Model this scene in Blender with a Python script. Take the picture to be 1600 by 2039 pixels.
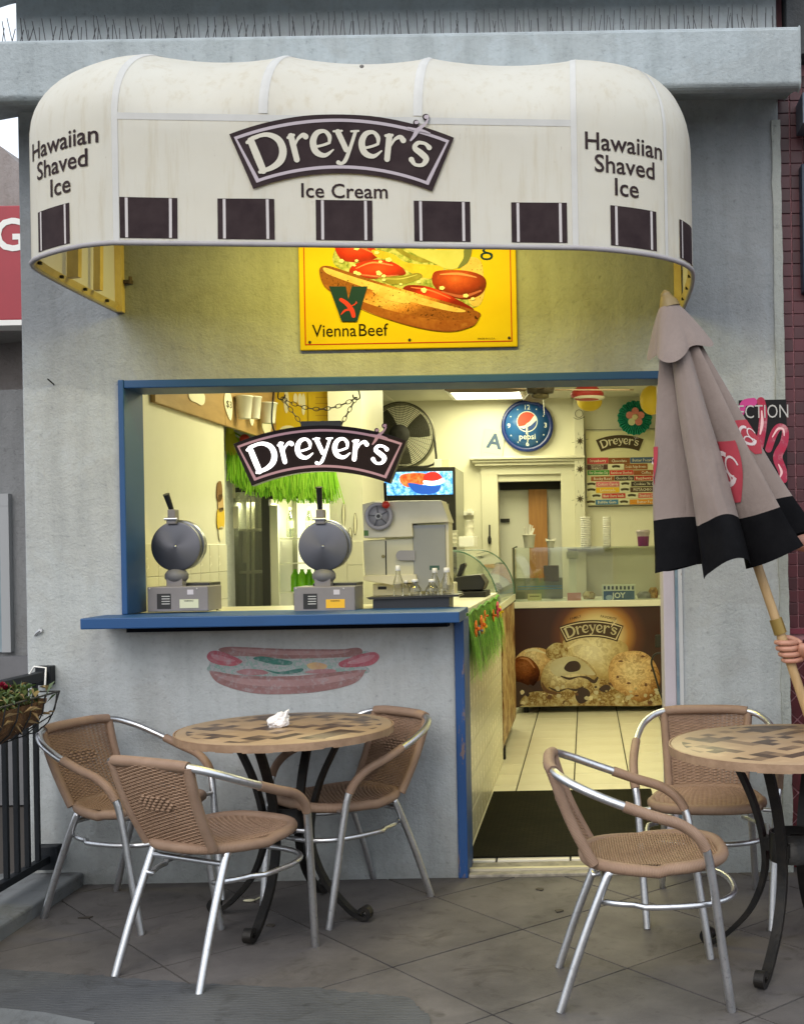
import bpy, bmesh, math, random
from math import sin, cos, pi, radians, sqrt, atan2
from mathutils import Vector, Matrix
random.seed(7)
S = bpy.context.scene
for o in list(bpy.data.objects): bpy.data.objects.remove(o)
COL = S.collection
# ------------------------------------------------------------------ camera, sky, sun, exposure
F, CX, CY, ROLL, EYE, DW = 2350.0, 1165.0, 1085.0, 0.018, 1.39, 4.964   # focal (photo px), vanishing point, roll, eye height, metres to the facade
cam = bpy.data.cameras.new('camera'); cob = bpy.data.objects.new('camera', cam); COL.objects.link(cob)
cam.sensor_fit = 'VERTICAL'; cam.sensor_height = 36; cam.sensor_width = 36; cam.lens = F/2039*36
cam.shift_x = (800-CX)/2039; cam.shift_y = (CY-1019.5)/2039; cam.clip_end = 900; cam.clip_start = .05
c_, s_ = cos(ROLL), sin(ROLL)
cob.matrix_world = Matrix(((c_, s_, 0, 0), (0, 0, -1, -DW), (-s_, c_, 0, EYE), (0, 0, 0, 1)))
S.camera = cob
w = bpy.data.worlds.new('World'); S.world = w; w.use_nodes = True
nt = w.node_tree; nt.nodes.clear()
wo = nt.nodes.new('ShaderNodeOutputWorld'); bg = nt.nodes.new('ShaderNodeBackground'); sk = nt.nodes.new('ShaderNodeTexSky')
sk.sky_type = 'NISHITA'; sk.sun_disc = False
SUN_EL, SUN_AZ = 40, 198
sk.sun_elevation = radians(SUN_EL); sk.sun_rotation = radians(SUN_AZ); sk.air_density = 1.0; sk.dust_density = 4.0; sk.ozone_density = 1.0
bg.inputs[1].default_value = 0.13
oc = nt.nodes.new('ShaderNodeMix'); oc.data_type = 'RGBA'; oc.inputs[0].default_value = .72; oc.inputs[7].default_value = (8.6, 9.2, 9.9, 1)   # cloud layer over the sky
nt.links.new(sk.outputs[0], oc.inputs[6]); nt.links.new(oc.outputs[2], bg.inputs[0]); nt.links.new(bg.outputs[0], wo.inputs[0])
sun = bpy.data.lights.new('sun', 'SUN'); sun.energy = 0.7; sun.angle = radians(40); sun.color = (1, .97, .92)
so = bpy.data.objects.new('sun', sun); COL.objects.link(so)
az = radians(SUN_AZ)
sd = Vector((sin(az)*cos(radians(SUN_EL)), cos(az)*cos(radians(SUN_EL)), sin(radians(SUN_EL))))
so.rotation_euler = sd.to_track_quat('Z', 'Y').to_euler(); so.location = (0, -3, 9)
S.view_settings.view_transform = 'Standard'; S.view_settings.look = 'None'; S.view_settings.gamma = 1
S.view_settings.exposure = 0.45; S.view_settings.use_curve_mapping = False
S.render.engine = 'CYCLES'
S.cycles.max_bounces = 9; S.cycles.diffuse_bounces = 5; S.cycles.glossy_bounces = 4; S.cycles.transmission_bounces = 6; S.cycles.transparent_max_bounces = 16
S.cycles.use_denoising = True; S.cycles.caustics_reflective = False; S.cycles.caustics_refractive = False
S.cycles.sample_clamp_indirect = 6

def at(px, py, d):
    """a point of the place: photo pixel + distance from the camera -> metres"""
    u, v = px-CX, CY-py
    return Vector(((u*c_+v*s_)*d/F, d-DW, EYE+(-u*s_+v*c_)*d/F))

# ------------------------------------------------------------------ materials
_M = {}
def _nodes(name):
    m = bpy.data.materials.new(name); m.use_nodes = True
    n = m.node_tree.nodes; b = n['Principled BSDF']
    return m, n, m.node_tree.links, b
def rgba(c): return (c[0], c[1], c[2], 1)
def mat(name, col, rough=.6, metal=0, col2=None, vscale=6, vlo=.35, vhi=.7, bump=0, bscale=80, spec=.5, detail=6, rvar=0, stretch=None, coat=0):
    if name in _M: return _M[name]
    m, n, l, b = _nodes(name)
    b.inputs['Base Color'].default_value = rgba(col); b.inputs['Roughness'].default_value = rough
    b.inputs['Metallic'].default_value = metal; b.inputs['Specular IOR Level'].default_value = spec
    b.inputs['Coat Weight'].default_value = coat
    tc = n.new('ShaderNodeTexCoord'); vec = tc.outputs['Object']
    if stretch:
        mp = n.new('ShaderNodeMapping'); mp.inputs['Scale'].default_value = stretch; l.new(vec, mp.inputs[0]); vec = mp.outputs[0]
    if col2 is not None:
        t = n.new('ShaderNodeTexNoise'); t.inputs['Scale'].default_value = vscale; t.inputs['Detail'].default_value = detail; t.inputs['Roughness'].default_value = .6
        l.new(vec, t.inputs['Vector'])
        r = n.new('ShaderNodeValToRGB'); r.color_ramp.elements[0].position = vlo; r.color_ramp.elements[1].position = vhi
        r.color_ramp.elements[0].color = rgba(col); r.color_ramp.elements[1].color = rgba(col2)
        l.new(t.outputs[0], r.inputs[0]); l.new(r.outputs[0], b.inputs['Base Color'])
        if rvar:
            mr = n.new('ShaderNodeMapRange'); mr.inputs[3].default_value = rough; mr.inputs[4].default_value = rough+rvar
            l.new(t.outputs[0], mr.inputs[0]); l.new(mr.outputs[0], b.inputs['Roughness'])
    if bump:
        t2 = n.new('ShaderNodeTexNoise'); t2.inputs['Scale'].default_value = bscale; t2.inputs['Detail'].default_value = 5
        l.new(vec, t2.inputs['Vector'])
        bp = n.new('ShaderNodeBump'); bp.inputs['Strength'].default_value = bump; bp.inputs['Distance'].default_value = .01
        l.new(t2.outputs[0], bp.inputs['Height']); l.new(bp.outputs[0], b.inputs['Normal'])
    _M[name] = m; return m
def emit(name, col, strength, col2=None, vscale=10, stops=None):
    if name in _M: return _M[name]
    m, n, l, b = _nodes(name)
    b.inputs['Base Color'].default_value = rgba([x*.5 for x in col]); b.inputs['Emission Color'].default_value = rgba(col); b.inputs['Emission Strength'].default_value = strength
    b.inputs['Roughness'].default_value = .35
    if stops:
        tc = n.new('ShaderNodeTexCoord'); t = n.new('ShaderNodeTexNoise'); t.inputs['Scale'].default_value = vscale; t.inputs['Detail'].default_value = 8; t.inputs['Roughness'].default_value = .75
        l.new(tc.outputs['Object'], t.inputs['Vector']); r = n.new('ShaderNodeValToRGB')
        e = r.color_ramp.elements
        while len(e) < len(stops): e.new(.5)
        for k, (p, c) in enumerate(stops): e[k].position = p; e[k].color = rgba(c)
        l.new(t.outputs[0], r.inputs[0]); l.new(r.outputs[0], b.inputs['Emission Color']); l.new(r.outputs[0], b.inputs['Base Color'])
    _M[name] = m; return m
def glass(name, tint=(.9, .96, .93), refl=.12, alpha=.92):
    if name in _M: return _M[name]
    m = bpy.data.materials.new(name); m.use_nodes = True; n = m.node_tree.nodes; l = m.node_tree.links; n.clear()
    o = n.new('ShaderNodeOutputMaterial'); tr = n.new('ShaderNodeBsdfTransparent'); tr.inputs[0].default_value = rgba([x*alpha for x in tint])
    g = n.new('ShaderNodeBsdfGlossy'); g.inputs['Roughness'].default_value = .03; g.inputs[0].default_value = (1, 1, 1, 1)
    lw = n.new('ShaderNodeLayerWeight'); lw.inputs[0].default_value = .25
    mm = n.new('ShaderNodeMath'); mm.operation = 'MULTIPLY_ADD'; mm.inputs[1].default_value = .6; mm.inputs[2].default_value = refl*.5
    mx = n.new('ShaderNodeMixShader'); l.new(lw.outputs['Fresnel'], mm.inputs[0]); l.new(mm.outputs[0], mx.inputs[0]); l.new(tr.outputs[0], mx.inputs[1]); l.new(g.outputs[0], mx.inputs[2]); l.new(mx.outputs[0], o.inputs[0])
    _M[name] = m; return m
def ramp(n, l, fac, stops, interp='LINEAR'):
    r = n.new('ShaderNodeValToRGB'); r.color_ramp.interpolation = interp; e = r.color_ramp.elements
    while len(e) < len(stops): e.new(.5)
    for k, (p, c) in enumerate(stops): e[k].position = p; e[k].color = rgba(c)
    l.new(fac, r.inputs[0]); return r.outputs[0]
def noise(n, l, vec, scale, detail=5, rough=.6, dist=0):
    t = n.new('ShaderNodeTexNoise'); t.inputs['Scale'].default_value = scale; t.inputs['Detail'].default_value = detail; t.inputs['Roughness'].default_value = rough; t.inputs['Distortion'].default_value = dist
    l.new(vec, t.inputs['Vector']); return t.outputs[0]
def mixc(n, l, fac, a, b, mode='MIX'):
    m = n.new('ShaderNodeMix'); m.data_type = 'RGBA'; m.blend_type = mode
    for s, v in ((0, fac), (6, a), (7, b)):
        if hasattr(v, 'is_linked'): l.new(v, m.inputs[s])
        elif s == 0: m.inputs[0].default_value = v
        else: m.inputs[s].default_value = rgba(v)
    return m.outputs[2]
def scaled(n, l, vec, sc):
    mp = n.new('ShaderNodeMapping'); mp.inputs['Scale'].default_value = sc; l.new(vec, mp.inputs[0]); return mp.outputs[0]
def addbump(n, l, b, h, strength, dist=.01, normal=None):
    bp = n.new('ShaderNodeBump'); bp.inputs['Strength'].default_value = strength; bp.inputs['Distance'].default_value = dist
    l.new(h, bp.inputs['Height'])
    if normal is not None: l.new(normal, bp.inputs['Normal'])
    l.new(bp.outputs[0], b.inputs['Normal']); return bp.outputs[0]

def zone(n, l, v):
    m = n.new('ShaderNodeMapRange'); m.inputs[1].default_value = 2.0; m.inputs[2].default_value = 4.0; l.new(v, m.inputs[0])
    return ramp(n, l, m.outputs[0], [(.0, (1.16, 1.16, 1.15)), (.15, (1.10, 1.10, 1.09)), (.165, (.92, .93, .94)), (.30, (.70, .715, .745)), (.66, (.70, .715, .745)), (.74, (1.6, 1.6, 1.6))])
def stucco(name, base, dark, low=None):
    m, n, l, b = _nodes(name); tc = n.new('ShaderNodeTexCoord').outputs['Object']
    c1 = ramp(n, l, noise(n, l, tc, 1.9, 8, .66, .5), [(.3, [x*1.07 for x in base]), (.48, base), (.52, [base[0]*.955, base[1]*.94, base[2]*.925]), (.8, [x*.84 for x in base])])
    c2 = ramp(n, l, noise(n, l, scaled(n, l, tc, (5, 5, .55)), 2.2, 6, .6), [(.42, (1, 1, 1)), (.75, dark)])
    c = mixc(n, l, .75, c1, c2, 'MULTIPLY')
    if low is not None:   # repainted lighter below a ragged line; upper-wall shade and parapet light painted in
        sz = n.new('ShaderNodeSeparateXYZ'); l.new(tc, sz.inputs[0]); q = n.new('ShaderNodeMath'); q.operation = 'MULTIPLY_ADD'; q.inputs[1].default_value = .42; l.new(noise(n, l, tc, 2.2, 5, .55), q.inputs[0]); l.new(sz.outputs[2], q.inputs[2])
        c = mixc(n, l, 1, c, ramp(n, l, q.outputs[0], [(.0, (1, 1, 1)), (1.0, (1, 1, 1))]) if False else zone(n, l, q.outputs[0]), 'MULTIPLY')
    sp = ramp(n, l, noise(n, l, tc, 42, 4, .6), [(.27, (.5, .5, .5)), (.36, (.88, .88, .88)), (.5, (1, 1, 1))])
    c = mixc(n, l, .6, c, sp, 'MULTIPLY')
    if low is not None:   # splash dirt along the foot of the wall
        sx = n.new('ShaderNodeSeparateXYZ'); l.new(tc, sx.inputs[0])
        a = n.new('ShaderNodeMath'); a.operation = 'MULTIPLY_ADD'; a.inputs[1].default_value = .5; l.new(noise(n, l, tc, 5, 5), a.inputs[0]); l.new(sx.outputs[2], a.inputs[2])
        d = ramp(n, l, a.outputs[0], [(.2, low), (.62, (1, 1, 1))]); c = mixc(n, l, 1, c, d, 'MULTIPLY')
    l.new(c, b.inputs['Base Color']); b.inputs['Roughness'].default_value = .9; b.inputs['Specular IOR Level'].default_value = .2
    nb = addbump(n, l, b, noise(n, l, tc, 90, 6, .65), .6, .007)
    addbump(n, l, b, noise(n, l, tc, 14, 5, .6), .35, .02, nb)
    _M[name] = m; return m

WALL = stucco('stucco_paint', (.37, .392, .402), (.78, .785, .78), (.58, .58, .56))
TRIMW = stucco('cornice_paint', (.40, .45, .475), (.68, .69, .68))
BLUE = mat('blue_paint', (.005, .062, .205), .5, spec=.3, col2=(.009, .08, .245), vscale=9, bump=.12, bscale=60)
def chipped(name, col, under, amt=.62, sc=9):
    m, n, l, b = _nodes(name); tc = n.new('ShaderNodeTexCoord').outputs['Object']
    f = ramp(n, l, noise(n, l, scaled(n, l, tc, (3, 3, .8)), sc, 8, .7), [(amt, (0, 0, 0)), (amt+.03, (1, 1, 1))])
    base = mixc(n, l, noise(n, l, tc, 6, 4), col, [x*.75 for x in col])
    l.new(mixc(n, l, f, base, under), b.inputs['Base Color']); b.inputs['Roughness'].default_value = .5
    addbump(n, l, b, f, -.3, .003); _M[name] = m; return m
BLUECH = chipped('blue_paint_chipped', (.008, .062, .21), (.16, .11, .10), .58, 7)
JAMBW = chipped('jamb_paint_chipped', (.52, .47, .52), (.13, .07, .06), .66, 5)
BLUEW = chipped('blue_paint_worn', (.005, .066, .212), (.10, .12, .14), .71, 11)
BLUEGREY = mat('weathered_blue_strip', (.12, .19, .25), .7, col2=(.2, .26, .3), vscale=20)
ALU = None
def make_alu():
    m, n, l, b = _nodes('brushed_aluminium'); tc = n.new('ShaderNodeTexCoord').outputs['Object']
    c = ramp(n, l, noise(n, l, tc, 90, 4, .7), [(.3, (.46, .47, .49)), (.42, (.66, .67, .69)), (.8, (.74, .75, .77))])
    l.new(c, b.inputs['Base Color']); b.inputs['Metallic'].default_value = 1
    rr = n.new('ShaderNodeMapRange'); rr.inputs[3].default_value = .2; rr.inputs[4].default_value = .48; l.new(noise(n, l, tc, 14, 4), rr.inputs[0]); l.new(rr.outputs[0], b.inputs['Roughness'])
    return m
ALU = make_alu()
def wrapped(name, col, col2, pitch):
    """rattan wound round a tube: ridges across its length (UV v is metres along the tube)"""
    m, n, l, b = _nodes(name); uv = n.new('ShaderNodeTexCoord'); w_ = n.new('ShaderNodeTexWave'); w_.wave_type = 'BANDS'; w_.bands_direction = 'Y'
    w_.inputs['Scale'].default_value = .314/pitch; w_.inputs['Distortion'].default_value = .6; w_.inputs['Detail'].default_value = 1
    l.new(uv.outputs['UV'], w_.inputs['Vector'])
    v = ramp(n, l, noise(n, l, uv.outputs['Object'], 11, 5), [(.3, col), (.7, col2)])
    c = mixc(n, l, .35, v, ramp(n, l, w_.outputs[1], [(.0, (.35, .3, .28)), (.4, (1, 1, 1))]), 'MULTIPLY')
    l.new(c, b.inputs['Base Color']); b.inputs['Roughness'].default_value = .55
    addbump(n, l, b, w_.outputs[1], .6, .002); _M[name] = m; return m
RATTAN = wrapped('wound_rattan', (.36, .235, .16), (.27, .17, .112), .0045)
WICK = mat('woven_rattan', (.34, .215, .14), .55, col2=(.235, .145, .09), vscale=40, vlo=.3, vhi=.75, bump=.2, bscale=300)
IRON = mat('black_iron', (.006, .006, .0065), .45, spec=.3, col2=(.018, .015, .012), vscale=20, bump=.15, bscale=90)
FENCEM = mat('fence_paint', (.006, .009, .013), .5, spec=.25, col2=(.013, .015, .018), vscale=15)
WHITE = mat('white_plastic', (.8, .79, .76), .45)
PAPER = mat('white_paper', (.82, .8, .74), .85, bump=.2, bscale=40)
BLACK = mat('black_plastic', (.012, .012, .013), .35)
BLACKM = mat('matt_black', (.02, .019, .018), .8)
DARKB = mat('print_dark_brown', (.026, .016, .018), .8, spec=.15, col2=(.042, .028, .029), vscale=14)
LILAC = mat('print_lilac', (.44, .38, .41), .8)
CREAMP = mat('print_cream', (.58, .545, .45), .8)

# ------------------------------------------------------------------ mesh helpers
class MB:
    def __init__(s): s.v = []; s.f = []; s.m = []; s.uv = []; s.sm = []
    def add(s, vs, fs, mi=0, uvs=None, smooth=False):
        k = len(s.v); s.v += [tuple(p) for p in vs]
        for i, f in enumerate(fs):
            s.f.append([k+j for j in f]); s.m.append(mi); s.sm.append(smooth); s.uv.append(uvs[i] if uvs else None)
        return s
    def box(s, a, b, mi=0):
        (x0, y0, z0), (x1, y1, z1) = a, b
        x0, x1 = min(x0, x1), max(x0, x1); y0, y1 = min(y0, y1), max(y0, y1); z0, z1 = min(z0, z1), max(z0, z1)
        return s.add([(x0, y0, z0), (x1, y0, z0), (x1, y1, z0), (x0, y1, z0), (x0, y0, z1), (x1, y0, z1), (x1, y1, z1), (x0, y1, z1)],
                     [(0, 3, 2, 1), (4, 5, 6, 7), (0, 1, 5, 4), (1, 2, 6, 5), (2, 3, 7, 6), (3, 0, 4, 7)], mi)
    def cbox(s, c, d, mi=0): return s.box([c[i]-d[i]/2 for i in range(3)], [c[i]+d[i]/2 for i in range(3)], mi)
    def xbox(s, a, b, w, h, up=(0, 0, 1), mi=0):
        """a bar of w x h from a to b"""
        a, b = Vector(a), Vector(b); t = (b-a).normalized(); x = t.cross(Vector(up)).normalized(); y = x.cross(t)
        vs = [p+x*(i*w/2)+y*(j*h/2) for p in (a, b) for i, j in ((-1, -1), (1, -1), (1, 1), (-1, 1))]
        return s.add(vs, [(0, 1, 2, 3), (7, 6, 5, 4), (0, 4, 5, 1), (1, 5, 6, 2), (2, 6, 7, 3), (3, 7, 4, 0)], mi)
    def prism(s, pts, v, mi=0):
        """a planar outline pushed along v"""
        v = Vector(v); n = len(pts); a = [Vector(p) for p in pts]
        return s.add(a+[p+v for p in a], [tuple(range(n))[::-1], tuple(range(n, 2*n))]+[(i, (i+1) % n, n+(i+1) % n, n+i) for i in range(n)], mi)
    def tube(s, pts, r, seg=10, closed=False, caps=True, mi=0, flat=1.0, up=None):
        P = [Vector(p) for p in pts]; n = len(P); R = r if callable(r) else (lambda t: r)
        T = []
        for i in range(n):
            if closed: T.append((P[(i+1) % n]-P[i-1]).normalized())
            else: T.append((P[min(i+1, n-1)]-P[max(i-1, 0)]).normalized())
        x = T[0].orthogonal().normalized() if up is None else (Vector(up)-T[0]*T[0].dot(Vector(up))).normalized()
        vs = []; L = [0]
        for i in range(n):
            x = (x-T[i]*x.dot(T[i])).normalized() if up is None else (Vector(up)-T[i]*T[i].dot(Vector(up))).normalized()
            y = T[i].cross(x); rr = R(i/max(n-1, 1))
            vs += [P[i]+x*(rr*cos(2*pi*k/seg)*flat)+y*(rr*sin(2*pi*k/seg)) for k in range(seg)]
            if i: L.append(L[-1]+(P[i]-P[i-1]).length)
        fs = []; uv = []
        m = n if closed else n-1
        if closed: L.append(L[-1]+(P[0]-P[-1]).length)
        for i in range(m):
            j = (i+1) % n
            for k in range(seg):
                k2 = (k+1) % seg; fs.append((i*seg+k, i*seg+k2, j*seg+k2, j*seg+k))
                uv.append(((k/seg, L[i]), ((k+1)/seg, L[i]), ((k+1)/seg, L[i+1]), (k/seg, L[i+1])))
        s.add(vs, fs, mi, uv, True)
        if caps and not closed:
            s.add(vs[:seg], [tuple(range(seg))[::-1]], mi); s.add(vs[-seg:], [tuple(range(seg))], mi)
        return s
    def lathe(s, prof, seg=24, o=(0, 0, 0), axis=2, mi=0, smooth=True, sc=(1, 1)):
        vs = []; n = len(prof)
        for r, z in prof:
            for k in range(seg):
                a, b = r*cos(2*pi*k/seg)*sc[0], r*sin(2*pi*k/seg)*sc[1]
                p = (a, b, z) if axis == 2 else ((a, -z, b) if axis == 1 else (z, a, b))
                vs.append((p[0]+o[0], p[1]+o[1], p[2]+o[2]))
        fs = [(i*seg+k, i*seg+(k+1) % seg, (i+1)*seg+(k+1) % seg, (i+1)*seg+k) for i in range(n-1) for k in range(seg)]
        s.add(vs, fs, mi, None, smooth)
        s.add(vs[:seg], [tuple(range(seg))[::-1]], mi); s.add(vs[-seg:], [tuple(range(seg))], mi); return s
    def ball(s, c, r, seg=12, mi=0, sc=(1, 1, 1)):
        n = seg//2+1; vs = []
        for i in range(n):
            t = pi*i/(n-1)
            for k in range(seg): vs.append((c[0]+r*sc[0]*sin(t)*cos(2*pi*k/seg), c[1]+r*sc[1]*sin(t)*sin(2*pi*k/seg), c[2]-r*sc[2]*cos(t)))
        return s.add(vs, [(i*seg+k, i*seg+(k+1) % seg, (i+1)*seg+(k+1) % seg, (i+1)*seg+k) for i in range(n-1) for k in range(seg)], mi, None, True)
    def grid(s, fn, nu, nv, mi=0, smooth=True, closed_u=False):
        vs = [fn(i/nu, j/nv) for j in range(nv+1) for i in range(nu+1)]; W = nu+1
        return s.add(vs, [(j*W+i, j*W+i+1, (j+1)*W+i+1, (j+1)*W+i) for j in range(nv) for i in range(nu)], mi, [((i/nu, j/nv), ((i+1)/nu, j/nv), ((i+1)/nu, (j+1)/nv), (i/nu, (j+1)/nv)) for j in range(nv) for i in range(nu)], smooth)
    def build(s, name, ms, parent=None, local=False, bevel=0, **props):
        me = bpy.data.meshes.new(name); me.from_pydata(s.v, [], s.f)
        ms = ms if isinstance(ms, (list, tuple)) else [ms]
        for m in ms: me.materials.append(m)
        me.polygons.foreach_set('material_index', s.m); me.polygons.foreach_set('use_smooth', s.sm)
        if any(u is not None for u in s.uv):
            lay = me.uv_layers.new(name='UVMap')
            for p, u in zip(me.polygons, s.uv):
                if u is not None:
                    for k, li in enumerate(p.loop_indices): lay.data[li].uv = u[k]
        me.update()
        if bevel:
            bm = bmesh.new(); bm.from_mesh(me); bmesh.ops.remove_doubles(bm, verts=bm.verts, dist=1e-5)
            bmesh.ops.bevel(bm, geom=[e for e in bm.edges if len(e.link_faces) == 2 and e.calc_face_angle(0) > .5], offset=bevel, segments=2, affect='EDGES', profile=.5)
            bm.to_mesh(me); bm.free()
        return link(name, me, parent, local, **props)
def link(name, me, parent=None, local=False, **props):
    o = bpy.data.objects.new(name, me); COL.objects.link(o)
    if parent is not None:
        o.parent = parent
        if not local and parent.type == 'EMPTY': o.matrix_parent_inverse = parent.matrix_basis.inverted()
    for k, v in props.items(): o[k] = v
    return o
def thing(name, label, cat, loc=(0, 0, 0), rz=0, group=None, kind=None):
    o = bpy.data.objects.new(name, None); COL.objects.link(o); o.empty_display_size = .1
    o.location = loc; o.rotation_euler = (0, 0, rz); o['label'] = label; o['category'] = cat
    if group: o['group'] = group
    if kind: o['kind'] = kind
    return o
def tag(o, label, cat, group=None):
    o['label'] = label; o['category'] = cat
    if group: o['group'] = group
    return o
def dup(o, parent=None):
    c = o.copy(); COL.objects.link(c)
    if parent is not None: c.parent = parent
    for ch in list(o.children): dup(ch, c)
    return c
def crom(pts, n=6, closed=False):
    """smooth curve through points (each a tuple of any length)"""
    P = [tuple(p) for p in pts]; out = []; N = len(P); m = N if closed else N-1
    for i in range(m):
        p0 = P[i-1] if (closed or i) else P[0]; p1 = P[i]; p2 = P[(i+1) % N]; p3 = P[(i+2) % N] if closed or i+2 < N else P[-1]
        for k in range(n):
            t = k/n; out.append(tuple(.5*(2*b+(c-a)*t+(2*a-5*b+4*c-d)*t*t+(3*b-a-3*c+d)*t**3) for a, b, c, d in zip(p0, p1, p2, p3)))
    if not closed: out.append(P[-1])
    return out
def flat2d(M, polys, fn, mi=0):
    for pl in polys: M.add([fn(*p) for p in pl], [tuple(range(len(pl)))], mi)
def disc2(cx, cy, rx, ry=None, n=28): ry = ry or rx; return [(cx+rx*cos(2*pi*k/n), cy+ry*sin(2*pi*k/n)) for k in range(n)]
def stroke2(M, pts, fn, mi=0, n=6):
    """a brush stroke with round ends; pts = (x, y, width)"""
    C = crom(pts, n) if len(pts) > 2 else [tuple(pts[0]), tuple((a+b)/2 for a, b in zip(*pts)), tuple(pts[1])]
    L = []
    for i, p in enumerate(C):
        a, b = C[max(i-1, 0)], C[min(i+1, len(C)-1)]; dx, dy = b[0]-a[0], b[1]-a[1]; q = sqrt(dx*dx+dy*dy) or 1; w2 = abs(p[2])/2*.88
        L.append(((p[0]-dy/q*w2, p[1]+dx/q*w2), (p[0]+dy/q*w2, p[1]-dx/q*w2)))
    vs = [fn(*q) for pr in L for q in pr]
    M.add(vs, [(2*i, 2*i+1, 2*i+3, 2*i+2) for i in range(len(L)-1)], mi)
    for p, q in ((C[0], C[1]), (C[-1], C[-2])):     # half-round ends
        a0 = atan2(p[1]-q[1], p[0]-q[0]); r = abs(p[2])/2*.88
        if p[2] > 0: M.add([fn(p[0]+r*cos(a0-pi/2+pi*k/8), p[1]+r*sin(a0-pi/2+pi*k/8)) for k in range(9)], [tuple(range(9))], mi)
def text2(s, size=1.0, bold=0, align='CENTER', space=1.0, res=3, xs=1.0):
    """outlines of a line of type as a flat 2-D mesh: (verts, faces)"""
    cu = bpy.data.curves.new('type', 'FONT'); cu.body = s; cu.size = size; cu.align_x = align; cu.align_y = 'CENTER'; cu.offset = bold*size; cu.space_character = space
    cu.resolution_u = res; cu.dimensions = '2D'; cu.fill_mode = 'FRONT'; cu.space_line = .92
    o = bpy.data.objects.new('type', cu); COL.objects.link(o)
    dg = bpy.context.evaluated_depsgraph_get(); me = bpy.data.meshes.new_from_object(o.evaluated_get(dg))
    r = ([(v.co.x*xs, v.co.y) for v in me.vertices], [tuple(p.vertices) for p in me.polygons])
    bpy.data.objects.remove(o); bpy.data.curves.remove(cu); bpy.data.meshes.remove(me); return r
def textM(M, s, fn, size=1.0, mi=0, **k):
    vs, fs = text2(s, size, **k); M.add([fn(*p) for p in vs], fs, mi); return M
def wallfn(o, off=0.0, sx=1.0, rot=0.0):
    """2-D (metres) -> a vertical plane facing the street at point o"""
    o = Vector(o); ca, sa = cos(rot), sin(rot)
    return lambda x, y: (o.x+(x*ca-y*sa)*sx, o.y-off, o.z+x*sa+y*ca)

# ------------------------------------------------------------------ the arched banner with its script lettering (drawn on a 1600 x 733 sketch)
def _band(t0, t1, e):
    top = lambda x: .145-.392*x*x; bot = lambda x: -.12-.49*x*x
    P = []
    for k in range(25):
        s = -1+2*k/24; xt = s*(.5-e); xb = s*(.398-e*.75)
        P.append(((xt, top(xt)-e*1.02), (xb, bot(xb)+e*1.02)))
    return P
def _quads(P, fn): return [fn(*q) for p in P for q in p], [(2*i, 2*i+1, 2*i+3, 2*i+2) for i in range(len(P)-1)]
LETTERS = [
 [(206, 280, 52), (245, 380, 56), (284, 478, 52)], [(182, 292, 26), (215, 268, 26), (250, 255, 26)], [(215, 262, 26), (310, 238, 34), (385, 268, 50), (415, 335, 56), (400, 405, 54), (345, 455, 40), (262, 488, 26)],
 [(470, 245, 46), (505, 400, 44)], [(450, 256, 22), (488, 238, 22)], [(492, 312, 14), (515, 262, 22), (548, 236, 34), (566, 246, 44)],
 [(630, 312, 20), (680, 300, 20), (722, 284, 20)], [(722, 284, 20), (722, 240, 34), (690, 208, 28), (640, 222, 40), (614, 280, 50), (632, 345, 48), (690, 368, 32), (746, 330, 12)],
 [(780, 212, 44), (832, 328, 42)], [(752, 208, 16), (806, 204, 16)], [(896, 208, 26), (864, 300, 26), (828, 392, 30), (800, 420, 24), (778, 414, 34)], [(868, 206, 16), (916, 203, 16)],
 [(952, 316, 20), (1002, 304, 20), (1044, 288, 20)], [(1044, 288, 20), (1044, 244, 34), (1012, 210, 28), (962, 224, 40), (936, 282, 50), (954, 347, 48), (1012, 370, 32), (1066, 334, 12)],
 [(1120, 236, 46), (1102, 388, 44)], [(1096, 232, 22), (1140, 228, 22)], [(1128, 300, 14), (1156, 256, 22), (1192, 240, 34), (1212, 262, 44)],
 [(1384, 308, 40), (1356, 282, 26), (1310, 278, 30), (1288, 312, 40), (1330, 348, 48), (1362, 384, 46), (1338, 424, 30), (1290, 424, 26), (1264, 390, 42)]]
FIG = [[(1262, 262, 14), (1286, 232, 26), (1306, 198, 34), (1334, 172, 26), (1362, 148, 18), (1380, 118, 14)], [(1246, 178, 14), (1290, 188, 20), (1340, 196, 20), (1390, 212, 10)], [(1300, 142, 26), (1308, 140, 26)], [(1366, 104, 30), (1374, 102, 30)]]
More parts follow.
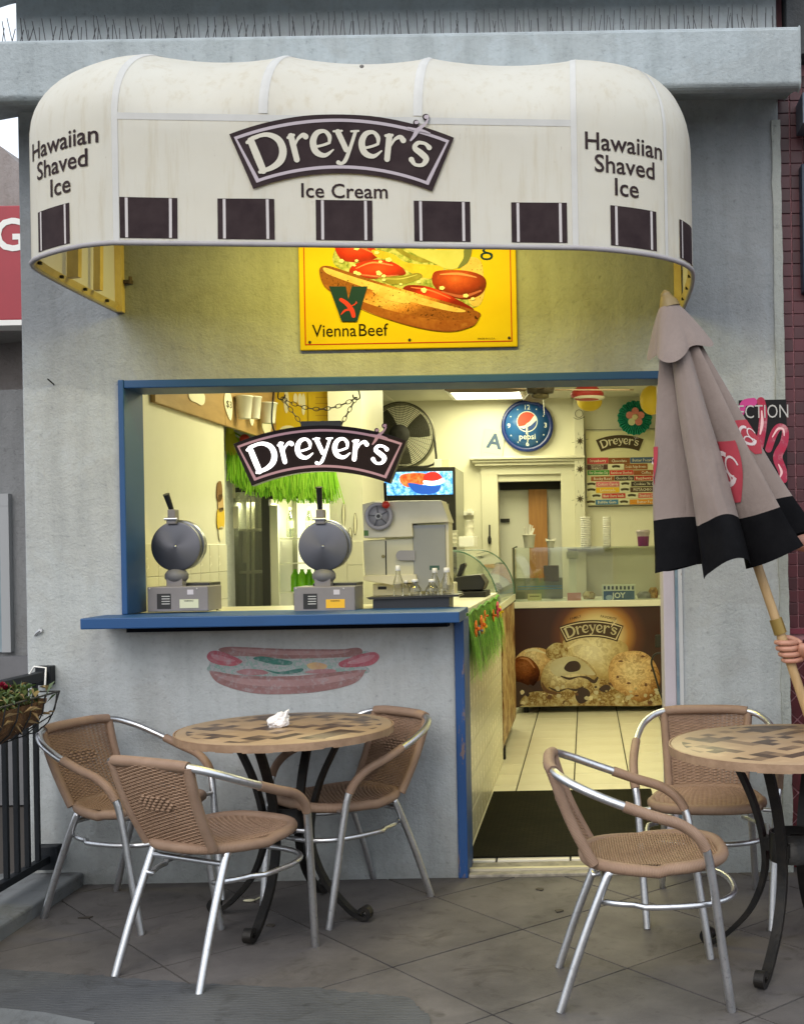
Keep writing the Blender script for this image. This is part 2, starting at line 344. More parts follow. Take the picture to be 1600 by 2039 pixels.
def banner(parent, fn, width, mdark, mline, mletter, off, step=.0012, rich=True, border=True, part=None):
    """fn(x, y, offset) -> place; width in metres"""
    k = width/1486.0
    def sk_(o): return lambda x, y: fn((x-806)*k, (306-y)*k, o)
    f0 = lambda o: (lambda x, y: fn(x*width, y*width, o))
    M = MB(); B_ = _band(0, 1, 0); g0 = f0(off)
    M.grid(lambda u, v: (lambda p: g0(p[1][0]+(p[0][0]-p[1][0])*v, p[1][1]+(p[0][1]-p[1][1])*v))(B_[int(round(u*24))]), 24, 6, smooth=False)
    a = M.build('emblem_panel', mdark, parent)
    par = part or parent
    if border:
        M = MB(); O = _band(0, 1, .021); I = _band(0, 1, .035); fo = f0(off+step)
        vs = [fo(*q) for p in O for q in p]+[fo(*q) for p in I for q in p]; n = len(O); b = 2*n
        fs = []
        for i in range(n-1): fs += [(2*i, b+2*i, b+2*i+2, 2*i+2), (2*i+1, 2*i+3, b+2*i+3, b+2*i+1)]
        fs += [(0, 1, b+1, b), (2*n-2, b+2*n-2, b+2*n-1, 2*n-1)]
        M.add(vs, fs); M.build('emblem_border', mline, par)
    M = MB()
    for i, st in enumerate(LETTERS): stroke2(M, st, sk_(off+step*(2+.12*(i % 5))), n=5 if rich else 2)
    if rich and border:
        for st in FIG[2:]:
            p = st[0]; M2 = MB(); flat2d(M2, [disc2(p[0], p[1], p[2]*.78, n=16)], sk_(off+step*1.5)); M2.build('emblem_outline', mdark, par)
    L = M.build('emblem_lettering', mletter, par)
    M = MB()
    for i, st in enumerate(FIG): stroke2(M, st, sk_(off+step*(2.8+.12*i)), n=5 if rich else 2)
    M.build('emblem_figure', mline, par)
    return a
# ------------------------------------------------------------------ ground and pavement
def concrete(name, a, b_, broom=0):
    m, n, l, b = _nodes(name); tc = n.new('ShaderNodeNewGeometry').outputs['Position']
    oi = n.new('ShaderNodeObjectInfo')
    c = ramp(n, l, noise(n, l, tc, 2.2, 8, .65), [(.28, a), (.5, [(x+y)/2 for x, y in zip(a, b_)]), (.75, b_)])
    st = ramp(n, l, noise(n, l, tc, 7, 6, .7, 1.2), [(.3, (.55, .53, .5)), (.46, (1, 1, 1))])
    c = mixc(n, l, .8, c, st, 'MULTIPLY')
    wet = ramp(n, l, noise(n, l, tc, 1.1, 6, .6, .8), [(.34, (.62, .63, .66)), (.55, (1, 1, 1))]); c = mixc(n, l, .8, c, wet, 'MULTIPLY')
    sy = n.new('ShaderNodeSeparateXYZ'); gp = n.new('ShaderNodeNewGeometry'); l.new(gp.outputs['Position'], sy.inputs[0]); ay = n.new('ShaderNodeMath'); ay.operation = 'MULTIPLY_ADD'; ay.inputs[1].default_value = .25; l.new(noise(n, l, gp.outputs['Position'], 6, 5), ay.inputs[0]); l.new(sy.outputs[1], ay.inputs[2])
    c = mixc(n, l, .7, c, ramp(n, l, ay.outputs[0], [(.0, (1, 1, 1)), (.16, (.45, .43, .42))]), 'MULTIPLY')
    gum = n.new('ShaderNodeTexVoronoi'); gum.inputs['Scale'].default_value = 4.5; l.new(tc, gum.inputs['Vector'])
    c = mixc(n, l, .55, c, ramp(n, l, gum.outputs[0], [(.05, (.45, .43, .42)), (.09, (1, 1, 1))]), 'MULTIPLY')
    tone = n.new('ShaderNodeMapRange'); tone.inputs[3].default_value = .86; tone.inputs[4].default_value = 1.06; l.new(oi.outputs['Random'], tone.inputs[0])
    c = mixc(n, l, 1, c, tone.outputs[0], 'MULTIPLY')
    l.new(c, b.inputs['Base Color']); b.inputs['Roughness'].default_value = .72; b.inputs['Specular IOR Level'].default_value = .35
    nb = addbump(n, l, b, noise(n, l, tc, 120, 5, .7), .3, .004)
    if broom:
        w_ = n.new('ShaderNodeTexWave'); w_.bands_direction = 'DIAGONAL' if broom == 2 else 'Y'; w_.inputs['Scale'].default_value = 16; w_.inputs['Distortion'].default_value = 7; w_.inputs['Detail'].default_value = 3
        l.new(tc, w_.inputs['Vector']); addbump(n, l, b, w_.outputs[1], .25, .004, nb)
        c = mixc(n, l, .12, c, ramp(n, l, w_.outputs[1], [(.1, (.6, .6, .6)), (.6, (1, 1, 1))]), 'MULTIPLY'); l.new(c, b.inputs['Base Color'])
    _M[name] = m; return m
PAVE = concrete('paving_concrete', (.076, .068, .065), (.185, .168, .157))
APRON = concrete('apron_concrete', (.082, .085, .089), (.13, .134, .139), 1)
EDGE = concrete('kerb_concrete', (.15, .16, .165), (.21, .22, .225))
JOINT = mat('joint_dirt', (.05, .042, .036), .9)
M = MB(); M.add([(-300, -300, -.012), (300, -300, -.012), (300, 300, -.012), (-300, 300, -.012)], [(0, 1, 2, 3)])
M.build('ground', JOINT, kind='structure')
pav = bpy.data.objects.new('pavement', None); COL.objects.link(pav); pav['kind'] = 'structure'
SL, ANG = .55, radians(41.5); ox, oy = -.253, 4.281-DW
ex, ey = Vector((cos(ANG), sin(ANG), 0)), Vector((-sin(ANG), cos(ANG), 0))
g = .0035; h = SL/2-g
M = MB(); M.prism([ex*(i*h)+ey*(j*h) for i, j in ((-1, -1), (1, -1), (1, 1), (-1, 1))], (0, 0, .012))
slab = None
for i in range(-14, 15):
    for j in range(-14, 15):
        p = Vector((ox, oy, 0))+ex*((i+.5)*SL)+ey*((j+.5)*SL)
        if -2.75 < p.x < 2.4 and -3.6 < p.y < .25:
            if slab is None: slab = M.build('paving_slab', PAVE, pav, local=True); o = slab
            else: o = slab.copy(); COL.objects.link(o); o.parent = pav
            o.location = (p.x, p.y, -.012+random.uniform(-.0008, .0008))
def gpt(px, py, z=0):
    hor = CY-(px-CX)*ROLL; d = F*(EYE-z)/(py-hor); return at(px, py, d)
M = MB(); pl = [gpt(-40, 1931), gpt(200, 1946), gpt(393, 1962), gpt(640, 1972), gpt(815, 1990), gpt(858, 2034)]
random.seed(12); pl = [Vector((a.x+(b_.x-a.x)*k/14+random.uniform(-.006, .006), a.y+(b_.y-a.y)*k/14+random.uniform(-.010, .010), 0)) for a, b_ in zip(pl, pl[1:]) for k in range(14)]
pl += [Vector((-.35, -2.6, 0)), Vector((-3, -2.6, 0))]
M.prism([(p.x, p.y, .002) for p in pl], (0, 0, .004)); M.build('sidewalk_apron', APRON, kind='structure')
M = MB(); pl = [gpt(-30, 2010), gpt(90, 2022), gpt(190, 2042)]+[Vector((-1.4, -2.4, 0)), Vector((-3, -2.4, 0))]
M.prism([(p.x, p.y, .007) for p in pl], (0, 0, .003)); M.build('kerb_strip', EDGE, kind='structure')
M = MB(); M.box((-2.62, -3.4, -.01), (-2.13, -.005, .055)); M.build('kerb', EDGE, kind='structure', bevel=.01)
M = MB(); M.add([(-40, -60, -.008), (40, -60, -.008), (40, -3.7, -.008), (-40, -3.7, -.008)], [(0, 1, 2, 3)]); M.build('road', mat('asphalt', (.05, .05, .052), .9, col2=(.065, .065, .066), vscale=30, bump=.4), kind='structure')

# ------------------------------------------------------------------ the shop front
shop = thing('shop_building', 'pale blue-grey stucco shop with blue trimmed open window and heavy cornice', 'building', (-.75, .1, 0))
XL, XR = -2.355, .842
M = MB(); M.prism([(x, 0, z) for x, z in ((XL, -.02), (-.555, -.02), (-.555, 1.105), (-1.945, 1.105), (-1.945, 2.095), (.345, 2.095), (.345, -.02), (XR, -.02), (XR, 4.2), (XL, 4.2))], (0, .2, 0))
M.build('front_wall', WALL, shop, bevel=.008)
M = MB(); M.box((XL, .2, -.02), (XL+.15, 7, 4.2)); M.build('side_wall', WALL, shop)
# cornice: a band with a coved soffit, returned round the left corner
def sweep(prof, path, name, m):
    M = MB(); n = len(prof)
    for (p, nx, ny) in path:
        M.v += [(p[0]+nx*a, p[1]+ny*a, z) for a, z in prof]
    k = len(path)
    for i in range(k-1):
        for j in range(n):
            M.f.append([i*n+j, (i+1)*n+j, (i+1)*n+(j+1) % n, i*n+(j+1) % n]); M.m.append(0); M.sm.append(False); M.uv.append(None)
    for r in (range(n), range((k-1)*n, k*n)): M.f.append(list(r)); M.m.append(0); M.sm.append(False); M.uv.append(None)
    return M.build(name, m, shop, bevel=.006)
PATH = [((XL, .05), -1, 0), ((XL, 0), -1, -1), ((XR, 0), 0, -1)]
PATHR = [((XL, .05), -1, 0), ((XL, 0), -1, -1), ((XR+.03, 0), 0, -1)]
sweep([(-.02, 3.255), (.1, 3.235), (.2, 3.21), (.27, 3.185), (.30, 3.165), (.345, 3.165), (.36, 3.18), (.362, 3.39), (.34, 3.405), (-.02, 3.415)], PATHR, 'cornice', TRIMW)
sweep([(-.02, 3.74), (.05, 3.725), (.13, 3.70), (.15, 3.665), (.16, 3.655), (.19, 3.655), (.205, 3.68), (.205, 3.95), (-.02, 3.97)], [((XL, .05), -1, 0), ((XL, 0), -1, -1), ((XR+.03, 0), 0, -1)], 'upper_cornice', TRIMW)
# rough mortar strip where the wall meets the tiled neighbour
random.seed(3); M = MB(); pts = []
for k in range(61):
    z = .0+3.16*k/60; pts.append((XR-.032+random.uniform(-.003, .003), z))
rr = [XR+.006+random.uniform(-.002, .002) for _ in pts]
for i in range(60):
    (x, z), (x2, z2) = pts[i], pts[i+1]; M.add([(x, -.011, z), (rr[i], -.011, z), (rr[i+1], -.011, z2), (x2, -.011, z2), (x, .05, z), (x2, .05, z2), (rr[i], .1, z), (rr[i+1], .1, z2)], [(0, 1, 2, 3), (4, 0, 3, 5), (1, 6, 7, 2)])
M.build('mortar_strip', stucco('raw_mortar', (.36, .38, .36), (.6, .6, .58)), shop)
# blue window frame
fr = MB()
fr.box((-1.949, -.012, 1.1325), (-1.924, .206, 2.118)); wp = fr.build('window_post', BLUEW, shop, bevel=.004)
fr = MB(); fr.box((-1.9235, -.01, 2.082), (.34, .206, 2.116)); fr.build('window_head', BLUEW, shop, bevel=.004)
fr = MB(); fr.box((-.557, -.014, .0), (-.517, .21, 1.0875)); fr.build('door_jamb', BLUECH, shop, bevel=.004)
fr = MB(); fr.box((-2.022, -.25, 1.088), (-.508, -.003, 1.132)); sl = fr.build('counter_sill', BLUEW, shop, bevel=.004)
fr = MB(); fr.box((-1.945, 0, 1.1055), (-.52, .215, 1.128)); fr.build('sill_board', BLUE, shop)

fr = MB(); fr.box((-1.9, -.09, 1.062), (-.575, -.002, 1.0875)); fr.build('sill_shadow_trim', mat('trim_shadow_black', (.006, .008, .014), .8, spec=.1), shop)  # dark trim, near-black to stand in for the shadow gap under the sill
fr = MB(); fr.box((.322, -.004, .0), (.3715, .2, 2.08)); fr.build('door_jamb', JAMBW, shop, bevel=.004, label='right door jamb in chipped pinkish white paint')
fr = MB(); fr.box((.3725, -.008, .0), (.384, .15, 2.08)); fr.build('jamb_strip', BLUEGREY, shop)
fr = MB(); fr.box((.3845, -.006, .0), (.402, .1, 2.09)); fr.build('jamb_edge', chipped('edge_chips', (.55, .56, .57), (.2, .12, .1), .6, 6), shop)
fr = MB(); fr.box((-.516, -.005, -.01), (.321, .19, .0125)); fr.build('threshold', mat('worn_threshold', (.30, .27, .21), .5, col2=(.14, .125, .10), vscale=25), shop, bevel=.004)
fr = MB(); fr.box((-.516, .05, .0125), (.321, .075, .022)); fr.build('threshold_strip', mat('threshold_brass', (.6, .55, .42), .4, .6), shop)

# ------------------------------------------------------------------ inside: floor, walls, ceiling
RL, RR, BK, CE = -2.32, 1.05, 11.0-DW, 2.76
def iwall(name, a, b_): 
    M = MB(); M.box(a, b_); return M.build(name, IW, kind='structure')
def interior(name, col, col2):
    m, n, l, b = _nodes(name); tc = n.new('ShaderNodeTexCoord').outputs['Object']
    c = ramp(n, l, noise(n, l, tc, 1.3, 6), [(.3, col), (.75, col2)])
    c = mixc(n, l, .5, c, ramp(n, l, noise(n, l, scaled(n, l, tc, (4, 4, .7)), 4, 6, .65), [(.62, (1, 1, 1)), (.85, (.75, .7, .58))]), 'MULTIPLY')
    l.new(c, b.inputs['Base Color']); b.inputs['Roughness'].default_value = .45; addbump(n, l, b, noise(n, l, tc, 70, 4), .12, .004); _M[name] = m; return m
IW = interior('interior_paint', (.74, .72, .60), (.64, .62, .5))
iwall('back_wall', (RL, BK, 0), ((993-CX)/F*11, BK+.12, 2.9)); iwall('back_wall', ((1118-CX)/F*11, BK, 0), (RR, BK+.12, 2.9))
iwall('back_wall', ((993-CX)/F*11, BK, at(1050, 958, 11).z), ((1118-CX)/F*11, BK+.12, 2.9))
iwall('right_wall', (RR, .2, 0), (RR+.1, BK+1.6, 2.9)); iwall('left_wall', (RL-.1, 1.6, 0), (RL, BK+.12, 2.9))
iwall('left_wall', (-2.2, .201, 0), (-2.0, 6.57-DW, 2.755)); iwall('storeroom_wall', (-2, BK+1.5, 0), (RR, BK+1.6, 2.9))
pw = iwall('partition_wall', (-1.615, 7.48-DW, 0), (-1.405, 8.3-DW, 2.755))
M = MB(); M.box((RL-.1, .19, -.2), (RR+.1, BK+1.6, .004)); M.build('subfloor', mat('dark_grout', (.05, .042, .03), .8), kind='structure')
flo = bpy.data.objects.new('floor', None); COL.objects.link(flo); flo['kind'] = 'structure'
FT = mat('floor_tile', (.80, .76, .63), .22, col2=(.72, .67, .54), vscale=2.5, bump=.05, bscale=30, rvar=.2)
T = .324; M = MB(); M.box((-T/2+.004, -T/2+.003, 0), (T/2-.004, T/2-.003, .012)); t0 = None
x0 = (1144-CX)/F*(F*EYE/(1407-1085.4))
for i in range(-2, 5):
    for j in range(0, 18):
        x, y = x0+(i+.5)*T, .2+(j+.5)*T
        if x-T/2 > RR: continue
        if t0 is None: t0 = M.build('floor_tile', FT, flo, local=True, bevel=.002); o = t0
        else: o = t0.copy(); COL.objects.link(o); o.parent = flo
        o.location = (x, y, .004+random.uniform(0, .0012)); o.rotation_euler = (random.uniform(-.002, .002), random.uniform(-.002, .002), 0)
M = MB(); M.box((RL-.1, .2, CE), (RR+.1, BK+1.6, 2.9)); M.build('ceiling', mat('ceiling_paint', (.68, .66, .56), .8), kind='structure')
cg = MB()
for k in range(9): cg.box((RL, .35+k*.61, CE-.008), (RR, .375+k*.61, CE-.0005))
for x in (-1.76, -1.15, -.54, .07, .68): cg.box((x-.012, .2, CE-.006), (x+.012, BK, CE-.0005))
cg.build('ceiling_grid', mat('grid_white', (.75, .72, .62), .6), bpy.data.objects['ceiling'])
# fluorescent fittings
DIFF = emit('fluorescent_diffuser', (1, .97, .66), 3.0)
for k, (x, d, wx, wy, e) in enumerate(((-.85, 10.15, .6, 1.2, 20), (.1, 7.4, .6, 1.2, 19), (-1.05, 6.7, .6, 1.2, 19))):
    t = thing('ceiling_light', ('fluorescent ceiling panel near the back wall, beside the wall clock', 'fluorescent ceiling panel above the customer aisle', 'fluorescent ceiling panel above the serving counter')[k], 'ceiling light', (x, d-DW, CE), group='fluorescent ceiling panels')
    M = MB()
    for a, b_ in (((x-wx/2-.03, d-DW-wy/2-.03), (x+wx/2+.03, d-DW-wy/2)), ((x-wx/2-.03, d-DW+wy/2), (x+wx/2+.03, d-DW+wy/2+.03)), ((x-wx/2-.03, d-DW-wy/2), (x-wx/2, d-DW+wy/2)), ((x+wx/2, d-DW-wy/2), (x+wx/2+.03, d-DW+wy/2))): M.box((a[0], a[1], CE-.03), (b_[0], b_[1], CE-.0005))
    M.build('frame', WHITE, t)
    M = MB(); M.box((x-wx/2, d-DW-wy/2, CE-.02), (x+wx/2, d-DW+wy/2, CE-.004)); M.build('diffuser', DIFF, t)
    L = bpy.data.lights.new('tube_light', 'AREA'); L.shape = 'RECTANGLE'; L.size = wx; L.size_y = wy; L.energy = e; L.color = (1, .95, .51)
    lo = bpy.data.objects.new('tube_light', L); COL.objects.link(lo); lo.location = (x, d-DW, CE-.035)
# doorway in the back wall
t = thing('doorway_casing', 'moulded cream casing round the doorway in the back wall', 'door frame', (-.5, BK, 0))
M = MB(); A = at(985, 958, 10.97); B = at(1120, 958, 10.97)
M.box((A.x-.13, BK-.03, .0), ((993-CX)/F*11, BK-.001, A.z+.13)); M.build('casing_side', IW, t, bevel=.004)
M = MB(); M.box(((1118-CX)/F*11, BK-.03, 0), (B.x+.11, BK-.001, A.z+.13)); M.build('casing_side', IW, t, bevel=.004)
M = MB(); M.box((A.x-.13, BK-.032, A.z+.06), (B.x+.11, BK-.001, A.z+.14)); M.build('casing_head', IW, t)
M = MB(); zz = A.z+.14
for (z0, z1, pr) in ((0, .03, .05), (.03, .055, .075), (.055, .08, .10)): M.box((A.x-.13-pr, BK-.03-pr, zz+z0+.001), (B.x+.11+pr, BK-.001, zz+z1))
M.build('cap_moulding', IW, t, bevel=.004)
t = thing('storeroom_door', 'white door leaf with black bar and latch behind the doorway', 'door', (-.6, BK+.3, 0))
a, b_ = at(995, 960, 11.25), at(1118, 974, 11.25)
M = MB(); M.box((a.x-.15, BK+.26, .01), (b_.x+.1, BK+.29, 2.2)); M.build('leaf', interior('door_white', (.7, .7, .64), (.62, .62, .56)), t)
M = MB(); M.box((a.x, BK+.20, b_.z), (b_.x+.03, BK+.258, a.z)); M.build('bar', BLACKM, t)
p, q = at(996, 1033, 11.25), at(1014, 1040, 11.25)
M = MB(); M.box((p.x, BK+.235, q.z), (q.x, BK+.259, p.z)); M.build('latch', BLACKM, t)
a, b_ = at(1051, 974, 11.2), at(1090, 1100, 11.2)
M = MB(); M.box((a.x, BK+.2, .005), (b_.x, BK+.235, a.z)); tag(M.build('plank', mat('orange_timber', (.42, .2, .06), .55, col2=(.32, .14, .04), vscale=5, stretch=(6, 6, .6)), bevel=.003), 'orange brown timber plank standing against the storeroom door', 'plank')
# white post with painted stars at the corner of the back wall
t = thing('painted_post', 'cream post painted with small dark stars beside the flavour board', 'post', (at(1153, 1000, 10.9).x, BK-.05, 0))
a, b_ = at(1141, 815, 10.9), at(1166, 1110, 10.9)
M = MB(); M.box((a.x, BK-.1, 0), (b_.x, BK-.001, CE-.002)); M.build('shaft', IW, t, bevel=.004)
INK = mat('ink', (.06, .045, .02), .8)
for py in (878, 934, 993):
    M = MB(); fn = wallfn(at(1154, py, 11-.064-.04), .002)
    for k in range(8):
        a = 2*pi*k/8; M.add([fn(.014*cos(a+.39), .014*sin(a+.39)), fn(.042*cos(a), .042*sin(a)), fn(.014*cos(a-.39), .014*sin(a-.39)), fn(0, 0)], [(0, 1, 2, 3)])
        if k % 2 == 0 or k in (1, 5): stroke2(M, [(.055*cos(a+.2), .055*sin(a+.2), .004), (.078*cos(a+.2), .078*sin(a+.2), .003)], fn)
    M.build('painted_star', INK, t)
M = MB(); fn = wallfn(at(1152, 828, 10.896), .002)
stroke2(M, [(.035*cos(a*.5), .02+.035*sin(a*.5), .005) for a in range(14)], fn, n=3); stroke2(M, [(-.05, -.015, .005), (-.02, -.03, .005), (.02, -.025, .005), (.05, -.01, .005)], fn)
M.build('painted_scoop', INK, t)
# dado tiles on the left wall, tiles on the counter side
DT = mat('wall_tile', (.70, .68, .55), .18, col2=(.63, .6, .47), vscale=3, rvar=.15)
lw_ = bpy.data.objects['left_wall.001']
M = MB(); M.box((0, -.074, -.074), (.006, .074, .074)); t0 = None
for i in range(9):
    for j in range(3):
        if t0 is None: t0 = M.build('tile', DT, lw_, local=True, bevel=.0015); o = t0
        else: o = t0.copy(); COL.objects.link(o); o.parent = lw_
        o.location = (-2.0+.0005, 6.57-DW-.076-.151*i, 1.43-.076-.151*j)
M = MB(); M.box((-.5*.0, 0, 0), (.1, .006, .148)); 
pt = None
for i in range(2):
    for j in range(3):
        if pt is None: pt = M.build('tile', DT, pw, local=True, bevel=.0015); o = pt
        else: o = pt.copy(); COL.objects.link(o); o.parent = pw
        o.location = (-1.613+.104*i, 7.48-DW-.0065, 1.44-.15*(j+1))
# ------------------------------------------------------------------ the awning
def fabric():
    m = bpy.data.materials.new('awning_canvas'); m.use_nodes = True; n = m.node_tree.nodes; l = m.node_tree.links; b = n['Principled BSDF']; out = n['Material Output']
    tc = n.new('ShaderNodeTexCoord').outputs['Object']
    c = ramp(n, l, noise(n, l, tc, 2.5, 6, .6), [(.3, (.66, .655, .60)), (.75, (.59, .57, .50))])
    st = ramp(n, l, noise(n, l, scaled(n, l, tc, (9, 9, .8)), 3, 7, .7), [(.52, (1, 1, 1)), (.8, (.74, .66, .52))])
    c = mixc(n, l, .75, c, st, 'MULTIPLY')
    fl = ramp(n, l, noise(n, l, scaled(n, l, tc, (1, 1, .35)), 60, 4, .6), [(.24, (.55, .5, .45)), (.3, (1, 1, 1))])
    c = mixc(n, l, .5, c, fl, 'MULTIPLY')
    l.new(c, b.inputs['Base Color']); b.inputs['Roughness'].default_value = .62; b.inputs['Specular IOR Level'].default_value = .3
    nb = addbump(n, l, b, noise(n, l, tc, 260, 3), .15, .002); addbump(n, l, b, noise(n, l, scaled(n, l, tc, (1, 1, .5)), 7, 3, .5, .6), .28, .012, nb)
    t = n.new('ShaderNodeBsdfTranslucent'); t.inputs[0].default_value = (.80, .74, .46, 1)
    mx = n.new('ShaderNodeMixShader'); mx.inputs[0].default_value = .21; l.new(b.outputs[0], mx.inputs[1]); l.new(t.outputs[0], mx.inputs[2]); l.new(mx.outputs[0], out.inputs[0])
    return m
CANVAS = fabric()
SEAM = mat('awning_seam_shade', (.535, .53, .505), .65, col2=(.48, .475, .45), vscale=10)  # seam strips, greyed to carry the frame's shadow showing through the cloth
ZB, ZV, BB = 2.408, 2.835, .455          # hem, top of the upright front, rise of the curve
AX0, AX1 = -1.54, -.004
def depth0(x): return 1.065-.075*(x-AX0)/(AX1-AX0)       # the front stands a little further out at the left
def zb(x): return ZB+.012-.026*(x-AX0)/(AX1-AX0)
NP = 24
HB = ZV-ZB
_arc = [(cos(pi/2*k/60), ZV+BB*sin(pi/2*k/60)) for k in range(61)]
_len = [0]
for k in range(60): _len.append(_len[-1]+sqrt(((_arc[k+1][0]-_arc[k][0])*1.03)**2+(_arc[k+1][1]-_arc[k][1])**2))
HT = HB+_len[-1]
def prof(h):
    """height along the cloth from the hem -> (share of full depth, z)"""
    if h <= HB: return 1.0, ZB+h
    u = min(h-HB, _len[-1])
    for k in range(60):
        if u <= _len[k+1]+1e-9:
            f = (u-_len[k])/(_len[k+1]-_len[k]); return _arc[k][0]*(1-f)+_arc[k+1][0]*f, _arc[k][1]*(1-f)+_arc[k+1][1]*f
    return 0.0, ZV+BB
RIBX = [AX0, -1.045, -.535, AX1]
def centre(x, h, off=0):
    q, z = prof(h); t = max(0, (z-ZV)/BB); x = min(max(x, AX0), AX1)
    sag = 0
    for a, b_ in zip(RIBX, RIBX[1:]):
        if a <= x <= b_: sag = sin(pi*(x-a)/(b_-a))
    sg = .029*sag**.8*(4*t*(1-t))**.6 if t > 0 else .006*sag*sin(pi*min(1, h/HB))
    d = depth0(x)*q; nx = Vector((0, -1, 0)) if t == 0 else Vector((0, -q/depth0(x), t/BB)).normalized()
    p = Vector((x, -d, z+zb(x)-ZB))-nx*(sg-off); return p
_pl = {-1: [(0, 1), (.10, .985), (.22, .93), (.32, .862), (.375, .79), (.395, .68), (.402, .5), (.405, .25), (.405, 0)], 1: [(0, 1), (.10, .985), (.20, .952), (.285, .905), (.36, .83), (.405, .72), (.425, .5), (.43, .25), (.43, 0)]}
_plc = {k: crom(v, 8) for k, v in _pl.items()}
def plan(side, th):
    """corner plan of the rounded end: th 0 = front, pi/2 = side"""
    P = _plc[side]; q = th/(pi/2)*(len(P)-1); i = min(int(q), len(P)-2); f = q-i
    return P[i][0]*(1-f)+P[i+1][0]*f, P[i][1]*(1-f)+P[i+1][1]*f
_tab = {}
for sd_ in (-1, 1):
    P = [plan(sd_, pi/2*k/200) for k in range(201)]; dep = depth0(AX0 if sd_ < 0 else AX1); L = [0]
    for k in range(200): L.append(L[-1]+sqrt((P[k+1][0]-P[k][0])**2+((P[k+1][1]-P[k][1])*dep)**2))
    _tab[sd_] = (P, L)
def endp(side, arc, h, off=0):
    P, L = _tab[side]; arc = min(max(arc, 0), L[-1]); lo = 0
    import bisect
    k = min(max(bisect.bisect(L, arc)-1, 0), 199); f = (arc-L[k])/(L[k+1]-L[k])
    x = P[k][0]*(1-f)+P[k+1][0]*f; y = P[k][1]*(1-f)+P[k+1][1]*f
    q, z = prof(h); X0 = AX0 if side < 0 else AX1; dep = depth0(X0)
    tx, ty = P[k+1][0]-P[k][0], (P[k+1][1]-P[k][1])*dep; ln = sqrt(tx*tx+ty*ty); nx, ny = -ty/ln, tx/ln
    t = max(0, (z-ZV)/BB); zz = z+zb(X0)-ZB
    # the end panels hang a touch lower towards the side
    zz -= (.012 if side < 0 else .02)*min(1, arc/.45)*(1-t)
    return Vector((X0+side*(x*q+nx*off*(1-t)), -(y*dep*q+ny*off*(1-t)), zz+off*t))
awn = thing('awning', 'cream dome awning with rounded ends, dark blocks along its hem and lettering', 'awning', (-.77, 0, 3.0))
ISEAM = {-1: .445, 1: .325}
for a, b_ in zip(RIBX, RIBX[1:]):
    M = MB(); M.grid(lambda u, v: centre(a+(b_-a)*u, HT*.995*v), 16, 40); M.build('canopy_panel', CANVAS, awn)
for sd_ in (-1, 1):
    LL = _tab[sd_][1][-1]; s1 = ISEAM[sd_]
    M = MB(); M.grid(lambda u, v: endp(sd_, s1*u, HT*.995*v), 18, 40); M.build('corner_panel', CANVAS, awn)
    M = MB(); M.grid(lambda u, v: endp(sd_, s1+(LL-s1)*u, HT*.995*v), 18, 40); M.build('side_panel', CANVAS, awn)
def strip(fn, wd, n, name='seam'):
    M = MB(); M.grid(lambda u, v: fn((u-.5)*wd, v), 4, n); return M.build(name, SEAM, awn)
for x in RIBX[1:3]: strip(lambda a, v: centre(x+a, HB+.005+(HT*.99-HB)*v, .0016), .03, 30)
strip(lambda a, v: centre(AX0+.011+a, HT*.99*v, .0016), .02, 40); strip(lambda a, v: centre(AX1-.011+a, HT*.99*v, .0016), .02, 40)
M = MB(); M.grid(lambda u, v: centre(AX0+.021+(AX1-AX0-.042)*u, HB-.022+.022*v, .0012), 60, 3); M.build('seam', SEAM, awn)
for sd_ in (-1, 1): strip(lambda a, v: endp(sd_, ISEAM[sd_]+a, HT*.97*v, .0016), .014, 40)
# hem tube, frame bows, wall posts
PURP = mat('hem_binding', (.36, .34, .34), .6, col2=(.3, .28, .3), vscale=12)
hem = [endp(-1, _tab[-1][1][-1]*(1-k/24), 0) for k in range(25)]+[centre(AX0+(AX1-AX0)*k/30, 0) for k in range(1, 30)]+[endp(1, _tab[1][1][-1]*k/24, 0) for k in range(25)]
hem = [p+Vector((0, 0, -.004)) for p in hem]
M = MB(); M.tube(hem, .0085, 8); M.build('hem_tube', PURP, awn)
YEL = mat('frame_cream', (.62, .5, .22), .5, col2=(.5, .38, .15), vscale=12)
inn = [Vector((p.x*.985-.012, p.y*.975, p.z+.028)) for p in hem]
M = MB(); M.grid(lambda u, v: inn[min(int(u*78), 78)]+Vector((0, 0, .0+.05*v)) if False else (hem[min(int(round(u*78)), 78)]*(1-v)+inn[min(int(round(u*78)), 78)]*v), 78, 1); M.build('hem_pocket', mat('inner_flap', (.66, .56, .28), .7, col2=(.52, .42, .18), vscale=8), awn)
for x in (AX0, -1.045, -.535, AX1):
    M = MB(); M.tube([centre(min(max(x, AX0), AX1), HB*.05+(HT*.93)*k/24, -.035) for k in range(25)], .011, 8); M.build('bow', YEL, awn)
M = MB(); M.tube([centre(AX0+(AX1-AX0)*k/20, HB, -.035) for k in range(21)], .011, 8); M.build('frame_rail', YEL, awn)
for x in (-1.93, .405):
    M = MB(); M.box((x-.014, -.034, 2.40), (x+.014, -.001, 3.15)); p = M.build('wall_post', YEL, awn)
    M = MB(); M.box((x+.016, -.02, 2.52), (x+.05, -.001, 2.535)); M.tube([(x+.05, -.03, 2.515), (x+.05, -.03, 2.545)], .008, 6); M.build('bracket', mat('rusty_bracket', (.09, .06, .04), .7, col2=(.04, .03, .03), vscale=40), p)
for x, y in ((-1.905, -.30), (-1.905, -.52)):
    M = MB(); M.xbox((x, y, 2.43), (x+.005, y+.02, 2.95), .05 if y < -.4 else .03, .02); M.build('frame_upright', YEL, awn)
M = MB()
for k in range(3, 24, 4):
    for P in (hem[k], hem[-k-1]): q = P*.99; M.cbox((P.x*.988-.006, P.y*.985+.004, P.z+.016), (.012, .012, .01))
M.build('rivet', BLACKM, awn, kind='stuff')
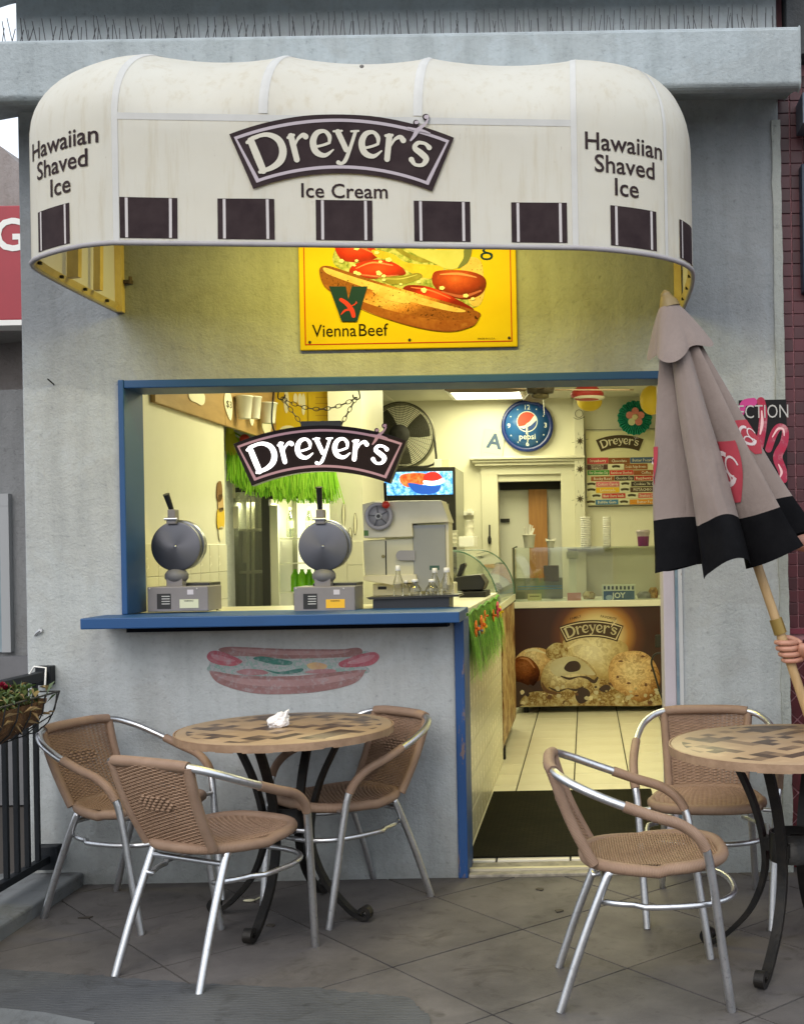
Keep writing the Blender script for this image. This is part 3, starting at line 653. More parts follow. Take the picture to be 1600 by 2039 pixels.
# printing
WHT = mat('print_white', (.52, .48, .47), .8)
def block(fn, c, hw):
    """dark block with white lines, from c-hw to c+hw along the cloth"""
    M = MB(); z0, z1 = .012, .148
    M.grid(lambda u, v: fn(c-hw+2*hw*u, z0+(z1-z0)*v, .0014), 14, 2); b_ = M.build('hem_block', DARKB, awn)
    for e in (-1, 1):
        M = MB(); x = c+e*hw*.76; M.grid(lambda u, v: fn(x+(u-.5)*hw*.10, z0+.002+(z1-z0-.004)*v, .0024), 1, 2)
        M.build('hem_line', WHT, b_)
for px in (296, 490, 685, 880, 1073): block(centre, at(px, 440, DW-depth0(at(px, 440, 3.93).x)).x, .0935)
block(lambda a, h, o: endp(-1, a, h, o), .255, .088); block(lambda a, h, o: endp(1, a, h, o), .195, .086); block(lambda a, h, o: endp(1, a, h, o), .465, .07)
def cfn(x0, h0): return lambda x, y: tuple(centre(x0+x, h0+y, .0018))
M = MB(); c0 = at(685, 385, DW-1.03); textM(M, 'Ice Cream', cfn(c0.x, c0.z-zb(c0.x)+.007), .068, bold=.012, space=1.02); M.build('lettering', DARKB, awn)
for sd_, ac in ((-1, .212), (1, .168)):
    M = MB()
    for k, (s, hh) in enumerate((('Hawaiian', .352), ('Shaved', .278), ('Ice', .204))):
        textM(M, s, (lambda hh: lambda x, y: tuple(endp(sd_, ac+sd_*x, hh+y+.005, .0022)))(hh), .084, bold=.012, xs=1.12 if sd_ < 0 else .95)
    M.build('lettering', DARKB, awn)
lc = at(681, 291, DW-1.035)
logo = thing_none = None
emb = banner(awn, lambda x, y, o: tuple(centre(lc.x+x, lc.z-zb(lc.x)+y, o)), .740, DARKB, LILAC, CREAMP, .0068)
for px, py, r in ((720, 132, .008), (1076, 172, .004)):
    P = at(px, py, 4.07); M = MB(); M.ball(P, r, 8, sc=(1, .4, .8)); M.build('dropping', mat('grime', (.18, .17, .16), .8), awn)
# bird spikes along the top of the cornice
bs = thing('bird_spikes', 'row of thin wire bird spikes along the top of the cornice', 'bird spikes', (-.75, -.2, 3.41))
M = MB(); M.box((-2.4, -.17, 3.409), (.82, -.14, 3.416)); M.build('base_strip', mat('spike_base', (.35, .36, .36), .6), bs)
M = MB(); random.seed(11)
for k in range(98):
    x = -2.38+k*.0328
    for dx, dy in ((random.uniform(-.012, .012), -.05), (random.uniform(-.03, .03), .03)):
        M.tube([(x, -.155, 3.412), (x+dx, -.155+dy, 3.412+random.uniform(.13, .15))], .0018, 4)
M.build('wire', mat('spike_wire', (.05, .05, .055), .5, .3), bs, kind='stuff')

# fluorescent batten fixed inside the canopy: it gives the yellow glow on the wall and the lit cloth
al = thing('awning_light', 'fluorescent batten hung inside the awning above the yellow sign', 'light fitting', (-.77, -.52, 2.74))
M = MB(); M.box((-1.42, -.55, 2.735), (-.12, -.49, 2.765)); M.build('housing', WHITE, al, bevel=.004)
M = MB(); M.tube([(-1.40, -.52, 2.715), (-.14, -.52, 2.715)], .014, 10); M.build('tube', emit('batten_tube', (1, .82, .3), 3.0), al)
for x in (-1.41, -.13): M = MB(); M.box((x-.012, -.54, 2.70), (x+.012, -.50, 2.7345)); M.build('end_cap', WHITE, al)
L = bpy.data.lights.new('batten_light', 'AREA'); L.shape = 'RECTANGLE'; L.size = 1.25; L.size_y = .04; L.energy = 11.5; L.color = (1, .80, .13)
lo = bpy.data.objects.new('batten_light', L); COL.objects.link(lo); lo.location = (-.77, -.515, 2.70); lo.rotation_euler = (radians(35), 0, 0)
for x in (-1.05, -.5): M = MB(); M.box((x-.01, -.53, 2.7655), (x+.01, -.51, 3.13)); M.build('hanger', WHITE, al)
# ------------------------------------------------------------------ the hot dog sign under the awning
PY_ = mat('sign_yellow', (.50, .375, .008), .45, spec=.08, col2=(.45, .33, .007), vscale=3)
sg = thing('hot_dog_sign', 'yellow metal sign with a printed hot dog on the wall under the awning', 'sign', (-.75, -.01, 1.9))
sd4 = DW-.016
a, b_ = at(597, 698, sd4), at(1030, 692, sd4)
zt, zl = 2.95, a.z
M = MB(); M.box((a.x, -.015, zl), (b_.x, -.001, zt)); M.build('sign_panel', PY_, sg, bevel=.004)
def spx(px, py, o=0): p = at(px, py, sd4); return (p.x, -.0155-o, p.z)
S_ = lambda o: (lambda x, y: spx(580+x*460/1600, 480+y*460/1600, o))     # x, y in a 1600-wide sketch of the sign
RED = mat('print_red', (.33, .02, .012), .4, spec=.08)
M = MB(); W_ = .004
M.box((a.x+.022, -.0162, zl+.022), (a.x+.022+W_, -.0151, zt)); M.build('red_border', RED, sg)
M = MB(); M.box((b_.x-.026, -.0162, zl+.022), (b_.x-.022, -.0151, zt)); M.build('red_border', RED, sg)
M = MB(); M.box((a.x+.0265, -.0162, zl+.022), (b_.x-.0265, -.0151, zl+.026)); M.build('red_border', RED, sg)
def pnoise(name, stops, sc=30, seedsp=None, rough=.4):
    m, n, l, b = _nodes(name); tc = n.new('ShaderNodeTexCoord').outputs['Object']
    if name.startswith('mural_'): stops = [(p_, [.9*x+.1*y for x, y in zip(c_, (.36, .39, .41))]) for p_, c_ in stops]
    if name.startswith('print_'): stops = [(p_, [(x*.74)**1.12 for x in c_]) for p_, c_ in stops]
    c = ramp(n, l, noise(n, l, tc, sc, 6, .65), stops)
    if seedsp: c = mixc(n, l, 1, c, ramp(n, l, noise(n, l, tc, seedsp, 2, .5), [(.30, (.12, .07, .04)), (.36, (1, 1, 1))]), 'MULTIPLY')
    l.new(c, b.inputs['Base Color']); b.inputs['Roughness'].default_value = rough; b.inputs['Specular IOR Level'].default_value = .08
    if name.startswith('mural_'):
        src = b.inputs['Base Color'].links[0].from_socket; l.new(mixc(n, l, ramp(n, l, noise(n, l, tc, 34, 6, .75), [(.5, (0, 0, 0)), (.66, (.45, .45, .45))]), src, (.36, .39, .41)), b.inputs['Base Color']); addbump(n, l, b, noise(n, l, tc, 90, 6, .65), .6, .007)
    _M[name] = m; return m
def pshade(name, c, r, stops, nstops, sc, amt=.5, seeds=None, ang=0):
    """printed food with the shading it has in the print: a rounded tone about c, radii r (metres), broken by noise"""
    m, n, l, b = _nodes(name); tc = n.new('ShaderNodeTexCoord').outputs['Object']
    nz = n.new('ShaderNodeTexNoise'); nz.inputs['Scale'].default_value = sc; nz.inputs['Detail'].default_value = 7; nz.inputs['Roughness'].default_value = .65; l.new(tc, nz.inputs['Vector'])
    mp0 = n.new('ShaderNodeMapping'); mp0.inputs['Location'].default_value = (-c[0], 0, -c[2]); l.new(tc, mp0.inputs[0])
    mp = n.new('ShaderNodeMapping'); mp.inputs['Rotation'].default_value = (0, ang, 0); mp.inputs['Scale'].default_value = (1, 0, 1); l.new(mp0.outputs[0], mp.inputs[0])
    mq = n.new('ShaderNodeMapping'); mq.inputs['Scale'].default_value = (1/r[0], 0, 1/r[1]); l.new(mp.outputs[0], mq.inputs[0])
    ad = n.new('ShaderNodeVectorMath'); ad.operation = 'MULTIPLY_ADD'; ad.inputs[1].default_value = (.5, 0, .5); l.new(nz.outputs['Color'], ad.inputs[0]); l.new(mq.outputs[0], ad.inputs[2])
    sbn = n.new('ShaderNodeVectorMath'); sbn.operation = 'SUBTRACT'; sbn.inputs[1].default_value = (.25, 0, .25); l.new(ad.outputs[0], sbn.inputs[0])
    gt = n.new('ShaderNodeTexGradient'); gt.gradient_type = 'SPHERICAL'; l.new(sbn.outputs[0], gt.inputs[0])
    col = ramp(n, l, gt.outputs[1], stops); col = mixc(n, l, amt, col, ramp(n, l, nz.outputs[0], nstops), 'MULTIPLY')
    if seeds: col = mixc(n, l, 1, col, ramp(n, l, noise(n, l, tc, seeds, 2, .5), [(.33, (.10, .05, .03)), (.38, (1, 1, 1))]), 'MULTIPLY')
    l.new(col, b.inputs['Base Color']); b.inputs['Roughness'].default_value = .45; b.inputs['Specular IOR Level'].default_value = .08; return m
NZ = [(.34, (1, 1, 1)), (.44, (.62, .52, .44)), (.50, (1, .96, .9)), (.57, (.42, .31, .24)), (.63, (1, 1, 1))]
BUN = pnoise('print_bun', [(.3, (.62, .42, .16)), (.6, (.48, .22, .07)), (.8, (.3, .10, .03))], 14, 95)
BUNL = pnoise('print_bun_light', [(.3, (.74, .62, .34)), (.7, (.62, .40, .15))], 16, 110)
TOM = pnoise('print_tomato', [(.3, (.62, .025, .012)), (.7, (.42, .012, .008))], 12)
SAUS = pnoise('print_sausage', [(.3, (.45, .055, .02)), (.7, (.30, .02, .01))], 16)
ONI = pnoise('print_onion', [(.3, (.70, .66, .45)), (.5, (.4, .46, .2)), (.62, (.16, .22, .05)), (.75, (.72, .6, .25))], 45)
PICK = pnoise('print_pickle', [(.3, (.22, .2, .05)), (.7, (.36, .34, .12))], 25)
PALE = pnoise('print_cucumber', [(.3, (.62, .6, .36)), (.7, (.5, .52, .24))], 12)
DGR = mat('print_dark_green', (.03, .05, .012), .5)
MUS = pnoise('print_mustard', [(.3, (.8, .55, .1)), (.7, (.68, .4, .05))], 25)
def shape(name, pts, m, o, par=sg, n=6, fn=S_):
    M = MB(); flat2d(M, [crom(pts, n, True)], fn(o)); return M.build(name, m, par)
shape('printed_filling', [(290, 150), (330, 20), (500, -60), (760, -60), (1010, 60), (1050, 180), (1300, 380), (1270, 460), (1100, 460), (700, 330), (420, 230)], ONI, .0006)
shape('printed_sausage', [(300, 30), (360, -40), (560, 40), (600, 110), (480, 145), (350, 130)], pshade('print_tomato_shaded', S_(0)(440, 40), (.13, .07), [(0, (.15, .005, .004)), (.4, (.36, .012, .007)), (.9, (.48, .05, .03))], NZ, 16, .2), .0012)
shape('printed_bun_back', [(1180, 150), (1240, 110), (1310, 140), (1330, 250), (1340, 330), (1310, 430), (1240, 440), (1180, 260)], BUNL, .0010)
shape('printed_pickle', [(720, 20), (800, 80), (960, 140), (880, 145), (760, 90), (700, 30)], PICK, .0018)
shape('printed_cucumber', [(740, 25), (900, 60), (1080, 60), (1200, 60), (1220, 90), (1160, 180), (1080, 195), (980, 150), (850, 90)], PALE, .0022)
shape('printed_cucumber_rind', [(1195, 60), (1235, 40), (1248, 70), (1220, 150), (1150, 190), (1190, 120)], DGR, .0026)
shape('printed_mustard', [(560, 60), (700, 90), (800, 150), (1010, 170), (1050, 200), (960, 260), (830, 220), (700, 140), (590, 110)], MUS, .0014)
shape('printed_tomato', [(400, 215), (440, 160), (560, 130), (680, 140), (760, 180), (790, 230), (700, 245), (560, 262), (470, 240)], pshade('print_tomato_shaded', S_(0)(590, 185), (.15, .05), [(0, (.17, .006, .004)), (.4, (.36, .012, .007)), (.9, (.50, .045, .02))], NZ, 16, .2), .0022)
shape('printed_pickle', [(600, 240), (760, 245), (870, 220), (905, 250), (800, 295), (690, 300), (630, 275)], PICK, .0026)
shape('printed_sausage', [(975, 240), (1020, 205), (1200, 205), (1320, 240), (1348, 300), (1310, 370), (1200, 405), (1060, 370), (985, 310)], pshade('print_sausage_shaded', S_(0)(1140, 260), (.125, .072), [(0, (.10, .007, .003)), (.3, (.22, .018, .007)), (.75, (.40, .06, .022)), (1, (.48, .11, .05))], NZ, 20, .25), .0022)
shape('printed_tomato', [(775, 335), (820, 305), (960, 320), (1120, 390), (1260, 470), (1200, 480), (1040, 440), (880, 380)], pshade('print_tomato_shaded', S_(0)(1000, 370), (.17, .06), [(0, (.15, .005, .004)), (.4, (.36, .012, .007)), (.9, (.48, .04, .02))], NZ, 16, .2, None, radians(18)), .0028)
shape('printed_bun', [(195, 200), (235, 172), (320, 190), (560, 270), (860, 360), (1100, 430), (1290, 490), (1300, 530), (1250, 590), (1120, 628), (940, 615), (720, 560), (500, 480), (300, 370), (220, 300)], pshade('print_bun_shaded', S_(0)(760, 385), (.36, .085), [(0, (.20, .065, .018)), (.35, (.40, .16, .045)), (.7, (.52, .31, .11)), (1, (.55, .40, .19))], NZ, 30, .5, 100, radians(16)), .0032)
shape('printed_bun_highlight', [(235, 185), (420, 245), (700, 330), (960, 410), (1200, 480), (1120, 490), (860, 430), (560, 340), (330, 260), (240, 220)], BUNL, .0037)
M = MB(); random.seed(5); f = S_(.0042)
for k in range(26):
    x = random.uniform(300, 1290); y = random.choice((0, 1)); yy = 150+(x-300)*.27+random.uniform(-25, 35) if y else random.uniform(10, 170); 
    if not y: x = random.uniform(330, 700)
    f = S_(.0042+k*.00012); r = random.uniform(12, 24); flat2d(M, [disc2(x, yy, r, r*.7, 5)], f)
M.build('printed_onion', mat('print_onion_white', (.5, .47, .34), .5), sg, kind='stuff')
CRUST = pnoise('print_crust', [(.3, (.42, .17, .055)), (.55, (.30, .095, .03)), (.8, (.5, .24, .08))], 18, 62)
shape('printed_bun_crust', [(225, 300), (330, 345), (520, 430), (760, 500), (1000, 545), (1200, 545), (1290, 515), (1285, 560), (1240, 596), (1110, 622), (940, 610), (720, 556), (500, 476), (310, 368)], CRUST, .0040)
shape('printed_bun_gloss', [(560, 345), (700, 380), (820, 420), (780, 432), (660, 405)], BUNL, .0044)
THL = mat('print_tomato_light', (.5, .06, .03), .4); SHL = mat('print_sausage_light', (.36, .075, .035), .4); TDK = mat('print_red_dark', (.24, .008, .006), .4)
for nm, st, m, o in (('tomato_highlight', [(450, 190, 6), (560, 150, 14), (700, 168, 8)], THL, .0031), ('tomato_highlight', [(830, 322, 6), (960, 342, 12), (1100, 398, 6)], THL, .0034), ('tomato_shade', [(470, 232, 8), (600, 246, 16), (740, 238, 6)], TDK, .0032), ('sausage_highlight', [(1030, 232, 8), (1160, 228, 20), (1280, 252, 8)], SHL, .0034), ('sausage_shade', [(1040, 350, 8), (1180, 385, 24), (1310, 345, 14)], TDK, .0035), ('sausage_highlight', [(340, 0, 10), (450, 30, 18), (560, 80, 8)], SHL, .0030), ('pickle_highlight', [(640, 262, 4), (760, 262, 8), (870, 234, 4)], PALE, .0034)):
    M = MB(); stroke2(M, st, S_(o)); M.build('printed_'+nm, m, sg)
NAVY = mat('print_teal', (.008, .03, .055), .6, spec=.05)
M = MB(); f = S_(.0056); M.add([f(*p) for p in ((262, 316), (378, 316), (396, 405), (420, 316), (528, 316), (456, 558), (350, 558))], [(0, 1, 2), (0, 2, 6), (2, 5, 6), (2, 3, 4), (2, 4, 5)]); M.build('letter_emblem', NAVY, sg)
M = MB(); f = S_(.0062); PINKR = mat('print_pink_red', (.42, .03, .035), .5, spec=.08)
stroke2(M, [(345, 408, 28), (385, 435, 34), (420, 480, 36), (432, 520, 32)], f); M.build('sausage_emblem', PINKR, sg)
M = MB(); stroke2(M, [(345, 512, 6), (400, 465, 8), (455, 430, 6)], S_(.0066)); stroke2(M, [(440, 445, 5), (452, 420, 4)], S_(.0068)); stroke2(M, [(350, 505, 9), (375, 482, 16), (400, 480, 9)], S_(.0067)); M.build('fork_emblem', PINKR, sg)
INKB = mat('print_black', (.015, .012, .006), .6, spec=.05)
M = MB(); p = S_(0)(410, 622); textM(M, 'Vienna', wallfn((p[0]-.068, p[1], p[2]), .001), .074, bold=.003, xs=.92); M.build('lettering', INKB, sg)
M = MB(); textM(M, 'Beef', wallfn((p[0]+.092, p[1], p[2]), .001), .074, bold=.003, xs=.95); M.build('lettering', INKB, sg)
M = MB(); p = S_(0)(1350, 40); textM(M, 'g', wallfn((p[0], p[1], p[2]+.012), .0012), .13, bold=-.004); M.build('lettering', NAVY, sg)
M = MB(); p = S_(0)(1350, 676); textM(M, 'MADE IN U.S.A.', wallfn((p[0], p[1], p[2]), .001), .011); M.build('lettering', INKB, sg)
for q in ((128, 700), (818, 684), (1506, 670)):
    p = S_(0)(*q); M = MB(); M.lathe([(.006, 0), (.006, .003), (.003, .005)], 10, (p[0], p[1], p[2]), axis=1); M.build('screw', BLACKM, sg)
# nail and hook in the wall
p = at(108, 766, DW); M = MB(); M.tube([(p.x, 0.002, p.z), (p.x-.004, -.03, p.z+.012), (p.x-.006, -.045, p.z+.018)], .003, 6); tag(M.build('nail', IRON), 'bent black nail sticking out of the pale wall left of the window', 'nail')
p = at(76, 1260, DW); M = MB(); M.tube([(p.x-.012, 0.002, p.z-.012), (p.x, -.012, p.z), (p.x+.014, -.012, p.z+.01)], .005, 6); M.lathe([(.009, 0), (.009, .012)], 8, (p.x+.014, -.0, p.z+.01), axis=1); tag(M.build('wall_hook', ALU), 'small metal hook screwed to the pale wall above the railing', 'hook')
# ------------------------------------------------------------------ the painted hot dog on the wall below the sill
mu = thing('painted_hot_dog', 'faded hot dog painted on the wall under the blue sill', 'mural', (-1.2, 0, .75))
U_ = lambda o: (lambda x, y: (lambda p: (p.x, -.0015-o*.6, p.z))(at(400+x*380/1600, 1270+y*380/1600, DW)))
def paint(name, stops, sc=9): return pnoise(name, stops, sc, None, .85)
MB1 = paint('mural_bun', [(.3, (.30, .165, .16)), (.5, (.24, .115, .11)), (.75, (.17, .075, .07))], 6)
MB2 = paint('mural_bun_light', [(.3, (.36, .215, .21)), (.7, (.28, .15, .15))], 9)
MRD = paint('mural_red', [(.3, (.40, .10, .13)), (.7, (.28, .05, .075))], 7); MRL = paint('mural_pink', [(.3, (.48, .22, .25)), (.7, (.38, .14, .17))], 12)
MLT = paint('mural_lettuce', [(.25, (.45, .5, .48)), (.42, (.16, .29, .25)), (.55, (.36, .34, .36)), (.7, (.10, .22, .18))], 55)
MGR = paint('mural_green', [(.3, (.02, .16, .12)), (.7, (.03, .10, .09))], 9); MYE = paint('mural_yellow', [(.3, (.52, .36, .15)), (.7, (.42, .25, .14))], 20)
MTM = paint('mural_tomato', [(.3, (.36, .19, .2)), (.7, (.27, .11, .12))], 15)
sh = lambda nm, pts, m, o: shape(nm, pts, m, o, mu, 6, U_)
sh('painted_lettuce', [(70, 225), (130, 170), (400, 150), (760, 150), (1150, 170), (1380, 110), (1400, 150), (1300, 200), (1400, 250), (1395, 295), (1200, 290), (800, 310), (500, 320), (90, 290)], MLT, 0)
sh('painted_bun', [(150, 100), (230, 75), (420, 80), (700, 92), (1000, 95), (1180, 95), (1310, 82), (1355, 110), (1320, 150), (1150, 165), (700, 175), (420, 155), (250, 150)], MB1, .001)
sh('painted_bun_highlight', [(250, 90), (500, 98), (800, 110), (1100, 112), (1250, 105), (1150, 135), (800, 145), (450, 130)], MB2, .002)
sh('painted_bun', [(75, 275), (120, 280), (300, 310), (520, 322), (800, 318), (1100, 290), (1360, 268), (1370, 290), (1320, 360), (1200, 410), (960, 455), (700, 472), (480, 468), (300, 435), (150, 380), (90, 320)], MB1, .001)
sh('painted_bun_highlight', [(120, 300), (350, 340), (700, 350), (1000, 335), (1320, 290), (1260, 340), (1000, 390), (700, 410), (400, 395), (200, 350)], MB2, .002)
for pts in ([(52, 160), (80, 115), (150, 110), (250, 145), (330, 180), (345, 205), (280, 235), (180, 230), (90, 205)], [(1155, 215), (1200, 185), (1330, 140), (1440, 118), (1490, 140), (1485, 185), (1420, 230), (1290, 245), (1180, 245)]): sh('painted_sausage', pts, MRD, .0025)
for pts in ([(90, 140), (170, 150), (290, 190), (230, 200), (120, 180)], [(1230, 205), (1380, 150), (1460, 145), (1400, 195), (1280, 220)]): sh('painted_sausage_highlight', pts, MRL, .0035)
for pts in ([(440, 170), (520, 155), (700, 185), (768, 200), (740, 228), (600, 220), (480, 190)], [(540, 265), (660, 285), (840, 255), (850, 280), (760, 300), (640, 302)]): sh('painted_pickle', pts, MGR, .003)
sh('painted_mustard', [(890, 225), (960, 205), (1050, 225), (1040, 258), (930, 265)], MYE, .003)
for pts in ([(300, 285), (380, 260), (520, 270), (560, 300), (400, 315)], [(870, 290), (960, 265), (1100, 262), (1130, 285), (1000, 300)]): sh('painted_tomato', pts, MTM, .0033)

# ------------------------------------------------------------------ cane and aluminium armchairs
def weave(M, fn, nw, nu, amp, wr, warps, flatw):
    """wefts run over and under flat warps: fn(u, v) -> point, normal"""
    for i in range(nw):
        v = (i+.5)/nw; P = []
        for k in range(nu*2+1):
            u = k/(nu*2); p, nn = fn(u, v); P.append(p+nn*(amp*(1 if (k+i*2) % 4 < 2 else -1) if 0 < k < nu*2 else 0))
        M.tube(P, wr, 4, caps=False)
    for j in range(1, warps):
        u = j/warps; P = [fn(u, k/12) for k in range(13)]
        for (p, nn), (q, n2) in zip(P, P[1:]): 
            t = Vector((flatw/2, 0, 0)); M.add([p-t, p+t, q+t, q-t], [(0, 1, 2, 3)])
def chair_proto():
    t = thing('bistro_armchair', 'x', 'chair')
    sym = lambda pts: pts+[(-x, y, z) for x, y, z in pts[::-1]]
    half = [(.222, .262, 0), (.236, .235, .2), (.25, .205, .42), (.262, .18, .51), (.270, .12, .565), (.272, .02, .60), (.264, -.10, .645), (.235, -.195, .685), (.165, -.252, .712)]
    C = crom(half+[(0, -.268, .718)], 7)
    cut = lambda a, b_: [Vector(p) for p in C[a:b_+1]]
    def arm(sgn): return [Vector((p.x*sgn, p.y, p.z)) for p in cut(0, 56)]
    for sg_ in (1, -1):
        A = arm(sg_); M = MB(); M.tube(A[:20], .0135, 10); M.build('front_leg', ALU, t, local=True)
        M = MB(); M.tube(A[19:57], .0132, 10); am = M.build('arm_tube', ALU, t, local=True)
        M = MB(); M.tube(A[19:40], .0165, 12); M.build('arm_wrap', RATTAN, t, local=True)
        M = MB(); M.tube(crom([(.188*sg_, -.245, 0), (.176*sg_, -.175, .2), (.164*sg_, -.10, .385), (.16*sg_, -.085, .40)], 5), .0135, 10); M.build('rear_leg', ALU, t, local=True)
    top = [Vector(p) for p in crom(sym([(.165, -.252, .712), (.09, -.264, .717)]), 6)]
    M = MB(); M.tube(top, .0185, 12); M.build('top_rail', RATTAN, t, local=True)
    # seat: rounded rim and weave
    def rim(a):
        c, s = cos(a), sin(a); k = (abs(c)**2.9+abs(s)**2.9)**(-1/2.9); y = .055+.215*s*k; wdt = .205 if s > 0 else .205-.035*min(1, -s*k); return Vector((wdt*c*k, y, .425-.012*(1-abs(s*k))+(.006 if s > 0 else 0)))
    R = [rim(2*pi*k/48) for k in range(48)]
    M = MB(); M.tube(R, .0185, 12, closed=True); M.build('seat_rim', RATTAN, t, local=True)
    def seat(u, v):
        y = -.15+.41*v; s = (y-.055)/.215; s = max(-.999, min(.999, s)); wdt = (.205-.035*max(0, -s))*(1-abs(s)**2.9)**(1/2.9)-.006
        return Vector((wdt*(2*u-1), y, .432-.014*(1-(2*u-1)**2)*(1-s*s))), Vector((0, 0, 1))
    M = MB(); weave(M, seat, 50, 22, .0022, .0035, 22, .010); M.build('seat', WICK, t, local=True)
    # back: two wrapped side posts and weave
    def post(v, sg_): return Vector((sg_*(.148+.022*v), -.135-.12*v-.012*sin(pi*v), .425+.288*v))
    for sg_ in (1, -1):
        M = MB(); M.tube([post(k/10, sg_) for k in range(11)], .0165, 10); M.build('back_post', RATTAN, t, local=True)
    def back(u, v):
        a, b_ = post(v, -1), post(v, 1); p = a.lerp(b_, u); p.y -= .026*sin(pi*u)*(.35+.65*v); return p, Vector((0, -1, -.3)).normalized()
    M = MB(); weave(M, back, 54, 18, .0022, .0031, 18, .011)
    for i in range(5):      # the open diamond knot in the middle of the back
        for j in range(7-abs(2-i)):
            u = .5+(j-(6-abs(2-i))/2)*.072; v = .55+(i-2)*.036; p, nn = back(u, v); M.ball(p+nn*.005, .0085, 6, sc=(1.4, .6, .55)); M.ball(p-nn*.005, .0085, 6, sc=(1.4, .6, .55))
    M.build('backrest', WICK, t, local=True)
    # stretcher hoop under the seat and rear crossbar
    def hoop(a): c, s = cos(a), sin(a); k = (abs(c)**2.6+abs(s)**2.6)**(-1/2.6); return Vector((.226*c*k if s > -.3 else .2*c*k, .07+.235*s*k, .315))
    P = [hoop(radians(-58+296*k/40)) for k in range(41)]
    M = MB(); M.tube([Vector((.172, -.13, .318))]+P[1:-1]+[Vector((-.172, -.13, .318))], .0095, 8); M.build('stretcher', ALU, t, local=True)
    M = MB(); M.tube([(-.165, -.105, .372), (.165, -.105, .372)], .0095, 8); M.build('crossbar', ALU, t, local=True)
    M = MB()
    for k, sg_ in enumerate((1, -1)): M = MB(); M.tube([(sg_*.205, .2, .418), (sg_*.245, .208, .418)], .008, 8); M.build('seat_bolt', ALU, t, local=True)
    return t
CH = [(-1.289, 4.007, -27.6, 'cane armchair seen from behind, at the near side of the left table'), (.138, 3.71, -88, 'cane armchair seen side-on in front of the shop doorway'),
      (.445, 4.50, 174, 'cane armchair facing the street between doorway and right table'), (-1.80, 4.60, -112, 'cane armchair beside the railing, behind the flower basket'), (-.945, 4.66, 137, 'cane armchair against the wall behind the left table')]
pc = chair_proto()
for k, (x, d, rz, lab) in enumerate(CH):
    o = pc if k == 0 else dup(pc)
    o.location = (x, d-DW, 0.0005); o.rotation_euler = (0, 0, radians(rz)); o['label'] = lab; o['group'] = 'cane armchairs on the pavement'
# ------------------------------------------------------------------ bistro tables
def mosaic():
    m, n, l, b = _nodes('mosaic_top'); tc = n.new('ShaderNodeTexCoord').outputs['Object']
    rt = n.new('ShaderNodeMapping'); rt.inputs['Rotation'].default_value = (0, 0, radians(18)); rt.inputs['Scale'].default_value = (1/.046, 1/.046, 0); l.new(tc, rt.inputs[0])
    fl = n.new('ShaderNodeVectorMath'); fl.operation = 'FLOOR'; l.new(rt.outputs[0], fl.inputs[0])
    wn = n.new('ShaderNodeTexWhiteNoise'); wn.noise_dimensions = '3D'; l.new(fl.outputs[0], wn.inputs['Vector'])
    cells = ramp(n, l, wn.outputs['Value'], [(0, (.36, .25, .15)), (.40, (.075, .05, .038)), (.60, (.13, .088, .062)), (.74, (.40, .28, .17)), (.9, (.2, .135, .085))], 'CONSTANT')
    ln = n.new('ShaderNodeVectorMath'); ln.operation = 'LENGTH'; sc = n.new('ShaderNodeMapping'); sc.inputs['Scale'].default_value = (1, 1, 0); l.new(tc, sc.inputs[0]); l.new(sc.outputs[0], ln.inputs[0])
    k = n.new('ShaderNodeMath'); k.operation = 'GREATER_THAN'; k.inputs[1].default_value = .358; l.new(ln.outputs['Value'], k.inputs[0])
    c = mixc(n, l, k.outputs[0], cells, (.37, .26, .16))
    c = mixc(n, l, .5, c, ramp(n, l, noise(n, l, tc, 9, 7, .7), [(.3, (.72, .7, .68)), (.6, (1, 1, 1))]), 'MULTIPLY')
    l.new(c, b.inputs['Base Color']); b.inputs['Roughness'].default_value = .42; addbump(n, l, b, noise(n, l, tc, 60, 4), .1, .003); return m
MOS = mosaic(); RIMM = mat('table_edge', (.36, .235, .145), .6, col2=(.24, .15, .09), vscale=14, bump=.3, bscale=50)
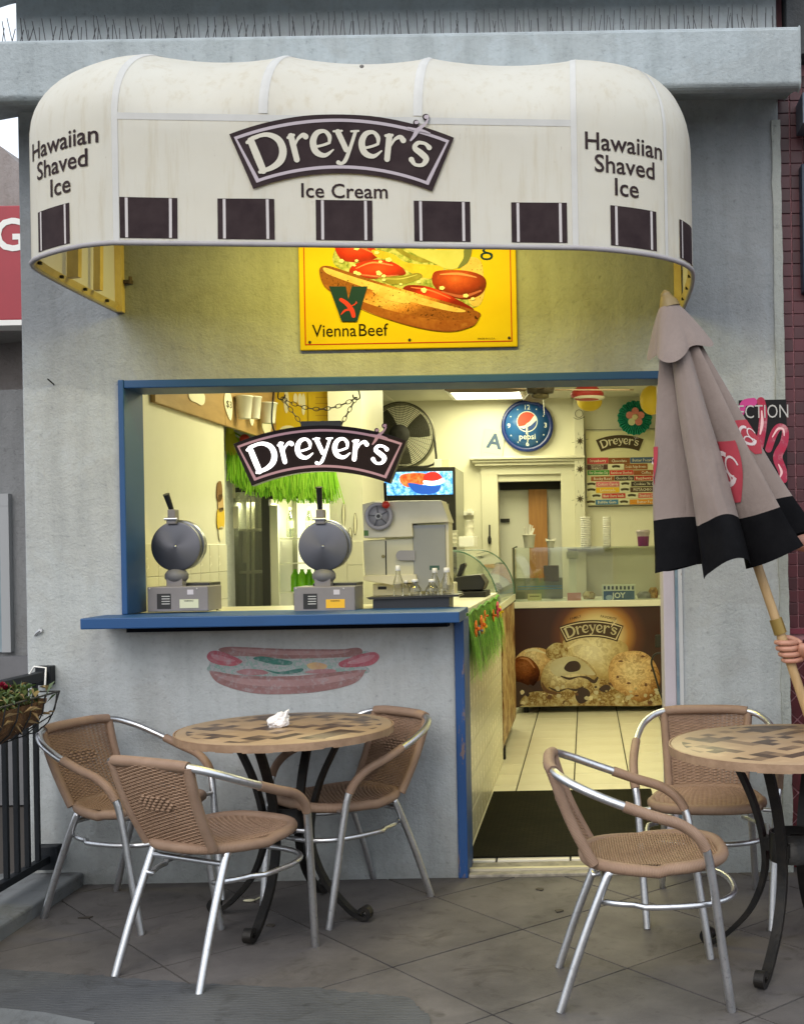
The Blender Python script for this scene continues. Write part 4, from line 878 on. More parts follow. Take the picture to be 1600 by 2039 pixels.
def table_proto():
    t = thing('bistro_table', 'x', 'table')
    M = MB(); M.lathe([(.001, .7), (.392, .7), (.397, .704), (.398, .716), (.394, .7205), (.001, .721)], 64); M.build('table_top', MOS, t, local=True)
    M = MB(); random.seed(4)
    for k in range(72):
        a0, a1 = 2*pi*k/72, 2*pi*(k+.998)/72; z0 = .693+random.uniform(-.0015, .0015)*(1+2*(k % 9 == 0)); r0 = .3985; r1 = .4035+random.uniform(-.0004, .0005)
        M.add([(r*cos(a), r*sin(a), z) for z in (z0, .7195) for r, a in ((r0, a0), (r1, a0), (r1, a1), (r0, a1))], [(0, 1, 2, 3)[::-1], (4, 5, 6, 7), (0, 1, 5, 4), (1, 2, 6, 5), (2, 3, 7, 6), (3, 0, 4, 7)])
    M.build('table_edge', RIMM, t, local=True, kind='stuff')
    for k in range(4):
        a = pi/2*k; ca, sa = cos(a), sin(a); pr = crom([(.235, .698), (.205, .66), (.135, .52), (.098, .38), (.10, .27), (.15, .15), (.235, .055), (.285, .022), (.312, .018), (.325, .036), (.312, .055), (.293, .048), (.293, .035)], 6)
        M = MB(); P = [Vector((r*ca, r*sa, z-.004)) for r, z in pr]; M.tube(P, .0125, 8, flat=.42, up=None if 0 else (-sa*.0+ca*0, 0, 1) if False else None)
        # flat bar: swept rectangle, broad side to the tangent of the circle
        M = MB(); tv = Vector((-sa, ca, 0))*.016; n_ = len(P); vs = []
        for i, p in enumerate(P):
            q = (P[min(i+1, n_-1)]-P[max(i-1, 0)]).normalized(); nn = q.cross(Vector((-sa, ca, 0)))*.0085
            vs += [p-tv-nn, p+tv-nn, p+tv+nn, p-tv+nn]
        M.add(vs, [(4*i+j, 4*i+(j+1) % 4, 4*i+4+(j+1) % 4, 4*i+4+j) for i in range(n_-1) for j in range(4)], 0, None, False)
        M.add(vs[:4], [(3, 2, 1, 0)]); M.add(vs[-4:], [(0, 1, 2, 3)]); M.build('leg', IRON, t, local=True)
    M = MB(); M.box((-.095, -.02, .355), (.095, .02, .40)); M.box((-.02, -.095, .356), (.02, .095, .399)); M.build('hub', IRON, t, local=True, kind='stuff')
    M = MB(); M.lathe([(.075, .33), (.075, .425), (.068, .425), (.068, .33)], 20); M.build('collar', IRON, t, local=True)
    for k in range(2):
        M = MB(); a = pi/2*k; M.xbox((-.24*cos(a), -.24*sin(a), .687-.004*k), (.24*cos(a), .24*sin(a), .687-.004*k), .028, .004); M.build('top_bar', IRON, t, local=True)
    return t
tp = table_proto()
for k, (x, d, rz, lab) in enumerate(((-1.145, 4.465, -12, 'round mosaic-topped table with a crumpled napkin, left of the doorway'), (.668, 3.93, -29, 'round mosaic-topped table at the right, in front of the red tiles'))):
    o = tp if k == 0 else dup(tp); o.location = (x, d-DW, 0.0005); o.rotation_euler = (0, 0, radians(rz)); o['label'] = lab; o['group'] = 'round mosaic tables'
# crumpled napkin on the left table
p = at(559, 1452, 4.47); bm = bmesh.new(); bmesh.ops.create_icosphere(bm, subdivisions=4, radius=.04); random.seed(21)
from mathutils import noise as mn
for v in bm.verts:
    q = v.co*38; k = 1+.55*mn.noise(q)+.35*mn.noise(q*2.3); v.co = Vector((v.co.x*k*.95, v.co.y*k*.8, max(v.co.z*k*.82, -.022)))
    v.co.z += .3*v.co.x
    v.co.z = max(v.co.z, -.02)
me = bpy.data.meshes.new('napkin'); bm.to_mesh(me); bm.free(); me.materials.append(mat('napkin_paper', (.82, .80, .80), .9)); o = link('napkin', me); o.location = (p.x, p.y, .7425); tag(o, 'crumpled white paper napkin on the left mosaic table', 'napkin')
# litter on the paving
p, q = gpt(493, 1794), gpt(545, 1776)
M = MB(); M.xbox((p.x+.03, p.y, .004), (q.x, q.y, .007), .007, .003); M.ball((p.x+.01, p.y-.01, .006), .022, 10, sc=(1.2, .6, .2)); tag(M.build('plastic_spoon', mat('spoon_cream', (.62, .6, .42), .5)), 'cream plastic spoon lying on the paving below the left table', 'spoon')
for k, (px, py) in enumerate(((170, 1828), (540, 1844), (1075, 1772), (1112, 1815))):
    p = gpt(px, py); M = MB(); a = random.uniform(0, 3); M.prism([(p.x+r*cos(a+b_), p.y+r*sin(a+b_)*.7, .0015) for b_, r in ((0, .03), (1, .02), (2, .012), (3, .028), (4.2, .014), (5.3, .02))], (0, 0, .003)); tag(M.build('dead_leaf', mat('leaf_dark', (.05, .04, .03), .8)), ('dark dead leaf on the paving beside the railing chair', 'dark dead leaf near the foot of the left table', 'dark dead leaf just outside the shop threshold', 'dark dead leaf behind the side-on chair')[k], 'leaf')
# ------------------------------------------------------------------ railing, flower basket
rl = thing('railing', 'black iron railing with square bars at the left of the shop front', 'railing', (-2.265, -.8, .05))
M = MB(); M.box((-2.29, -2.4, .868), (-2.245, -.05, .905)); M.build('top_rail', FENCEM, rl, bevel=.003)
M = MB(); M.box((-2.285, -2.4, .105), (-2.25, -.05, .135)); M.build('bottom_rail', FENCEM, rl, bevel=.003)
M = MB(); M.box((-2.30, -.05, .845), (-2.235, -.0005, .925)); M.build('wall_bracket', FENCEM, rl, bevel=.004)
M = MB(); M.box((-2.31, -.05, .075), (-2.22, -.0005, .175)); M.build('wall_bracket', FENCEM, rl, bevel=.004)
M = MB(); M.box((-.009, -.009, .136), (.009, .009, .867)); b0 = None
for k in range(27):
    if b0 is None: b0 = M.build('bar', FENCEM, rl, local=True); o = b0
    else: o = b0.copy(); COL.objects.link(o); o.parent = rl
    o.matrix_parent_inverse = rl.matrix_basis.inverted(); o.location = (-2.267, -.12-.087*k, 0)
M = MB(); M.tube([(-2.27, -.16, .905), (-2.25, -.16, .935), (-2.2, -.165, .93), (-2.205, -.165, .86)], .004, 6); M.build('cable_tie', WHITE, rl)
fb = thing('flower_basket', 'coconut-lined wire basket of red flowers hung on the railing', 'flower basket', (-2.13, -.75, .68))
COCO = mat('coconut_fibre', (.15, .075, .03), .95, col2=(.07, .035, .015), vscale=30, bump=.9, bscale=90)
def bask(u, v):
    y = -1.28+.80*u; k = sin(pi*min(1, max(0, u)))**.35; a = pi*v; r = .105*(.82+.18*k); jj = .012*mn.noise(Vector((u*22, v*9, 1)))
    return Vector((-2.14+(r+jj)*cos(a)*1.0, y, .845-(r*1.35+jj)*sin(a)*(.55+.45*k)))
M = MB(); M.grid(bask, 30, 14)
for u in (0, 1): P = [bask(u, k/14) for k in range(15)]; M.add(P, [tuple(range(15))])
M.build('coconut_liner', COCO, fb)
WIREB = mat('basket_wire', (.02, .02, .02), .5)
M = MB()
for sgn in (1, -1): M.tube([(-2.14+sgn*.125, -1.3, .868), (-2.14+sgn*.125, -.46, .868)], .0035, 6)
for y in (-1.3, -.46): M.tube([(-2.265, y, .868), (-2.015, y, .868)], .0035, 6)
for k in range(9):
    y = -1.28+.8*k/8; M.tube([(-2.14+.125*cos(a), y, .866-.16*sin(a)) for a in [pi*j/8 for j in range(9)]], .0028, 5)
M.tube([(-2.015, -.46, .868), (-2.04, -.47, .78), (-2.14, -.47, .72)], .003, 5); M.tube([(-2.06, -.46, .868), (-2.075, -.5, .79)], .003, 5)
M.build('wire_frame', WIREB, fb, kind='stuff')
random.seed(9); M = MB()
def leafat(M, p, dr, L, w, mi=0):
    dr = Vector(dr).normalized(); sd_ = dr.cross(Vector((random.uniform(-.4, .4), random.uniform(-.4, .4), 1))).normalized()*w; up = Vector((0, 0, L*.18))
    M.add([p, p+dr*L*.5+sd_+up, p+dr*L, p+dr*L*.5-sd_+up], [(0, 1, 2), (0, 2, 3)], mi)
for k in range(900):
    p = Vector((-2.14+random.gauss(0, .055), random.uniform(-1.25, -.5), .83+random.uniform(-.01, .06))); leafat(M, p, (random.gauss(0, 1), random.gauss(0, 1), random.uniform(.1, 1.2)), random.uniform(.025, .06), random.uniform(.005, .011), random.choice((0, 0, 1, 2)))
M.build('foliage', [mat('leaf_green', (.045, .085, .02), .5), mat('leaf_light', (.10, .13, .035), .5), mat('leaf_dry', (.22, .16, .06), .7)], fb, kind='stuff')
FR_ = mat('petal_red', (.36, .012, .05), .5, col2=(.2, .006, .03), vscale=60)
for k in range(13):
    c = Vector((-2.12+random.gauss(0, .05), -.55-.055*k+random.uniform(-.02, .02), .895+random.uniform(-.01, .025))); M = MB()
    for j in range(26):
        a = random.uniform(0, 2*pi); e = random.uniform(.1, 1.3); leafat(M, c, (cos(a)*cos(e), sin(a)*cos(e), sin(e)), random.uniform(.016, .027), .009)
    M.build('flower', FR_, fb)
M = MB()
for k in range(60): 
    p = Vector((-2.14+random.uniform(.02, .11), random.uniform(-1.2, -.48), .80+random.uniform(-.02, .03))); leafat(M, p, (random.uniform(.1, 1), random.gauss(0, 1), random.uniform(-1, .3)), random.uniform(.03, .07), .006)
M.build('dry_fibre', mat('dry_fibre', (.3, .2, .09), .8), fb, kind='stuff')

# ------------------------------------------------------------------ left neighbour with its red sign
nb = thing('neighbour_building', 'grey neighbouring building with sloped parapet left of the shop', 'building', (-4.5, 2.2, 0))
GREY = stucco('neighbour_stucco', (.22, .225, .23), (.7, .7, .7)); MAUVE = stucco('neighbour_mauve', (.33, .30, .29), (.75, .74, .72))
M = MB(); zr = at(0, 290, 7.0).z; zq = at(34, 322, 7).z
M.prism([(-7, 2.04, -.02), (XL-.02, 2.04, -.02), (XL-.02, 2.04, zq-.6), (at(34, 322, 7).x, 2.04, zq), (at(0, 290, 7).x, 2.04, zr), (-7, 2.04, zr+1.6)], (0, 2.5, 0)); M.build('front_wall', MAUVE, nb)
p = at(0, 715, 6.6); q = at(42, 648, 6.6)
M = MB(); M.prism([(-7, 2.03, p.z-.15), (-7, 2.03, q.z+.04), (-2.62, 2.03, q.z+.04)], (0, -.3, 0)); M.build('sloped_fascia', mat('fascia_grey', (.38, .37, .36), .8, col2=(.3, .29, .28), vscale=8), nb)
M = MB(); M.box((-7, 1.72, .0), (-2.6, 2.035, p.z-.16)); M.build('lower_wall', GREY, nb)
d_ = DW+1.71; a, b_ = at(22, 1008, d_), at(-90, 1300, d_)
DFR = mat('door_frame_grey', (.32, .33, .34), .5)
M = MB(); M.box((a.x-.05, 1.68, b_.z-.0), (a.x, 1.719, a.z)); M.build('door_frame', DFR, nb)
M = MB(); M.box((-4.3, 1.68, a.z+.001), (a.x, 1.719, a.z+.07)); M.build('door_frame', DFR, nb)
M = MB(); M.box((-4.3, 1.70, b_.z), (a.x-.051, 1.7185, a.z-.001)); M.build('door_glass', mat('shop_glass', (.16, .22, .26), .08, col2=(.32, .38, .4), vscale=6), nb)
M = MB(); M.box((-4.3, 1.6, .0), (-2.5, 1.7, b_.z-.02)); M.build('step', mat('step_grey', (.16, .16, .17), .8, col2=(.12, .12, .125), vscale=6), nb)
rs = thing('red_sign', 'red sign board with a white letter on the neighbouring building', 'sign', (-4, 1.5, 2.6))
d_ = 6.4; zt_, zb_ = at(20, 409, d_).z, at(20, 637, d_).z; xr = at(43, 500, d_).x
M = MB(); M.box((-6, d_-DW, zb_), (xr, d_-DW+.14, zt_)); M.build('board', mat('sign_red', (.36, .018, .035), .4, col2=(.3, .014, .03), vscale=3), rs, bevel=.006)
M = MB(); M.box((-6, d_-DW-.005, zb_-.03), (xr+.005, d_-DW+.15, zb_-.001)); M.build('edge_strip', WHITE, rs)
M = MB(); p = at(21, 471, d_); textM(M, 'G', wallfn((p.x, d_-DW, p.z), .004), .245, bold=.02); M.build('lettering', WHITE, rs)
M = MB(); M.box((-5.5, d_-DW+.14, zb_+.1), (-5.4, 2.04, zb_+.2)); M.build('sign_bracket', DFR, rs)
M = MB(); M.box((-3.6, d_-DW+.14, zb_+.1), (-3.5, 2.04, zb_+.2)); M.build('sign_bracket', DFR, rs)

# ------------------------------------------------------------------ right neighbour: red tiles, poster
rt = thing('tiled_wall', 'dark red tiled wall of the neighbouring shop at the right', 'wall', (1.6, .12, 0))
M = MB(); M.box((XR-.02, .075, -.02), (3.6, .3, 4.2)); M.build('grout_bed', mat('pink_grout', (.42, .20, .22), .85), rt)
M = MB(); M.box((XR+.034, -.05, 3.42), (3.6, .07, 4.6)); M.build('dark_parapet', stucco('dark_stucco', (.075, .08, .085), (.6, .6, .6)), rt)
TM = mat('red_tile', (.075, .007, .013), .3, col2=(.05, .005, .009), vscale=2.2, rvar=.2, spec=.5)
def tonal(m):
    n = m.node_tree.nodes; l = m.node_tree.links; b = n['Principled BSDF']; oi = n.new('ShaderNodeObjectInfo'); mr = n.new('ShaderNodeMapRange'); mr.inputs[3].default_value = .7; mr.inputs[4].default_value = 1.35
    l.new(oi.outputs['Random'], mr.inputs[0]); src = b.inputs['Base Color'].links[0].from_socket; l.new(mixc(n, l, 1, src, mr.outputs[0], 'MULTIPLY'), b.inputs['Base Color'])
tonal(TM)
TP = .0535; x0 = at(1577, 600, DW+.07).x; z1 = at(1580, 1232, DW+.07).z
M = MB(); M.box((-TP/2+.0022, -.008, -TP/2+.0022), (TP/2-.0022, .0, TP/2-.0022)); tt = None
zmid = at(1580, 1250, DW+.07).z
def put(x, z, proto):
    global tt
    o = proto.copy(); COL.objects.link(o); o.parent = rt; o.matrix_parent_inverse = rt.matrix_basis.inverted(); o.location = (x, .0745+random.uniform(-.0004, .0004), z); return o
tt = M.build('tile', TM, rt, bevel=.001); tt.location = (x0+TP/2, .0745, zmid+TP/2)
for i in range(-1, 3):
    for j in range(0, 44):
        if (i, j) != (0, 0) and x0+TP*(i+.5) > XR-.03: put(x0+TP*(i+.5), zmid+TP*(j+.5), tt)
rest = MB()
for i in range(3, 20):
    for j in range(0, 44): rest.cbox((x0+TP*(i+.5), .0705, zmid+TP*(j+.5)), (TP-.0045, .008, TP-.0045))
rest.build('far_tiles', TM, rt, kind='stuff')
M = MB(); M.box((XR-.01, .062, zmid-.026), (3.4, .0745, zmid-.0045)); M.build('border_tile', mat('border_red', (.2, .03, .05), .3, col2=(.15, .02, .035), vscale=9), rt)
DP = .0735; M = MB(); r = DP/sqrt(2)-.0045; M.prism([(r, 0, 0), (0, 0, r), (-r, 0, 0), (0, 0, -r)], (0, -.008, 0)); dt = M.build('tile', mat('red_diamond_tile', (.085, .008, .012), .25, col2=(.06, .006, .009), vscale=3), rt, label='diamond-set dark red tile'); dt.location = (x0+.04, .0745, zmid-.08)
HD = DP/sqrt(2)
for i in range(-2, 6):
    for j in range(0, 24):
        if (i+j) % 2 == 0 and not (i == 0 and j == 0) and x0+.04+HD*i > XR-.03: put(x0+.04+HD*i, zmid-.08-HD*j, dt)
rest = MB()
for i in range(6, 44):
    for j in range(0, 24):
        if (i+j) % 2 == 0:
            cx_, cz_ = x0+.04+HD*i, zmid-.08-HD*j
            if cx_ < 3.4: rest.prism([(cx_+r, .0745, cz_), (cx_, .0745, cz_+r), (cx_-r, .0745, cz_), (cx_, .0745, cz_-r)], (0, -.008, 0))
rest.build('far_diamond_tiles', _M['red_diamond_tile'], rt, kind='stuff')
M = MB(); a = at(1588, 185, DW-.06); a.x += .012; M.box((a.x, -.09, at(1590, 250, DW-.06).z), (a.x+.4, .074, at(1590, 190, DW-.06).z)); tag(M.build('conduit_box', mat('blue_grey_metal', (.09, .11, .16), .5, col2=(.2, .23, .27), vscale=8)), 'blue-grey metal box at the top of the red tiled wall', 'box')
M = MB(); a = at(1597, 470, DW); M.box((a.x, -.0, at(1597, 580, DW).z), (a.x+.3, .0735, at(1597, 325, DW).z)); tag(M.build('wall_fixture', mat('dark_blue_metal', (.015, .03, .06), .4), bevel=.006), 'dark blue fixture on the red tiles above the poster', 'fixture')
ps = thing('flamingo_poster', 'black poster of pink flamingo necks behind the folded umbrella', 'poster', (.84, -.02, 1.5))
d_ = DW-.03; a, b_ = at(1470, 797, d_), at(1567, 960, d_)
M = MB(); M.prism([(a.x, -.03, b_.z-.06), (b_.x, -.03, b_.z-.06), (b_.x, -.03, a.z), (a.x, -.03, a.z)], (0, .012, 0)); M.build('board', mat('poster_black', (.007, .006, .007), .5, spec=.2), ps)
fnp = lambda o: (lambda x, y: (lambda p: (p.x, -.0305-o, p.z))(at(1240+x*360/1184, 560+y*360/1184, d_)))
PK = pnoise('print_flamingo', [(.3, (.62, .05, .11)), (.55, (.55, .09, .16)), (.75, (.75, .42, .45))], 22); PKL = mat('print_flamingo_pale', (.78, .5, .52), .5); PKD = mat('print_magenta', (.5, .03, .22), .5)
M = MB(); stroke2(M, [(770, 860, 50), (790, 800, 50), (850, 790, 60)], fnp(.0006)); M.build('flamingo_neck', PKD, ps)
M = MB(); stroke2(M, [(900, 785, 60), (915, 860, 62), (910, 960, 60), (890, 1080, 60)], fnp(.0010)); M.build('flamingo_neck', PK, ps)
M = MB(); stroke2(M, [(905, 850, 10), (908, 930, 22), (895, 1000, 12)], fnp(.0015)); M.build('flamingo_highlight', PKL, ps)
M = MB(); stroke2(M, [(950, 1100, 50), (985, 1000, 55), (1020, 955, 52), (1058, 975, 48), (1050, 1060, 62), (1010, 1150, 70), (1040, 1240, 66), (1050, 1300, 50)], fnp(.0020)); M.build('flamingo_neck', PK, ps)
M = MB(); stroke2(M, [(975, 1020, 8), (1010, 968, 16), (1045, 970, 14), (1052, 1010, 8)], fnp(.0025)); M.build('flamingo_highlight', PKL, ps); M = MB(); stroke2(M, [(1015, 1200, 8), (1035, 1250, 18), (1020, 1290, 8)], fnp(.0026)); M.build('flamingo_highlight', PKL, ps)
M = MB(); q = fnp(0)(922, 858); textM(M, 'ECTION', wallfn((q[0]-.004, q[1], q[2]), .003), .080, bold=-.006, xs=.74); M.build('lettering', mat('print_grey', (.45, .44, .43), .5), ps)
# ================================================================== inside the shop
STEEL = mat('steel', (.42, .43, .46), .3, .9, col2=(.34, .35, .38), vscale=12); GREYP = mat('grey_enamel', (.215, .20, .21), .4, col2=(.18, .168, .175), vscale=7)
CREAME = mat('cream_enamel', (.72, .68, .50), .35, col2=(.64, .6, .42), vscale=6); LBL = mat('label_silver', (.5, .5, .5), .4)
def pbox(M, x0, y0, x1, y1, d0, d1, mi=0):
    """a box whose front face, at distance d0, spans the given photo rectangle"""
    a, b_ = at(x0, y1, d0), at(x1, y0, d0); return M.box((a.x, d0-DW, a.z), (b_.x, d1-DW, b_.z), mi)
def Ptag(name, lab, cat, M, m, group=None, **k): return tag(M.build(name, m, **k), lab, cat, group)
# serving counter
ct = thing('serving_counter', 'tile-fronted serving counter running from the doorway into the shop', 'counter', (-.7, .3, 0))
M = MB(); M.box((-.95, .215, .014), (-.552, 7.5-DW, 1.085)); M.build('body', IW, ct)
M = MB(); M.box((-.97, .216, 1.0855), (-.53, 7.03-DW, 1.115)); M.build('worktop', mat('worktop_cream', (.72, .70, .58), .3), ct, bevel=.003)
M = MB(); M.box((-1.93, .216, 1.06), (-.971, .75, 1.122)); M.build('back_worktop', CREAME, ct)
M = MB(); M.box((0, -.075, -.0735), (.0065, .075, .0735)); t0 = None
for i in range(15):
    for j in range(7):
        if t0 is None: t0 = M.build('tile', DT, ct, local=False, bevel=.0015); o = t0
        else: o = t0.copy(); COL.objects.link(o); o.parent = ct
        o.matrix_parent_inverse = ct.matrix_basis.inverted(); o.location = (-.5515, .292+.153*i, .095+.15*j)
M = MB(); M.box((-.556, .216, .014), (-.55, 7.5-DW, 1.08)); M.build('grout_bed', mat('grout_cream', (.58, .55, .41), .8), ct)
# grass garland with paper flowers on the counter front
gg = thing('grass_garland', 'green grass skirt garland with orange and pink flowers on the counter front', 'garland', (-.52, 1, 1.08))
M = MB(); M.tube([(-.526, .23+.06*k, 1.093-.006*sin(k)) for k in range(32)], .007, 6); M.build('cord', mat('cord_green', (.1, .3, .03), .7), gg)
GR1 = [mat('grass_green', (.15, .46, .03), .6), mat('grass_green_b', (.26, .62, .05), .6), mat('grass_green_c', (.035, .16, .012), .6)]
def fringe(M, a, b_, n, L, jl, out, w):
    for k in range(n):
        p = Vector(a).lerp(Vector(b_), random.random()); l_ = L*random.uniform(1-jl, 1.08); o = Vector(out)*random.uniform(.2, 1.8); sw = (Vector(b_)-Vector(a)).normalized(); dr = random.gauss(0, .03)
        q = p+o*.6+sw*dr*.4-Vector((0, 0, l_*.5)); r = p+o+sw*dr-Vector((0, 0, l_)); x = sw*w; tw = Vector((out[0], out[1], 0)).normalized()*w*random.uniform(-.6, .6)
        M.add([p-x, p+x, q-x+tw, q+x+tw, r-x*.6, r+x*.6], [(0, 1, 3, 2), (2, 3, 5, 4)], random.choice((0, 0, 1, 1, 2)))
random.seed(31); M = MB(); fringe(M, (-.528, .232, 1.09), (-.528, 2.02, 1.09), 620, .30, .45, (.03, 0, 0), .0055); M.build('fringe', GR1, gg, kind='stuff')
FL = {k: mat('flower_'+k, c, .6) for k, c in (('orange', (.75, .16, .01)), ('yellow', (.75, .5, .02)), ('pink', (.7, .06, .14)), ('blue', (.12, .17, .3)))}
for k, (y, kk, r, dz) in enumerate(((.36, 'orange', .030, .03), (.53, 'blue', .02, .05), (.64, 'orange', .036, .03), (.74, 'yellow', .03, .045), (.84, 'orange', .022, .0), (1.36, 'orange', .026, .03), (1.66, 'pink', .036, .015), (1.88, 'yellow', .028, .04))):
    M = MB()
    for j in range(5):
        a = 2*pi*j/5; M.ball((-.5, y+r*.6*cos(a), 1.05-dz+r*.75*sin(a)), r*.62, 8, sc=(.35, 1, 1))
    M.ball((-.488, y, 1.05-dz), r*.3, 8); M.build('flower', FL[kk], gg)
# waffle irons
def iron(name, lab, cx, cy, px0, px1, hx, lbl, handle_end):
    d = 5.08; t = thing('waffle_cone_iron', lab, 'waffle iron', at(cx, 1213, d), group='waffle cone irons on the sill')
    M = MB(); pbox(M, px0, 1167, px1, 1219, d, d+.19); M.build('base', GREYP, t, bevel=.004)
    M = MB(); pbox(M, px0+38, 1160, px1+3, 1168, d+.10, d+.26); M.build('drip_tray', BLACK, t, bevel=.002)
    c = at(cx, cy, d+.06); r = 49.5*(d+.06)/F
    M = MB(); M.lathe([(r*.99, -.032), (r, -.022), (r, -.003), (r*.985, 0)], 48, (c.x, c.y, c.z), axis=1)
    M.lathe([(r*.985, 0), (r*.9, .002), (.006, .0035)], 48, (c.x, c.y, c.z), axis=1); M.build('front_plate', SPUN, t)
    M = MB(); M.lathe([(r*1.0, -.075), (r*1.02, -.07), (r*1.02, -.040), (r*1.0, -.036)], 48, (c.x+.004, c.y, c.z+.006), axis=1); M.build('rear_plate', STEEL, t)
    M = MB(); M.lathe([(.006, 0), (.006, .004), (.002, .006)], 10, (c.x, c.y-.003, c.z), axis=1); M.build('centre_rivet', ALU, t)
    h = at(hx, 1028, d+.05); M = MB(); M.cbox((h.x, h.y+.02, h.z+.005), (.034, .05, .05)); M.cbox((h.x, h.y-.0, h.z-.02), (.042, .02, .03)); M.build('clamp', GREYP, t, bevel=.004, kind='stuff')
    e = at(*handle_end, d+.03); s0 = at(hx, 1016, d+.06)
    M = MB(); M.tube([s0, s0.lerp(e, .1), s0.lerp(e, .5), s0.lerp(e, .93), e], lambda q: .010+.005*q, 10); M.build('handle', BLACK, t)
    M = MB(); M.lathe([(.006, -.028), (.006, .028)], 10, (h.x, h.y-.012, h.z-.012), axis=0); M.build('hinge_pin', ALU, t)
    M = MB(); q0 = at(px1-18, 1210, d+.195); M.tube(crom([q0, q0+Vector((.03, .05, .01)), q0+Vector((.06, .10, -.02)), q0+Vector((.10, .16, -.025))], 5), .004, 6); M.build('power_cord', BLACK, t)
    for sx_ in (px0+4, px1-22): M = MB(); M.lathe([(.0035, 0), (.0035, .0015), (.001, .002)], 8, at(sx_, 1172, d), axis=1); M.build('screw', LBL, t)
    n_ = at(cx+2, 1146, d+.08); M = MB(); M.lathe([(.014, -.030), (.038, -.026), (.051, -.012), (.051, .006), (.04, .022), (.02, .032)], 24, n_, sc=(1, .8)); M.build('hinge_housing', mat('grey_cast', (.14, .14, .15), .5), t)
    n_ = at(cx+2, 1166, d+.08); M = MB(); M.cbox((n_.x, n_.y, n_.z+.012), (.07, .06, .05)); M.build('neck', GREYP, t, bevel=.003)
    M = MB(); pbox(M, px0+19, 1182, px0+46, 1213, d-.0015, d); pl = M.build('rating_plate', BLACK, t)
    for k in range(4): M = MB(); pbox(M, px0+28, 1186.5+k*5, px0+44, 1188.5+k*5, d-.0025, d-.0015); M.build('plate_line', LBL, pl)
    M = MB(); pbox(M, px0+64, 1193, px0+101, 1211, d-.0015, d); pl = M.build('warning_label', lbl, t)
    M = MB(); p = at(px0+82, 1196.5, d-.002); textM(M, 'WARNING', wallfn(p, .0006), .0085, bold=.01); M.build('lettering', BLACK, pl)
    M = MB(); pbox(M, px0+79, 1174, px0+91, 1184, d-.0015, d); M.build('sticker', mat('sticker_grey', (.55, .52, .58), .5), t)
def spun():
    m, n, l, b = _nodes('spun_steel'); tc = n.new('ShaderNodeTexCoord').outputs['Object']
    b.inputs['Base Color'].default_value = (.12, .122, .14, 1); b.inputs['Metallic'].default_value = .9; b.inputs['Roughness'].default_value = .4; b.inputs['Anisotropic'].default_value = .75
    tg = n.new('ShaderNodeTangent'); tg.direction_type = 'RADIAL'; tg.axis = 'Y'; l.new(tg.outputs[0], b.inputs['Tangent']); return m
SPUN = spun()
iron('a', 'waffle cone iron with a tilted black handle, next to the blue window post', 350, 1088, 294, 414, 342, mat('label_pale', (.6, .62, .45), .5), (331, 984))
iron('b', 'waffle cone iron with an upright handle and a bright yellow warning label', 643, 1088, 585, 706, 637, mat('label_yellow', (.8, .45, .02), .5), (635, 970))
# shaved ice machine
si = thing('shaved_ice_machine', 'cream and grey shaved ice machine with a hand wheel on the counter', 'machine', at(800, 1210, 5.5))
d = 5.42
def ppris(M, pts, d0, dep, mi=0): M.prism([at(x, y, d0) for x, y in pts], (0, dep, 0), mi)
M = MB(); ppris(M, [(721, 1004), (745, 998), (878, 996), (894, 1040), (820, 1043), (822, 1069), (724, 1072)], d, .2); M.build('head', CREAME, si, bevel=.004)
M = MB(); pbox(M, 824, 1044, 886, 1178, d+.02, d+.2); M.build('column', mat('grey_side', (.30, .31, .30), .4, col2=(.27, .28, .27), vscale=5), si, bevel=.003)
M = MB(); pbox(M, 886.4, 1040, 892, 1165, d+.03, d+.2); M.build('column_edge', CREAME, si)
M = MB(); ppris(M, [(722, 1076), (822, 1071), (826, 1146), (726, 1146)], d+.03, .14); M.build('ice_chamber', mat('cream_door', (.66, .64, .46), .35, col2=(.58, .55, .36), vscale=4), si, bevel=.004)
M = MB(); pbox(M, 767.5, 1077, 768.6, 1145, d+.0285, d+.031); M.build('door_gap', BLACKM, si)
M = MB(); p = at(763, 1108, d+.03); M.lathe([(.008, 0), (.008, .006)], 12, p, axis=1); M.build('knob', mat('brass_dull', (.25, .22, .1), .4, .7), si)
M = MB(); pa, pb = at(788, 1117, d+.01), at(826, 1096, d+.01); ppris(M, [(x, y) for x, y in [(826, 1096), (826, 1116)]+[(798+10*cos(a), 1106+10*sin(a)) for a in [pi/2+pi*k/10 for k in range(11)]]], d+.012, .012); M.build('lever_plate', mat('lever_grey', (.32, .31, .32), .4), si)
M = MB(); ppris(M, [(722, 1146), (828, 1144), (830, 1158), (780, 1165), (724, 1156)], d+.0, .18); M.build('drip_rim', CREAME, si, bevel=.003)
M = MB(); pbox(M, 742, 1160, 905, 1187, d+.08, d+.19); M.build('foot', CREAME, si, bevel=.004)
M = MB(); pbox(M, 752, 1168, 769, 1174, d+.0785, d+.081); M.build('switch', BLACK, si)
c = at(754, 1028, d-.02); r = 28*d/F
M = MB(); M.tube([(c.x+r*.86*cos(2*pi*k/32), c.y, c.z+r*.86*sin(2*pi*k/32)) for k in range(32)], .0105, 8, closed=True); wl = M.build('wheel_rim', mat('wheel_grey', (.34, .33, .36), .35), si)
M = MB(); M.lathe([(r*.8, -.004), (r*.8, .002), (r*.3, .004)], 32, c, axis=1); M.build('wheel_disc', mat('wheel_disc', (.27, .265, .28), .4), si)
for k in range(5):
    a = 2*pi*k/5+.5; M = MB(); M.xbox((c.x+r*.25*cos(a), c.y-.006, c.z+r*.25*sin(a)), (c.x+r*.8*cos(a), c.y-.005, c.z+r*.8*sin(a)), .006, .004, up=(0, 1, 0)); M.build('wheel_rib', mat('wheel_line', (.08, .08, .09), .5), si)
